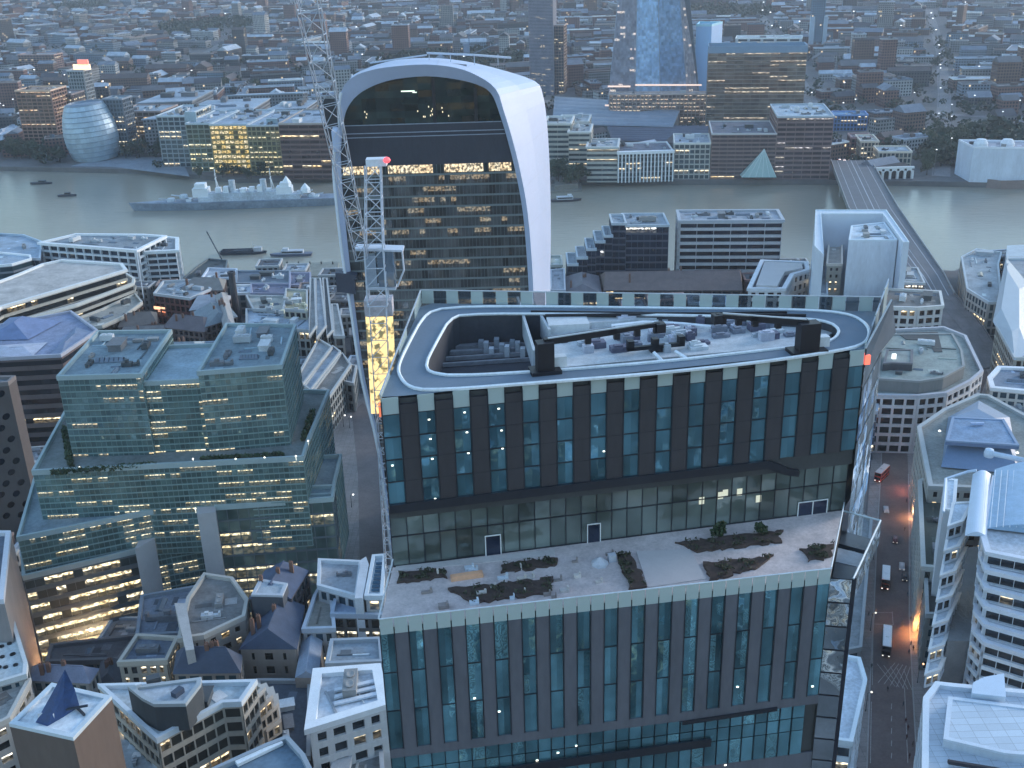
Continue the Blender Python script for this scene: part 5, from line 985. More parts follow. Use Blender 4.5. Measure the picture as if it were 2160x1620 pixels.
# ================================================================== London river crossing
bd = thing('road_bridge', 'long flat concrete road bridge crossing the river at right', 'bridge')
ZB = 9.0
Lb = [G(x, y, ZB) for x, y in ((1752, 338), (1790, 440), (1905, 590), (1936, 640))]; Rb = [G(x, y, ZB) for x, y in ((1836, 338), (1895, 440), (1990, 578), (2012, 620))]
m = MB(); m2 = MB(); m3 = MB()
for k in range(3):
    a, b, c, d = Lb[k], Rb[k], Rb[k+1], Lb[k+1]; m.face([a, b, c, d][::-1]); 
    for s, (p, q) in ((0, (a, d)), (1, (b, c))):
        m2.box(p-up*2.6, q-p, (.5, 0, 0), up*3.6); m.face([p-up*1.8, q-up*1.8, q, p])
    m.face([a-up*1.8, b-up*1.8, c-up*1.8, d-up*1.8])
    for f, w_ in ((.16, .15), (.38, .1), (.5, .25), (.62, .1), (.84, .15)):
        p, q = a.lerp(b, f), d.lerp(c, f); m3.box(p+up*.01, q-p, (w_*2, 0, 0), up*.06)
m.build('deck', wall((.14, .15, .17), .85, .2, .1), bd); m2.build('parapet', wall((.34, .35, .36), .8, .2), bd); m3.build('lane_line', wall((.5, .53, .58), .7, .4, .5), bd)
m = MB(); LR = [(1936, 640, 9), (1985, 702, 5.5), (2044, 782, .5)]; RR = [(2012, 620, 9), (2072, 690, 5.5), (2122, 770, .5)]
for k in range(2):
    p = [G(*LR[k]), G(*RR[k]), G(*RR[k+1]), G(*LR[k+1])]; m.face(p[::-1])
    for i, j in ((0, 3), (1, 2)): m.face([Vector((p[i].x, p[i].y, 0)), Vector((p[j].x, p[j].y, 0)), p[j], p[i]]); m.box(p[i], p[j]-p[i], (.4, 0, 0), up*.9)
    for f in (.2, .5, .8): q0, q1 = p[0].lerp(p[1], f), p[3].lerp(p[2], f); m.box(q0+up*.02, q1-q0, (.3, 0, 0), up*.05)
m.build('approach_ramp', wall((.17, .165, .17), .85, .4, .2), bd)
for t in (.22, .5, .78):
    p, q = Lb[0].lerp(Lb[2], t), Rb[0].lerp(Rb[2], t); m = MB(); m.box(p-Vector((1, 2.2, ZB+5)), (q-p)+Vector((2, 0, 0)), (0, 4.4, 0), up*(ZB+3)); m.build('pier', wall((.25, .25, .24)), bd)

# ================================================================== vehicles and people on the streets
def wheel(root, x, y, z, r, w=.26):
    m = MB(); n_ = 14
    for k in range(n_):
        A_, B_ = 2*math.pi*k/n_, 2*math.pi*(k+1)/n_; m.face([(x-w/2, y+r*math.cos(A_), z+r*math.sin(A_)), (x+w/2, y+r*math.cos(A_), z+r*math.sin(A_)), (x+w/2, y+r*math.cos(B_), z+r*math.sin(B_)), (x-w/2, y+r*math.cos(B_), z+r*math.sin(B_))])
    for s in (-1, 1): m.face([(x+s*w/2, y+r*math.cos(2*math.pi*k/n_), z+r*math.sin(2*math.pi*k/n_)) for k in range(n_)])
    m.build('wheel', wall((.02, .02, .02), .8), root)
rbox = lambda m, x0, y0, z0, x1, y1, z1, tx=0, ty=0: [m.face(f) for f in (lambda a, b: [a[::-1], b]+[[a[k], a[(k+1) % 4], b[(k+1) % 4], b[k]] for k in range(4)])([(x0, y0, z0), (x1, y0, z0), (x1, y1, z0), (x0, y1, z0)], [(x0+tx, y0+ty, z1), (x1-tx, y0+ty, z1), (x1-tx, y1-ty, z1), (x0+tx, y1-ty, z1)])]
cg_ = glass((.015, .02, .025), 0, metal=.3)
def finish_v(root, x, y, px_, py_):
    root.location = G(px_, py_, .15)+Vector((0, 0, .0))
def bus(px_, py_, label, roofc, bodyc, L=10.6, Hh=4.3, W_=2.5, name='bus', cat='bus', group=None, ang=0, lights=True):
    ang = ang-.335
    r = thing(name, label, cat); bm_ = wall(bodyc, .4, .1); m = MB(); rbox(m, -W_/2, 0, .35, W_/2, L, Hh-.25); m.build('body', bm_, r)
    m = MB(); rbox(m, -W_/2-.0, -.02, Hh-.25, W_/2, L+.02, Hh, .12, .15); m.bx(-.5, L*.4, Hh, .5, L*.55, Hh+.18); m.build('roof', wall(roofc, .5, .05), r)
    for z0 in ((1.2, 2.8) if Hh > 3.5 else (1.1,)):
        for s in (-1, 1):
            for k in range(5): m = MB(); m.bx(s*(W_/2)+(-.03 if s < 0 else 0), .5+k*L*.185, z0, s*(W_/2)+(.0 if s < 0 else .03), .5+k*L*.185+L*.16, z0+.85); m.build('side_window', cg_, r)
        m = MB(); m.bx(-W_/2+.15, -.04, z0, W_/2-.15, 0, z0+1.0); m.build('windscreen', cg_, r)
    for s in (-1, 1):
        for y in (1.6, L-2.2): wheel(r, s*(W_/2-.1), y, .48, .48)
        m = MB(); m.bx(s*.85-.18, -.07, .65, s*.85+.18, -.01, .9); m.build('headlight', lamp_mat((1, .95, .85), 1.2 if lights else .1), r)
    r.location = G(px_, py_, .16); r.rotation_euler.z = ang; return r
bus(1868, 1388, 'bus with a plain white roof and dark front, nearest the bottom of the street', (.85, .86, .88), (.06, .05, .06), ang=-.0)
bus(1866, 1246, 'bus with a white roof and dark red body, further up the street', (.85, .85, .86), (.11, .03, .03), 8.6)
bus(1850, 1018, 'red double decker bus turning at the top of the street', (.55, .5, .5), (.35, .025, .02), 8.5, ang=-.35)
def car(px_, py_, label, col, ang=0, name='parked_car', group=None):
    ang = ang-.335
    r = thing(name, label, 'car', (0, 0, 0), group); m = MB(); rbox(m, -.9, 0, .3, .9, 4.3, .85, .04, .08); rbox(m, -.85, .5, .85, .85, 3.9, 1.4, .16, .55); m.build('body', wall(col, .3, .05), r)
    m = MB(); rbox(m, -.62, 1.1, 1.39, .62, 3.3, 1.44, .03, .05); m.build('roof', wall(col, .3, .05), r)
    m = MB(); m.face([(-.72, .62, .9), (.72, .62, .9), (.62, 1.0, 1.33), (-.62, 1.0, 1.33)]); m.build('windscreen', cg_, r)
    for s in (-1, 1):
        for y in (.8, 3.4): wheel(r, s*.82, y, .33, .33, .2)
        m = MB(); m.bx(s*.62-.13, .04, .55, s*.62+.13, .06, .7); m.build('headlight', lamp_mat((1, .95, .85), .9), r)
    r.location = G(px_, py_, .16); r.rotation_euler.z = ang; return r
car(1902, 1205, 'pale van like car beside the right kerb of the street', (.55, .5, .5), name='moving_car')
car(1908, 1228, 'black car just behind the pale car by the right kerb', (.02, .02, .025))
car(1888, 1148, 'dark red car halfway up the street', (.15, .03, .03), name='moving_car')
car(1870, 1084, 'silver car in the right lane near the bend', (.45, .46, .48), .1, 'moving_car')
def person(px_, py_, label, coat, legs, group, s=1.0, ang=0, z=.12):
    r = Vector(G(px_, py_, z)); me = bpy.data.meshes.new('person'); vs = [(0, 0, .95), (0, 0, 1.2), (0, 0, 1.42), (0, 0, 1.52), (0, -.02, 1.66), (.1, 0, .9), (.12, -.1, .5), (.12, .02, .06), (.12, -.12, .03), (-.1, 0, .9), (-.12, .12, .5), (-.12, .16, .06), (-.12, .02, .03), (.2, 0, 1.4), (.26, .02, 1.12), (.25, -.08, .88), (-.2, 0, 1.4), (-.26, .02, 1.12), (-.25, -.08, .88)]
    es = [(0, 1), (1, 2), (2, 3), (3, 4), (0, 5), (5, 6), (6, 7), (7, 8), (0, 9), (9, 10), (10, 11), (11, 12), (2, 13), (13, 14), (14, 15), (2, 16), (16, 17), (17, 18)]
    me.from_pydata(vs, es, []); o = bpy.data.objects.new('person', me); S.collection.objects.link(o)
    sk = o.modifiers.new('skin', 'SKIN'); rad = [.15, .14, .15, .06, .1, .1, .07, .045, .05, .1, .07, .045, .05, .07, .05, .04, .07, .05, .04]
    for v, q in zip(me.skin_vertices[0].data, rad): v.radius = (q, q)
    me.skin_vertices[0].data[0].use_root = True; o.modifiers.new('sub', 'SUBSURF').levels = 1; me.materials.append(wall(coat, .8, .1))
    o.location = r; o.rotation_euler.z = ang; o.scale = (s, s, s); tag(o, label, 'person', group)
    m = MB(); m.lathe([(0, 1.62), (.09, 1.63), (.115, 1.7), (.1, 1.78), (.05, 1.83), (0, 1.84)], (0, 0, 0), 8); h = m.build('hair', wall((.03, .02, .015)), o)
    m = MB(); m.lathe([(.19, .0), (.17, .1), (.19, .55), (.1, .64)], (0, 0, .82), 8); h = m.build('coat', wall(coat, .85, .1), o)
    return o
for k, (x, y) in enumerate(((1914, 1258), (1921, 1310), (1921, 1362), (1926, 1372), (1917, 1380), (1912, 1060), (1908, 1120), (1872, 1458), (1905, 1490), (1910, 1525), (1915, 1540), (1912, 1560), (1925, 1575), (1918, 1600), (1838, 1410), (1832, 1300))):
    person(x, y, 'dark clothed pedestrian walking on the pavement or kerb of the right hand street', rr.choice(((.02, .02, .025), (.05, .04, .04), (.1, .03, .03), (.03, .04, .06))), (.02, .02, .02), 'pedestrians along the right hand street', 1.0, rr.uniform(0, 6))
# street lamps (lit) along the streets
def lampost(x, y, label, group, hgt=6, col=(1, .55, .25), pw_=3, z=.1):
    r = thing('street_lamp', label, 'street lamp', G(x, y, z), group); m = MB(); m.lathe([(.16, 0), (.1, .8), (.07, hgt)], (0, 0, 0), 6); m.bar((0, 0, hgt), (.9, 0, hgt+.3), .05); m.build('pole', wall((.04, .05, .05)), r)
    m = MB(); m.lathe([(0, -.15), (.28, -.05), (.2, .2), (0, .28)], (.95, 0, hgt+.25), 8); m.build('lamp_head', lamp_mat(col, pw_*1.3), r); return r
for x, y in ((1920, 1080), (1922, 1180), (1926, 1275), (1927, 1330), (1935, 1440)): lampost(x, y, 'orange lit lamp post on the right pavement of the right hand street', 'orange lamps along the right hand street', pw_=1.6)
for x, y in ((1842, 1180), (1836, 1330), (1826, 1500)): lampost(x, y, 'lamp post with a small pale head on the left pavement of the right hand street', 'pale lamps along the right hand street', 6, (1, .9, .75), 1.0)
for x, y in ((725, 900), (738, 903), (705, 1010), (742, 1070)): lampost(x, y, 'small white lit lamp in the grey street left of the nearest tower', 'white lamps in the left street', 5, (1, .97, .9), 3)
def glow(x, y, e, col, r=.3):   # light that the lit shopfronts and lamps throw on the pavement
    l = bpy.data.lights.new('shop_light', 'POINT'); l.energy = e; l.color = col; l.shadow_soft_size = r; o = bpy.data.objects.new('shop_light', l); o.location = G(x, y, 3.2); S.collection.objects.link(o)
glow(1921, 1078, 300, (1, .45, .2)); glow(1926, 1322, 500, (1, .4, .12)); glow(1890, 925, 1500, (1, .55, .3)); glow(200, 1375, 2500, (1, .55, .25)); glow(350, 660, 900, (1, .25, .15)); glow(1905, 1020, 150, (1, .3, .2))

# ================================================================== boats
def hull(root, L, W_, h_, mat, bow=.25, name='hull'):
    m = MB(); st_ = [(-.5, .75), (-.42, .95), (0, 1), (.5-bow, .95), (.5-bow*.4, .55), (.5, .02)]
    up_ = [(f*L, w_*W_/2) for f, w_ in st_]; lo_ = [(f*L*.96, w_*W_/2*.8) for f, w_ in st_]
    for k in range(len(st_)-1):
        for s in (1, -1): m.face([(lo_[k][0], s*lo_[k][1], -.3), (lo_[k+1][0], s*lo_[k+1][1], -.3), (up_[k+1][0], s*up_[k+1][1], h_), (up_[k][0], s*up_[k][1], h_)][::s])
        m.face([(up_[k][0], -up_[k][1], h_), (up_[k+1][0], -up_[k+1][1], h_), (up_[k+1][0], up_[k+1][1], h_), (up_[k][0], up_[k][1], h_)])
    m.face([(up_[0][0], -up_[0][1], h_), (up_[0][0], up_[0][1], h_), (lo_[0][0], lo_[0][1], -.3), (lo_[0][0], -lo_[0][1], -.3)]); return m.build(name, mat, root)
def boat(x, y, L, label, hc, kind, name='river_boat', ang=0, W_=None):
    r = thing(name, label, 'boat', G(x, y, -4), None); r.rotation_euler.z = ang; W_ = W_ or L*.22; hull(r, L, W_, 1.6, wall(hc, .6))
    if kind == 'barge':
        m = MB(); m.rim([(-L*.44, -W_*.36), (L*.2, -W_*.36), (L*.2, W_*.36), (-L*.44, W_*.36)], .5, 1.6, 3); m.build('hold_coaming', wall((.05, .06, .08)), r)
        m = MB(); m.bx(-L*.2, -W_*.2, 1.6, L*.1, W_*.2, 2.2); m.build('hatch', wall((.35, .38, .42)), r)
        m = MB(); m.bx(L*.24, -1.5, 1.6, L*.4, 1.5, 4.2); m.bar((L*.22, 0, 1.6), (L*.22, 0, 8), .15); m.bar((L*.22, 0, 6), (L*.42, 0, 4.5), .12); m.build('wheelhouse', wall((.5, .52, .55)), r)
    elif kind == 'ferry':
        m = MB(); m.bx(-L*.3, -W_*.36, 1.6, L*.22, W_*.36, 3.6); m.bx(-L*.3, -W_*.36, 3.6, L*.22, W_*.36, 3.75); m.build('cabin', wall((.5, .53, .58)), r)
        m = MB(); m.bx(-L*.28, -W_*.37, 2.3, L*.2, -W_*.36, 3.2); m.bx(-L*.28, W_*.36, 2.3, L*.2, W_*.37, 3.2); m.build('cabin_window', cg_, r)
        m = MB(); m.bx(L*.05, -W_*.2, 3.75, L*.18, W_*.2, 5.2); m.build('wheelhouse', wall((.6, .63, .66)), r)
    else:
        m = MB(); m.bx(-L*.12, -W_*.3, 1.6, L*.2, W_*.3, 3.2); m.build('cabin', wall((.1, .11, .13)), r); m = MB(); m.bx(-L*.1, -W_*.31, 2.2, L*.18, W_*.31, 2.9); m.build('cabin_window', cg_, r)
    return r
boat(513, 535, 32, 'dark barge with an open hold and small wheelhouse, below the warship', (.04, .05, .07), 'barge', 'barge', .0)
boat(614, 539, 28, 'white ferry with a dark stern moored by the stone pier', (.12, .14, .2), 'ferry', 'ferry', math.pi, 6)
boat(88, 388, 19, 'dark boat under way, the farther of the two at the far left of the river', (.04, .05, .07), 'tug', 'motor_boat', -.05)
boat(142, 414, 15, 'low dark boat, the nearer of the two at the far left of the river', (.05, .06, .08), 'tug', 'motor_boat', .1)
boat(1194, 424, 24, 'white trimmed boat moored right of the white fin', (.06, .06, .07), 'ferry', 'ferry', .05, 6)
pn = MB(); P_ = [(p.x, p.y) for p in (G(x, y, -4) for x, y in ((1162, 408), (1228, 404), (1226, 390), (1162, 392)))]; pn.prism(P_, -4.5, -2.4); pn.prism(inset(P_, 3), -2.4, 1.5); tag(pn.build('landing_stage', wall((.22, .21, .19), .8, .3, .5)), 'grey landing stage on the south shore right of the white fin', 'pier')
# warship
wsx = thing('warship', 'long pale blue and white museum warship moored in the river left of the flared tower', 'warship', G(506, 436, -4)); wsx.rotation_euler.z = math.pi+.03; L = 170
hb = wall((.22, .27, .34), .6, .6, .05); hull(wsx, L, 17, 6, hb, .3); sb = wall((.46, .52, .58), .6, .55, .09); sw = wall((.75, .8, .84), .5, .1)
def wpart(name, boxes, mat):
    m = MB()
    for b in boxes: m.bx(*b)
    return m.build(name, mat, wsx)
wpart('deckhouse', [(-48, -6, 6, 30, 6, 9.5), (-30, -5, 9.5, 22, 5, 12)], sb)
wpart('bridge_tower', [(22, -5, 9.5, 34, 5, 16), (24, -4, 16, 32, 4, 19.5), (25, -5, 15.5, 33, 5, 16.2)], sw); wpart('aft_superstructure', [(-42, -4.5, 9.5, -30, 4.5, 15), (-40, -3.5, 15, -33, 3.5, 18)], sw)
for x in (4, -20):
    m = MB(); m.lathe([(2.6, 12), (2.4, 20), (2.5, 20.2), (2.5, 21), (1.8, 21), (1.8, 20.5), (0, 20.5)], (x, 0, 0), 12); m.build('funnel', sb, wsx)
for x, h_ in ((16, 30), (-26, 29)):
    m = MB(); m.bar((x, 0, 12), (x, 0, h_), .35); m.bar((x-2, -2, 12), (x, 0, h_-6), .2); m.bar((x-2, 2, 12), (x, 0, h_-6), .2); m.bar((x, -4, h_-7), (x, 4, h_-7), .18); m.bar((x, -3, h_-4), (x, 3, h_-4), .15); m.build('mast', sw, wsx)
for x, z, s in ((52, 6, 1), (42, 8.5, 1), (-56, 6, -1), (-48, 8.5, -1)):
    m = MB(); m.lathe([(3.4, 0), (3.4, 1), (2.8, 2.6), (0, 2.8)], (x, 0, z), 10); t_ = m.build('gun_turret', sb, wsx)
    for y in (-1, 0, 1): m = MB(); m.bar((x+s*2.5, y, z+1.6), (x+s*9.5, y, z+2.6), .22); m.build('gun_barrel', sb, t_)
wpart('upperwork', [(-26+k*6.5, -3.5+(k%3), 12, -22+k*6.5, 2+(k%2)*2, 13.5+(k*7%4)) for k in range(7)]+[(36, -3, 6, 40, 3, 8), (-62, -3, 6, -58, 3, 7.6)], sw)
wpart('hull_patch', [(-50, -8.55, 1, -20, -8.3, 4.2), (6, -8.6, 2, 34, -8.35, 5)], wall((.1, .14, .2), .6))
wpart('tent', [(-10, -7, 9.5, 0, -3, 13)], sw)
m = MB(); m.lathe([(4, 9.5), (3.6, 13), (0, 18)], (-38, 0, 5), 6); m.lathe([(4, 9.5), (3.6, 13), (0, 17)], (-52, 0, 0), 6); m.build('white_canopy', sw, wsx)
for k in range(8): wpart('lifeboat', [(-44+k*9, -8.2, 7, -39+k*9, -6.6, 8.4)], sw)

# ================================================================== south bank
fg = glass((.06, .09, .11), .12, (1, .8, .5), 1.1, .4); fb = glass((.12, .09, .06), .35, (1, .7, .4), .7, .35)
# egg shaped glass hall
eg = thing('egg_shaped_hall', 'pale blue leaning egg shaped glass hall on the far river bank at left', 'civic building', G(185, 345)); m = MB(); m2 = MB(); n_ = 30; R_ = 24.5; Hh = 50; nlv = 11
def epr(f): return R_*(1-1.0*(f-.45)**2), -6*f+3*f*f
for k in range(nlv):
    f0, f1 = k/nlv, (k+1)/nlv; r0, o0 = epr(f0); r1, o1 = epr(f1); q = MB()
    for i in range(n_):
        A_, B_ = 2*math.pi*i/n_, 2*math.pi*(i+1)/n_; q.face([(r0*math.cos(A_), o0*-1+r0*math.sin(A_)+R_, f0*Hh), (r0*math.cos(B_), -o0+r0*math.sin(B_)+R_, f0*Hh), (r1*math.cos(B_), -o1+r1*math.sin(B_)+R_, f1*Hh-.7), (r1*math.cos(A_), -o1+r1*math.sin(A_)+R_, f1*Hh-.7)], [(i+.02, k+.02), (i+.98, k+.02), (i+.98, k+.98), (i+.02, k+.98)])
    q.build('glass_ring', glass((.36, .47, .56), .0, metal=.2, vert=.3, tilt=.03, rough=.5), eg)
    q = MB(); q.lathe([(r1+.1, f1*Hh-.75), (r1+.5, f1*Hh-.5), (r1, f1*Hh)], (0, -o1+R_, 0), n_); q.build('ring_band', wall((.2, .28, .36), .5), eg)
r1, o1 = epr(1); q = MB(); q.lathe([(r1, Hh), (r1*.92, Hh+1.2), (r1*.9, Hh-.5), (0, Hh-.4)], (0, -o1+R_, 0), n_); q.build('roof_well', wall((.18, .24, .32), .5), eg)
m = MB(); 
for k in range(16): A_ = 2.9+k*.075; B_ = A_+.075; f = lambda A, r, z, o: (r*math.cos(A), -o+r*math.sin(A)+R_, z)
for k in range(nlv): r0, o0 = epr(k/nlv); r1, o1 = epr((k+1)/nlv); m.bar((-r0-.3, -o0+R_-3, k/nlv*Hh), (-r1-.3, -o1+R_-3, (k+1)/nlv*Hh), .55)
m.build('white_edge_rib', wall((.7, .76, .8)), eg); FOOT.append([(eg.location.x-28, eg.location.y-4), (eg.location.x+28, eg.location.y-4), (eg.location.x+28, eg.location.y+56), (eg.location.x-28, eg.location.y+56)])
eg.rotation_euler.y = math.radians(-4)
# riverside terrace in front of the offices
m = MB(); m.prism(px([(238, 330), (380, 332), (400, 372), (240, 352), (150, 350)], .3), 0, .35); q = m.build('terrace_paving', wall((.22, .26, .31), .8, .35, .06)); q['kind'] = 'structure'
hero = dict(units=3, size=3.5)
Bf('brown and lilac lit office row right of the egg shaped hall', 262, 350, 236, 312, 40, w=(.22, .17, .16), g=fb, fh=4.2, bw=6, pw=.8, roof=(.3, .36, .42), **hero)
Bf('pale glass office with a stepped front, joining the lit lilac office to the river', 345, 405, 246, 352, 60, w=(.26, .3, .33), g=fg, fh=4.2, bw=5, roof=(.36, .43, .5), rimc=(.5, .58, .64), **hero)
Bf('green glass office with a pale glass slot beside it, right of the stepped front office', 405, 455, 262, 362, 70, w=(.2, .23, .2), g=glass((.08, .1, .07), .3, (1, .9, .5), 1.1), fh=4.2, bw=5, roof=(.34, .4, .48), rimc=(.46, .54, .6), **hero)
Bf('yellow lit office with a bright gridded front on the far bank', 455, 532, 264, 366, 75, w=(.3, .23, .08), g=glass((.12, .09, .03), .75, (1, .68, .2), .62, .2, top=.15), fh=4, bw=4, pw=.6, roof=(.32, .38, .46), rimc=(.46, .54, .6), **hero)
Bf('olive glass office between the yellow lit office and the brown one', 532, 600, 266, 370, 75, w=(.24, .22, .13), g=glass((.1, .1, .06), .4, (1, .85, .45), .8), fh=4, bw=4, roof=(.34, .4, .48), rimc=(.5, .55, .6), **hero)
Bf('dark brown office with long horizontal bands, right end of the far bank office row', 600, 702, 262, 378, 70, w=(.15, .1, .095), g=glass((.07, .05, .05), .05), fh=4, bw=8, pw=.2, bh=1.6, roof=(.3, .36, .44), rimc=(.4, .36, .34), **hero)
for k, (x0, y0, x1, y1) in enumerate(((290, 215, 440, 188), (380, 232, 560, 204), (480, 198, 640, 190), (430, 250, 620, 238), (300, 246, 430, 232), (560, 226, 660, 206))):
    a, b = G(x0, y0, 36), G(x1, y1, 36); m = MB(); P_ = [(a.x, a.y), (b.x, a.y+6), (b.x+4, b.y), (a.x+10, b.y-4)]; m.prism(P_, 0, 34-k*.3); q = thing('wavy_roof_block', 'broad grey blue flat roofed block in the roofscape behind the far bank office row', 'office building', (0, 0, 0), 'grey blue roofs behind the far bank office row')
    m.build('wall', farwall((.2, .22, .25)), q); FOOT.append(P_); m = MB(); m.prism(inset(P_, -.8), 34-k*.3, 35-k*.3); m.build('roof', wall((.3, .36, .44), .6, .5, .04), q); put_units(q, P_, 35-k*.3, 6, rr, 5)
for x0, x1, yt, yb in ((405, 428, 236, 352), (574, 596, 250, 360)):
    a, b = G(x0, yb+4), G(x1, yb+4); m = MB(); z = V(x0, yt, a.y).z; m.box(a, b-a, (0, 2, 0), up*z); tag(m.build('glass_atrium', wall((.3, .4, .46), .35, .2, .1)), 'pale blue glass slot standing between far bank offices, '+('left one' if x0 < 500 else 'right one by the brown office'), 'glass atrium')
Bf('reddish brown tower block with a lit orange top edge at the far left', 55, 128, 192, 312, 30, 'tower block', 'tower_block', w=(.26, .16, .13), g=glass((.1, .07, .06), .1, (1, .6, .35), .8), fh=3.4, bw=5, roof=(.3, .22, .18), rimc=(.7, .5, .38), units=2)  # lit top edge is put into the parapet's orange colour
Bf('dark brown wing right of the reddish tower block', 128, 168, 200, 300, 26, 'tower block', 'tower_block', w=(.13, .1, .1), g=fg, roof=(.2, .2, .22), units=1)
q = Bf('slim pale block topped by an orange and red lit crown at the far left', 160, 194, 150, 262, 18, 'tower block', 'tower_block', w=(.24, .27, .3), g=fg, roof=(.2, .15, .12), units=0)
for x0, x1, y0, y1, c, e in ((155, 190, 136, 147, (1, .62, .38), 1.2), (164, 186, 126, 138, (1, .3, .22), .5)):
    Yq = G(160, 262).y-1; a, b = V(x0, y1, Yq), V(x1, y1, Yq); m = MB(); m.box(a, b-a, (0, 3, 0), up*(V(x0, y0, Yq).z-a.z)); m.build('lit_crown', lamp_mat(c, e), q)
Bf('long reddish housing block with a blank end at the far left', 44, 120, 116, 152, 22, 'housing block', 'housing_block', w=(.27, .17, .15), g=fg, fh=3, bw=5, roof=(.3, .32, .36), units=1)
Bf('dark glazed block just right of the egg shaped hall', 236, 276, 210, 330, 20, w=(.1, .13, .17), g=fg, roof=(.2, .26, .3), units=1)
# slender towers and the tapering spire
Bf('tall speckled grey tower rising out of the top of the picture', 1118, 1168, -60, 200, 28, 'tower', 'tower', w=(.26, .27, .33), g=glass((.08, .1, .14), .05, vert=1.6), fh=1.6, bw=1.2, pw=.4, bh=.7, roof=(.2, .2, .2), units=0)
Bf('brown slab attached to the right of the speckled tower', 1168, 1190, 55, 198, 26, 'tower', 'tower', w=(.2, .15, .14), g=fg, fh=3.5, roof=(.3, .3, .3), units=0)
sh = thing('tapering_spire', 'pale glass spire tapering out of the picture, with bright blue middle facets', 'skyscraper')
Ys = G(1380, 246).y
def shl(x0, x1, y, dz=0): return V(x0, y, Ys), V(x1, y, Ys)
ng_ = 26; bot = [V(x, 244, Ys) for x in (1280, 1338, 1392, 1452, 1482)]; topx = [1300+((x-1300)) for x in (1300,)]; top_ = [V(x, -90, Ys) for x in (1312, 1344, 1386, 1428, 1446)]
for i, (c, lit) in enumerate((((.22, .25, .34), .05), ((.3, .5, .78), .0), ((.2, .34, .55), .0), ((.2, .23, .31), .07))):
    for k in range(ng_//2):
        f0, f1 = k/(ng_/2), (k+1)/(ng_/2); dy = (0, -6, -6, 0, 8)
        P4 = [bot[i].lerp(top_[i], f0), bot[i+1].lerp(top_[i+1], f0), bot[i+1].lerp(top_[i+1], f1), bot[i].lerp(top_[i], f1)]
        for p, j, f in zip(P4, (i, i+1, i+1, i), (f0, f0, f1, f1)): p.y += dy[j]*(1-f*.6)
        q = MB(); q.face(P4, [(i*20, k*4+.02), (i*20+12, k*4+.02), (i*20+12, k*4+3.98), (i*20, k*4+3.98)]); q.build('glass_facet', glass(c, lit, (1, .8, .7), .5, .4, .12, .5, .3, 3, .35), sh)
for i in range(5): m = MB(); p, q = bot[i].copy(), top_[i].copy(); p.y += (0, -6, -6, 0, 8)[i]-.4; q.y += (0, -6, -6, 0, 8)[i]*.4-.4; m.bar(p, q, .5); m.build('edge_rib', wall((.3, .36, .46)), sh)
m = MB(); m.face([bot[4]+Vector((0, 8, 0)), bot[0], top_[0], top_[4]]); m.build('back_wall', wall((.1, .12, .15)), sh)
pk_ = lamp_mat((1, .72, .58), .5)
for x0, x1, y0, y1 in ((1282, 1330, 178, 184), (1276, 1300, 216, 224), (1340, 1480, 176, 181), (1290, 1320, 232, 238), (1400, 1480, 196, 200)): a, b = V(x0, y1, Ys-7), V(x1, y1, Ys-7); m = MB(); m.box(a, b-a, (0, .5, 0), up*1.6); m.build('lit_band', pk_, sh)
Bf('pink lit podium offices at the foot of the spire', 1284, 1500, 200, 262, 14, w=(.3, .24, .22), g=glass((.2, .15, .13), .5, (1, .72, .55), .55, .3), fh=3.6, bw=4, roof=(.36, .34, .36), units=4)
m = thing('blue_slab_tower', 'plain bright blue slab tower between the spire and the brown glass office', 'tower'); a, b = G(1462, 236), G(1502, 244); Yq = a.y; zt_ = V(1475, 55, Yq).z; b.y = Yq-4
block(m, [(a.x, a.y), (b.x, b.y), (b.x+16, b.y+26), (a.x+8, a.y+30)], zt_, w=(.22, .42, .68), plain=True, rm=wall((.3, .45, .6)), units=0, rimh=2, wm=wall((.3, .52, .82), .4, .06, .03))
Bf('broad brownish glass office with a see through pale top, behind the brick riverside block', 1488, 1690, 112, 278, 30, w=(.22, .2, .19), g=glass((.2, .17, .14), .16, (1, .78, .58), .5, .45, vert=.9), fh=3.6, bw=8, pw=.15, bh=.7, roof=(.25, .3, .36), rimc=(.2, .3, .42), units=5, rimh=6)
# riverside blocks right of centre
n1b = Bf('tall brown granite riverside block with banded windows, left of the bridge', 1632, 1748, 248, 378, 60, w=(.2, .14, .14), g=glass((.1, .08, .09), .14, (.9, .85, .9), .7), fh=3.6, bw=7, pw=.5, bh=1.6, roof=(.4, .47, .54), rimc=(.45, .5, .56), units=6)
n2b = Bf('lower brown riverside block with a triangular glass atrium at its foot', 1498, 1632, 284, 378, 56, w=(.2, .145, .14), g=glass((.1, .08, .09), .05), fh=3.2, bw=6, pw=.3, bh=1.4, roof=(.14, .14, .17), rimc=(.5, .5, .52), units=4)
Yq = G(1600, 378).y-.8
m = MB(); a, b, c = V(1560, 369, Yq), V(1632, 369, Yq), V(1612, 314, Yq+.3); d_ = Vector((0, -9, 0)); m.face([a+d_, b+d_, c]); m.face([b+d_, b, c]); m.face([a, a+d_, c]); m.build('glass_atrium', wall((.32, .45, .44), .3, .12, .2), n2b)
m = MB()
for t in range(6): m.bar((a+d_).lerp(b+d_, t/5), c, .2)
m.build('atrium_frame', wall((.6, .68, .68)), n2b)
m = MB(); q = V(1693, 362, Yq-.6); m.face([q+Vector((4.6*math.cos(t), 0, 8*math.sin(t))) for t in [k*math.pi/10 for k in range(11)]]); m.build('lit_archway', lamp_mat((1, .6, .18), 1.1), n1b)
ca = thing('colonnaded_block', 'low grey office behind a row of tall bright white columns on the far bank', 'office building'); a, b = G(1304, 386), G(1418, 382); z = V(1360, 322, a.y).z
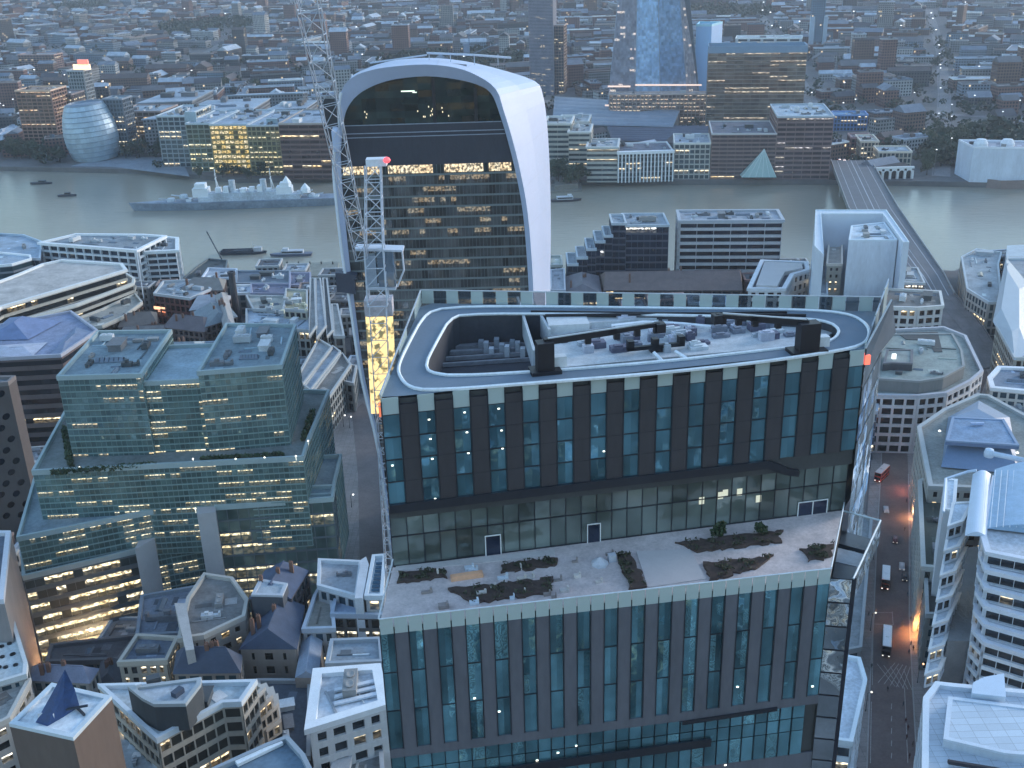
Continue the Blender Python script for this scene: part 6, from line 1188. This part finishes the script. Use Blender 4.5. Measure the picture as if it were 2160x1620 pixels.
block(ca, [(a.x, a.y+3), (b.x, a.y+3), (b.x, a.y+38), (a.x, a.y+38)], z, w=(.3, .3, .32), g=fg, roof=(.14, .15, .19), rimc=(.75, .77, .8), units=3, bw=3, pw=.2)
for k in range(16): m = MB(); x = a.x+(b.x-a.x)*k/15; m.box((x-.45, a.y-.2, 0), (.9, 0, 0), (0, 1, 0), up*(z-1)); m.build('column', wall((.78, .82, .86), .6, .05), ca)
m = MB(); m.box((a.x-1, a.y-.5, z-1), (b.x-a.x+2, 0, 0), (0, 3.4, 0), up*2.2); m.build('entablature', wall((.78, .8, .84), .6, .05), ca)
Bf('pale gridded block with a dark square panel, between the white columns and the brown block', 1420, 1496, 304, 378, 40, w=(.4, .4, .38), g=fg, fh=4, bw=4, pw=.8, roof=(.36, .4, .46), units=3)
for k, (x0, x1, yt, yb, lab) in enumerate(((1238, 1302, 312, 384, 'cream banded lower terrace left of the white columns'), (1200, 1244, 280, 372, 'cream banded middle terrace right of the white fin'), (1150, 1204, 262, 366, 'pale gridded building beside the white fin on the far bank'), (1180, 1240, 258, 330, 'cream upper terrace behind the banded ones'))):
    Bf(lab, x0, x1, yt, yb, 34, w=(.42, .41, .38), g=fg, fh=4, bw=10, pw=.15, bh=1.9, t=1, roof=(.38, .4, .42), rimc=(.6, .62, .62), units=3)
# railway sheds: broad low curved roofs
for pix, z, lab in (([(1165, 262), (1420, 268), (1440, 222), (1170, 205)], 12, 'broad grey station roof sweeping left of the pink lit podium'), ([(1290, 296), (1500, 300), (1500, 268), (1280, 266)], 10, 'dark curved railway roof behind the white columned block')):
    q = thing('station_roof', lab, 'railway station'); P_ = px(pix, z); block(q, P_, z, w=(.15, .16, .18), plain=True, roof=(.24, .28, .34), units=0)
    a4 = [G(x, y, z+.3) for x, y in pix]
    for k in range(7):
        f0, f1 = k/7, (k+.94)/7; l0, l1, r0, r1 = a4[0].lerp(a4[3], f0), a4[0].lerp(a4[3], f1), a4[1].lerp(a4[2], f0), a4[1].lerp(a4[2], f1); m = MB()
        for s in range(5): t0, t1 = s/5, (s+1)/5; m.face([l0.lerp(l1, t0)+up*2*math.sin(math.pi*t0), r0.lerp(r1, t0)+up*2*math.sin(math.pi*t0), r0.lerp(r1, t1)+up*2*math.sin(math.pi*t1), l0.lerp(l1, t1)+up*2*math.sin(math.pi*t1)])
        m.build('roof_bay', wall((.22, .26, .32) if z > 11 else (.1, .11, .15), .6, .3, .05), q)
Bf('blue box building at the south end of the bridge', 1757, 1828, 244, 276, 22, 'building', 'blue_building', w=(.08, .17, .36), g=fg, roof=(.14, .26, .42), units=2)
Bf('reddish block with bright headlamps in front of it at the south end of the bridge', 1792, 1836, 292, 330, 20, 'building', 'brick_building', w=(.2, .12, .12), g=fg, roof=(.25, .22, .24), units=1)
for k in range(26):
    x, y = rr.uniform(1752, 1812), rr.uniform(294, 338); p = G(x, y, 1.0); r = thing('queueing_car', 'tiny car with bright lamps in the traffic at the south end of the bridge', 'car', p, 'cars with lamps at the south end of the bridge')
    m = MB(); rbox(m, -.9, -2.1, -.6, .9, 2.1, .1, .05, .1); rbox(m, -.8, -1.4, .1, .8, 1.4, .6, .15, .5); m.build('body', wall(rr.choice(((.02, .02, .03), (.4, .4, .42), (.2, .03, .03)))), r)
    for s in (-1, 1): m = MB(); m.bx(s*.6-.28, -2.2, -.4, s*.6+.28, -2.12, .0); m.build('headlight', lamp_mat((1, .8, .75), 3.5), r)
ar = Bf('tan building above a bright white riverside arcade, right of the bridge', 1850, 1920, 322, 356, 24, 'building', 'arcade_building', w=(.42, .38, .32), g=fg, roof=(.3, .36, .42), units=1)
m = MB(); Yq = G(1885, 378).y; a, b = V(1846, 376, Yq), V(1924, 376, Yq); n_ = 5; wd = (b.x-a.x)/n_; z0, z1 = 0, V(1885, 353, Yq).z
for k in range(n_+1): m.box((a.x+k*wd-.9, Yq, 0), (1.8, 0, 0), (0, 2, 0), up*z1*.66)
for k in range(n_):
    cx = a.x+(k+.5)*wd; r0 = wd/2-.9; zc = z1*.5
    for s in range(8):
        A_, B_ = math.pi*s/8, math.pi*(s+1)/8; m.face([(cx+r0*math.cos(A_), Yq-.02, zc+r0*math.sin(A_)), (cx+r0*math.cos(B_), Yq-.02, zc+r0*math.sin(B_)), (cx+r0*math.cos(B_)*1.0, Yq-.02, z1), (cx+r0*math.cos(A_), Yq-.02, z1)])
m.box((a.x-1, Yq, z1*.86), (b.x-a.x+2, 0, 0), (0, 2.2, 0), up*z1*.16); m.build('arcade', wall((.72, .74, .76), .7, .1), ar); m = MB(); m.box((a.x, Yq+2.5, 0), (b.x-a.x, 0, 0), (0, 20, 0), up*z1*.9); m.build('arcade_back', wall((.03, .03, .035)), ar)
Bf('low stone warehouse right behind the bridge end arcade', 1812, 1850, 300, 340, 30, 'building', 'warehouse', w=(.38, .35, .3), g=fg, roof=(.42, .42, .4), units=1)
# wrapped riverside building at the right edge
wr2 = thing('wrapped_building', 'white wrapped riverside building with dark round holes, at the far right edge', 'building under repair'); a = G(2044, 384); b = G(2200, 388); z = V(2060, 312, a.y).z
block(wr2, [(a.x, a.y), (b.x, b.y), (b.x, b.y+30), (a.x, a.y+30)], z, plain=True, w=(.6, .67, .78), roof=(.3, .33, .4), rimc=(.75, .8, .88), units=2)
for x, y, r_ in ((2076, 323, 1.8), (2091, 335, 2), (2114, 342, 1.4)): p = V(x, y, a.y-.6); m = MB(); m.face([p+Vector((r_*1.2*math.cos(t), 0, r_*math.sin(t))) for t in [k*math.pi/6 for k in range(12)]]); m.build('round_hole', wall((.03, .04, .07)), wr2)
for x, y in ((2068, 300), (2124, 300)): p = V(x, y+10, a.y+4); m = MB(); m.lathe([(5, 0), (5.2, 3), (3.5, 6), (0, 6.6)], p, 14); m.build('round_roof_piece', wall((.7, .75, .82)), wr2)
m = MB(); P_ = [(p.x, p.y) for p in (G(x, y, -2) for x, y in ((2035, 366), (2062, 388), (2110, 394), (2240, 392), (2240, 372)))]; m.prism(P_, -5, 1.5); m.rim(P_, 1, 1.5, 2.6); tag(m.build('boat_shaped_quay', wall((.25, .2, .19), .8)), 'boat shaped quay wall with a white rim below the wrapped building', 'quay')
# slim blue double column tower
Yq = G(1720, 105).y; dt = thing('double_column_tower', 'slim blue tower with two pale legs near the top right', 'tower')
for x in (1706, 1733): a = V(x, 105, Yq); m = MB(); m.box(a, (6, 0, 0), (0, 6, 0), up*(V(x, 35, Yq).z-a.z)); m.build('leg', wall((.35, .45, .56)), dt)
a = V(1708, 90, Yq+1); m = MB(); m.box(a, (V(1736, 90, Yq).x-a.x, 0, 0), (0, 8, 0), up*(V(1720, -60, Yq).z-a.z)); m.build('shaft', farwall((.13, .22, .32)), dt)
Bf('white sawtooth roofed hall beyond the brown glass office', 1550, 1690, 82, 112, 40, 'hall', 'sawtooth_hall', w=(.5, .54, .58), g=fg, bw=20, pw=4, roof=(.4, .45, .5), units=2)

# ================================================================== trees
barkm = wall((.06, .05, .04)); TM = {}
def treekind(seed, r, h_, mat):
    t = leafball('crown', mat, (0, 0, h_*.62), r, 520, None, seed, 1.05, .14); m = MB(); m.lathe([(.45, 0), (.3, h_*.35), (.1, h_*.7)], (0, 0, 0), 6)
    R_ = random.Random(seed)
    for k in range(5): A_ = R_.uniform(0, 6.28); m.bar((0, 0, h_*.3), (math.cos(A_)*r*.6, math.sin(A_)*r*.6, h_*.65), .12)
    u = m.build('trunk', barkm); a, b = t.data, u.data; bpy.data.objects.remove(t); bpy.data.objects.remove(u); return a, b
leaf2 = wall((.075, .1, .065), .85, .6, .15); leaf3 = wall((.055, .08, .055), .85, .5, .1)
TK = [treekind(11, 4.6, 11, leaf2), treekind(12, 5.4, 13, leaf3), treekind(13, 3.8, 10, leaf2), treekind(14, 5, 14, leaf3)]
def tree(p, label, group, s=1.0):
    a, b = rr.choice(TK); r = thing('tree', label, 'tree', p, group); r.scale = (s, s, s*rr.uniform(.85, 1.15)); r.rotation_euler.z = rr.uniform(0, 6.28)
    for n_, d in (('crown', a), ('trunk', b)): o = bpy.data.objects.new(n_, d); S.collection.objects.link(o); o.parent = r
def grove(n_, x0, x1, y0, y1, label, group, s=1.2):
    k = 0; t = 0
    while k < n_ and t < n_*20:
        t += 1; p = G(rr.uniform(x0, x1), rr.uniform(y0, y1), 0)
        if any(inpoly(p.x, p.y, f) for f in FOOT): continue
        tree(p, label, group, s*rr.uniform(.8, 1.25)); k += 1
grove(26, -30, 150, 315, 345, 'dark tree in the riverside grove left of the egg shaped hall', 'trees left of the egg shaped hall')
grove(12, 245, 372, 318, 338, 'dark tree in the square right of the egg shaped hall', 'trees right of the egg shaped hall', 1.3)
grove(9, 400, 700, 366, 378, 'small dark tree on the quay before the far bank offices', 'trees before the far bank offices', .8)
grove(24, 1950, 2050, 300, 372, 'dark tree in the grove left of the wrapped riverside building', 'trees left of the wrapped building', 1.3)
grove(8, 1165, 1225, 380, 392, 'dark tree on the far bank by the white fin', 'trees by the white fin')
grove(6, 395, 620, 188, 205, 'dark tree behind the grey blue roofs', 'trees behind the grey blue roofs', 1.2)
for k, (x, y) in enumerate(((2142, 1400), (2152, 1440), (2146, 1375))): # bare trees between layered buildings
    r = thing('bare_tree', ['pale bare tree at the right edge between the layered and the panelled offices, middle one', 'lowest bare tree at the right edge above the panelled roof', 'highest bare tree at the right edge beside the layered office'][k], 'tree', G(x, y, 22)); R_ = random.Random(k); m = MB()
    def br(p, d, L_, r_, n_):
        q = p+d*L_; m.bar(p, q, r_)
        if n_:
            for _ in range(3): br(q, (d+Vector((R_.gauss(0, .5), R_.gauss(0, .5), R_.gauss(.1, .3)))).normalized(), L_*.7, r_*.6, n_-1)
    br(Vector((0, 0, -16)), Vector((0, 0, 1)), 12, .3, 5); m.build('branches', wall((.3, .31, .3))  , r)

# ================================================================== the rest of the city
def clearof(x, y, rad):
    for f in FOOT:
        xs = [p[0] for p in f]; ys = [p[1] for p in f]
        if x < min(xs)-rad or x > max(xs)+rad or y < min(ys)-rad or y > max(ys)+rad: continue
        if inpoly(x, y, f) or any(inpoly(x+dx*rad, y+dy*rad, f) for dx, dy in ((1, 0), (-1, 0), (0, 1), (0, -1), (.7, .7), (-.7, .7), (.7, -.7), (-.7, -.7))): return False
    return True
def shore(x, pts):
    for a, b in zip(pts, pts[1:]):
        if a[0] <= x <= b[0]: return a[1]+(b[1]-a[1])*(x-a[0])/(b[0]-a[0])
    return 1e9
KIND = [('brown brick', (.17, .115, .1)), ('grey concrete', (.25, .26, .27)), ('dark', (.085, .09, .1)), ('pale', (.38, .4, .42)), ('reddish', (.2, .12, .11)), ('blue grey', (.2, .26, .33))]
ROOFC = [(.13, .135, .15), (.2, .23, .28), (.07, .075, .09), (.42, .48, .56), (.11, .09, .09), (.16, .2, .26)]
def cityblock(m, mr, x, y, w_, d_, h_, ang, kind, roofc, R_):
    c, s = math.cos(ang), math.sin(ang); P_ = [(x+c*a-s*b, y+s*a+c*b) for a, b in ((-w_/2, -d_/2), (w_/2, -d_/2), (w_/2, d_/2), (-w_/2, d_/2))]
    m.tone = KIND[kind][1]; m.cur = 0; m.prism(P_, 0, h_, False, u0=R_.randint(0, 3000)*3.2)
    mr.tone = roofc; mr.cur = 1 if mr is m else 0
    if R_.random() < .45 and w_ < 60:
        q = [Vector((*p, h_)) for p in inset(P_, -.4)]
        if w_ < d_: q = q[1:]+q[:1]
        r0, r1 = (q[0]+q[3])/2, (q[1]+q[2])/2; r0.z = r1.z = h_+min(w_, d_)*.32
        for f in ([q[0], q[1], r1, r0], [q[2], q[3], r0, r1], [q[1], q[2], r1], [q[3], q[0], r0]): mr.face(f)
    else:
        mr.prism(inset(P_, .5), h_-.5, h_-.1); mr.tone = tuple(min(.85, v*2+.12) for v in roofc) if R_.random() < .55 else roofc
        mr.rim(inset(P_, -.05), .6, h_-.3, h_+.9)
        mr.tone = roofc
        for _ in range(R_.randint(0, 3)):
            a, b = R_.uniform(-.35, .25)*w_, R_.uniform(-.3, .2)*d_; px_, py_ = x+c*a-s*b, y+s*a+c*b; mr.tone = R_.choice(ROOFC); mr.box((px_, py_, h_-.1), (c*w_*.12, s*w_*.12, 0), (-s*d_*.2, c*d_*.2, 0), (0, 0, R_.uniform(1.5, 3.5)))
    mr.tone = None; m.tone = None
FR_ROADS = [[(1985, 372), (1988, 300), (1992, 200), (1985, 110), (1960, 20)], [(1160, 215), (900, 190), (640, 165), (300, 128), (0, 92)], [(1752, 300), (1700, 190), (1640, 90), (1600, 20)], [(2160, 250), (1900, 236), (1750, 262)], [(0, 262), (200, 190), (420, 120), (560, 40)]]
RSEG = []
for k, ln in enumerate(FR_ROADS):
    m = MB(); w_ = 7 if k != 1 else 11
    P_ = [G(x, y, .2+k*.03) for x, y in ln]
    for a, b in zip(P_, P_[1:]): n_ = Vector((-(b-a).y, (b-a).x, 0)).normalized()*w_; m.face([a-n_, b-n_, b+n_, a+n_]); RSEG.append((a, b, w_+7))
    m.build('road' if k != 1 else 'railway', wall((.2, .2, .21) if k != 1 else (.24, .22, .21), .85, .4, .05))['kind'] = 'structure'
def nearroad(x, y, e=0):
    p = Vector((x, y, 0))
    for a, b, w_ in RSEG:
        d_ = b-a; t = max(0, min(1, (p-a).dot(d_)/d_.length_squared)); q = a+d_*t
        if math.hypot(p.x-q.x, p.y-q.y) < w_+e: return True
    return False
CR_ = random.Random(21); cells = []
y = 850.0
while y < 3900:
    step = 30+(y-850)*.012; half = 120+y*.52; x = -half-60
    while x < half:
        w_ = CR_.uniform(20, 66) if CR_.random() < .6 else CR_.uniform(14, 26); d_ = CR_.uniform(10, 20); X, Yc = x+w_/2, y+CR_.uniform(-5, 5); 
        reg = math.sin(X*.0031+1.3)+math.sin(Yc*.0023+X*.0011); ang = .34*reg+CR_.choice((0, 0, 0, .12, -.1, 1.45)); h_ = CR_.choice((8, 9, 11, 12, 14, 16, 18)); 
        if CR_.random() < .05 and Yc > 1250: h_ = CR_.uniform(26, 50); w_ = min(w_, 26)
        park = math.sin(X*.006+2)*math.sin(Yc*.0042+1) > .80
        if Yc-d_ > shore(X, SBX)+10 and not park and not nearroad(X, Yc, w_*.3) and clearof(X, Yc, max(w_*.42, d_*.7)): cells.append((math.hypot(X, Yc), X, Yc, w_, d_, h_, ang, CR_.choice((0, 0, 1, 1, 2, 3, 4, 4, 5))))
        elif park and Yc > 900: cells.append((math.hypot(X, Yc), X, Yc, w_, d_, -1, 0, 0))
        x += w_+CR_.uniform(3, 14)
    y += step
blds = [c for c in cells if c[5] > 0]
def seen(c): p = Vector((c[1], c[2], 0-H)); w_ = p.dot(F0); return abs(p.dot(CR)/w_*FP) < 1130 and p.dot(CU)/w_*FP < 850
blds = [c for c in blds if abs(Vector((c[1], c[2], -H)).dot(CR)/Vector((c[1], c[2], -H)).dot(F0)*FP) < 1500]
vis = sorted([c for c in blds if seen(c)], key=lambda c: c[0]/(c[3]+c[5])**.4)
ind = set(id(c) for c in vis[:290])
FWM = farwall(None); RWM, t_, p_ = nt("far_roof"); at = N(t_, "ShaderNodeAttribute"); at.attribute_name = 'tone'; ns = N(t_, "ShaderNodeTexNoise"); ns.inputs['Scale'].default_value = .15; tc_ = N(t_, "ShaderNodeTexCoord"); t_.links.new(tc_.outputs['Object'], ns.inputs[0])
t_.links.new(mixc(t_, 1.0, at.outputs[0], mixc(t_, ns.outputs[0], (.55, .55, .57), (1.4, 1.4, 1.38)), 'MULTIPLY'), p_.inputs['Base Color']); p_.inputs['Roughness'].default_value = .7
mall, rall = MB(), MB()
def where(c):
    p = Vector((c[1], c[2], -H)); x = 1080+p.dot(CR)/p.dot(F0)*FP; return x
for c in blds:
    _, X, Yc, w_, d_, h_, ang, kd = c; R_ = random.Random(int(X*3+Yc*7)); roofc = R_.choice(ROOFC)
    if id(c) in ind:
        m, mr = MB(), MB(); cityblock(m, mr, 0, 0, w_, d_, h_, ang, kd, roofc, R_)
        xx = where(c); side = 'left of the flared tower' if xx < 720 else ('left of the spire' if xx < 1290 else ('right of the spire' if xx < 1760 else 'right of the bridge')); dist = 'nearer' if Yc < 1250 else 'farther'
        typ = 'tower block' if h_ > 25 else ('terrace' if w_ > 30 else 'house'); lab = '%s %s among the %s rooftops over the river, %s' % (KIND[kd][0], typ, dist, side)
        r = thing({'tower block': 'tower_block', 'terrace': 'terrace_building', 'house': 'town_house'}[typ], lab, typ, (X, Yc, 0), lab+' (group)')
        m.build('wall', FWM, r); mr.build('roof', RWM, r)
    else: cityblock(mall, rall, X, Yc, w_, d_, h_, ang, kd, roofc, R_)
n0 = len(mall.v); 
for f, uv_, mi, tn in zip(rall.f, rall.uv, rall.mi, rall.tones): mall.f.append(tuple(i+n0 for i in f)); mall.uv.append(uv_); mall.mi.append(1); mall.tones.append(tn)
mall.v += rall.v; o = mall.build('distant_housing', [FWM, RWM]); tag(o, 'mass of distant low houses filling the plain to the top of the picture', 'houses', None, 'stuff')
# woods, gardens and street trees of the far city as leaf clumps
m = MB(); R_ = random.Random(5); clumps = [(c[1]+R_.uniform(-25, 25), c[2]+R_.uniform(-12, 12), R_.uniform(5, 9)) for c in cells if c[5] < 0 for _ in range(7)]
yy = 900
while yy < 3600:
    for _ in range(int(26+yy*.01)): X = R_.uniform(-1, 1)*(120+yy*.5); clumps.append((X, yy+R_.uniform(-15, 15), R_.uniform(3, 6)))
    yy += 30
for X, Yc, r_ in clumps:
    if Yc < shore(X, SBX)+8 or not clearof(X, Yc, 4): continue
    for _ in range(14 if Yc > 1800 else 34):
        v = Vector((R_.gauss(0, 1), R_.gauss(0, 1), R_.gauss(0, 1))).normalized()*r_*R_.uniform(.6, 1.1); p = Vector((X, Yc, r_*1.1))+Vector((v.x*1.3, v.y, v.z*.8)); a = Vector((R_.gauss(0, 1), R_.gauss(0, 1), R_.gauss(0, .6))).normalized()*r_*.34; b = a.cross(Vector((R_.gauss(0, 1), R_.gauss(0, 1), R_.gauss(0, 1)))).normalized()*r_*.3
        m.face([p-a, p+b, p+a, p-b])
tag(m.build('distant_woods', wall((.04, .06, .045), .9, .5, .03)), 'dark green woods and gardens scattered through the distant housing', 'trees', None, 'stuff')
# bright points: street lamps and floodlights far off
R_ = random.Random(9); k = 0
while k < 60:
    x, y = R_.uniform(0, 2160), R_.uniform(20, 285); p = G(x, y, 0)
    if k < 34: sg = RSEG[R_.choice([i for i in range(len(RSEG)) if i not in (4, 5, 6, 7)])]; p = sg[0].lerp(sg[1], R_.random())+Vector((R_.choice((-6, 6)), 0, 0)); p.z = 0
    if not clearof(p.x, p.y, 6): continue
    k += 1; s = p.y/1300; r = thing('floodlight', 'tiny white floodlight on a post among the far rooftops', 'floodlight', p, 'white floodlights among the far rooftops'); m = MB(); m.lathe([(0, -.5), (.8, 0), (0, .6)], (0, 0, 0), 6); o = m.build('lamp_head', lamp_mat((.95, .97, 1), 1.6), r); o.location.z = 20; o.scale = (s*1.5, s, s*.9); m = MB(); m.bar((0, 0, 0), (0, 0, 20), .2); m.build('post', wall((.2, .2, .2)), r)
# lower buildings that fill the blocks on this side of the river
FR = random.Random(77); lots = []; roads_px = []
def onroad(x, y):
    q = P2(x, y); return (1790 < q[0] < 1990 and q[1] > 890) or (690 < q[0] < 860 and q[1] > 820) or (1900 < q[0] < 2140 and 540 < q[1] < 900 and abs(q[0]-(1985+(q[1]-590)*.5)) < 62)
def P2(x, y, z=0): p = Vector((x, y, z-H)); w_ = p.dot(F0); return 1080+p.dot(CR)/w_*FP, 810-p.dot(CU)/w_*FP
k = 0; yy = 190
while yy < 700:
    xx = -60-yy*.5
    while xx < 60+yy*.52:
        w_, d_ = FR.uniform(9, 20), FR.uniform(9, 15); X, Yc = xx+w_/2, yy+FR.uniform(-2, 2); q = P2(X, Yc, 10)
        xx += w_+FR.uniform(.5, 3)
        if q[0] < -80 or q[0] > 2240 or q[1] > 1720: continue
        if Yc+d_ > shore(X, NBX)-4 or onroad(X, Yc) or onroad(X+w_/2, Yc) or onroad(X-w_/2, Yc) or not clearof(X, Yc, max(w_, d_)*.5): continue
        rad = FR.uniform(-.15, .15); c_, s_ = math.cos(rad), math.sin(rad); P_ = [(X+c_*a-s_*b, Yc+s_*a+c_*b) for a, b in ((-w_/2, -d_/2), (w_/2, -d_/2), (w_/2, d_/2), (-w_/2, d_/2))]; z = FR.uniform(7, 14); kd = FR.choice((0, 1, 2, 4, 5, 1))
        side = 'left of the nearest tower' if q[0] < 900 else 'right of the nearest tower'; lab = 'low %s backstreet building between larger blocks, %s' % (KIND[kd][0], side)
        r = thing('backstreet_building', lab, 'building', (0, 0, 0), 'low '+KIND[kd][0]+' backstreet buildings of that colour '+side)
        block(r, P_, z, w=KIND[kd][1], g=cg, fh=3.4, bw=3, pw=1.1, bh=1.4, roof=FR.choice(((.12, .13, .15), (.2, .22, .25), (.28, .32, .37))), units=2, size=1.3, rimh=.7); k += 1
    yy += 17
print('fillers', k, 'individual', len(ind), 'rest', len(blds)-len(ind))

for k, (x, y, w_, d_, h_, kd, rc) in enumerate(((-70, -60, 30, 26, 60, 3, (.5, .55, .6)), (-30, -90, 34, 26, 45, 5, (.3, .36, .44)), (14, -70, 30, 24, 66, 3, (.5, .56, .62)), (60, -100, 34, 30, 50, 1, (.3, .3, .32)), (-10, -150, 60, 30, 90, 5, (.3, .4, .5)), (90, -50, 30, 30, 40, 3, (.45, .5, .55)), (-110, -140, 40, 40, 70, 1, (.3, .34, .4)))):
    r = thing('reflected_office', 'office standing behind the viewpoint, seen only as a reflection in the tower glass', 'office building', (0, 0, 0), 'offices behind the viewpoint')
    P_ = [(x, y), (x+w_, y+4), (x+w_-3, y+d_), (x-2, y+d_-5)]; block(r, P_, h_, w=KIND[kd][1] if kd != 3 else (.6, .66, .7), g=wg, bw=4, pw=.3, bh=1.6, fh=4, roof=rc, units=3, allsides=True)
# ================================================================== haze
hm = bpy.data.materials.new("haze"); hm.use_nodes = True; ht = hm.node_tree; ht.nodes.clear(); ho = ht.nodes.new("ShaderNodeOutputMaterial"); hv = ht.nodes.new("ShaderNodeVolumePrincipled")
hv.inputs['Color'].default_value = (.78, .86, 1, 1); hv.inputs['Density'].default_value = .00009; hv.inputs['Anisotropy'].default_value = .2; ht.links.new(hv.outputs[0], ho.inputs['Volume'])
m = MB(); m.bx(-6500, -1600, -6.5, 6500, 12500, 330); o = m.build('haze', hm); o['kind'] = 'stuff'
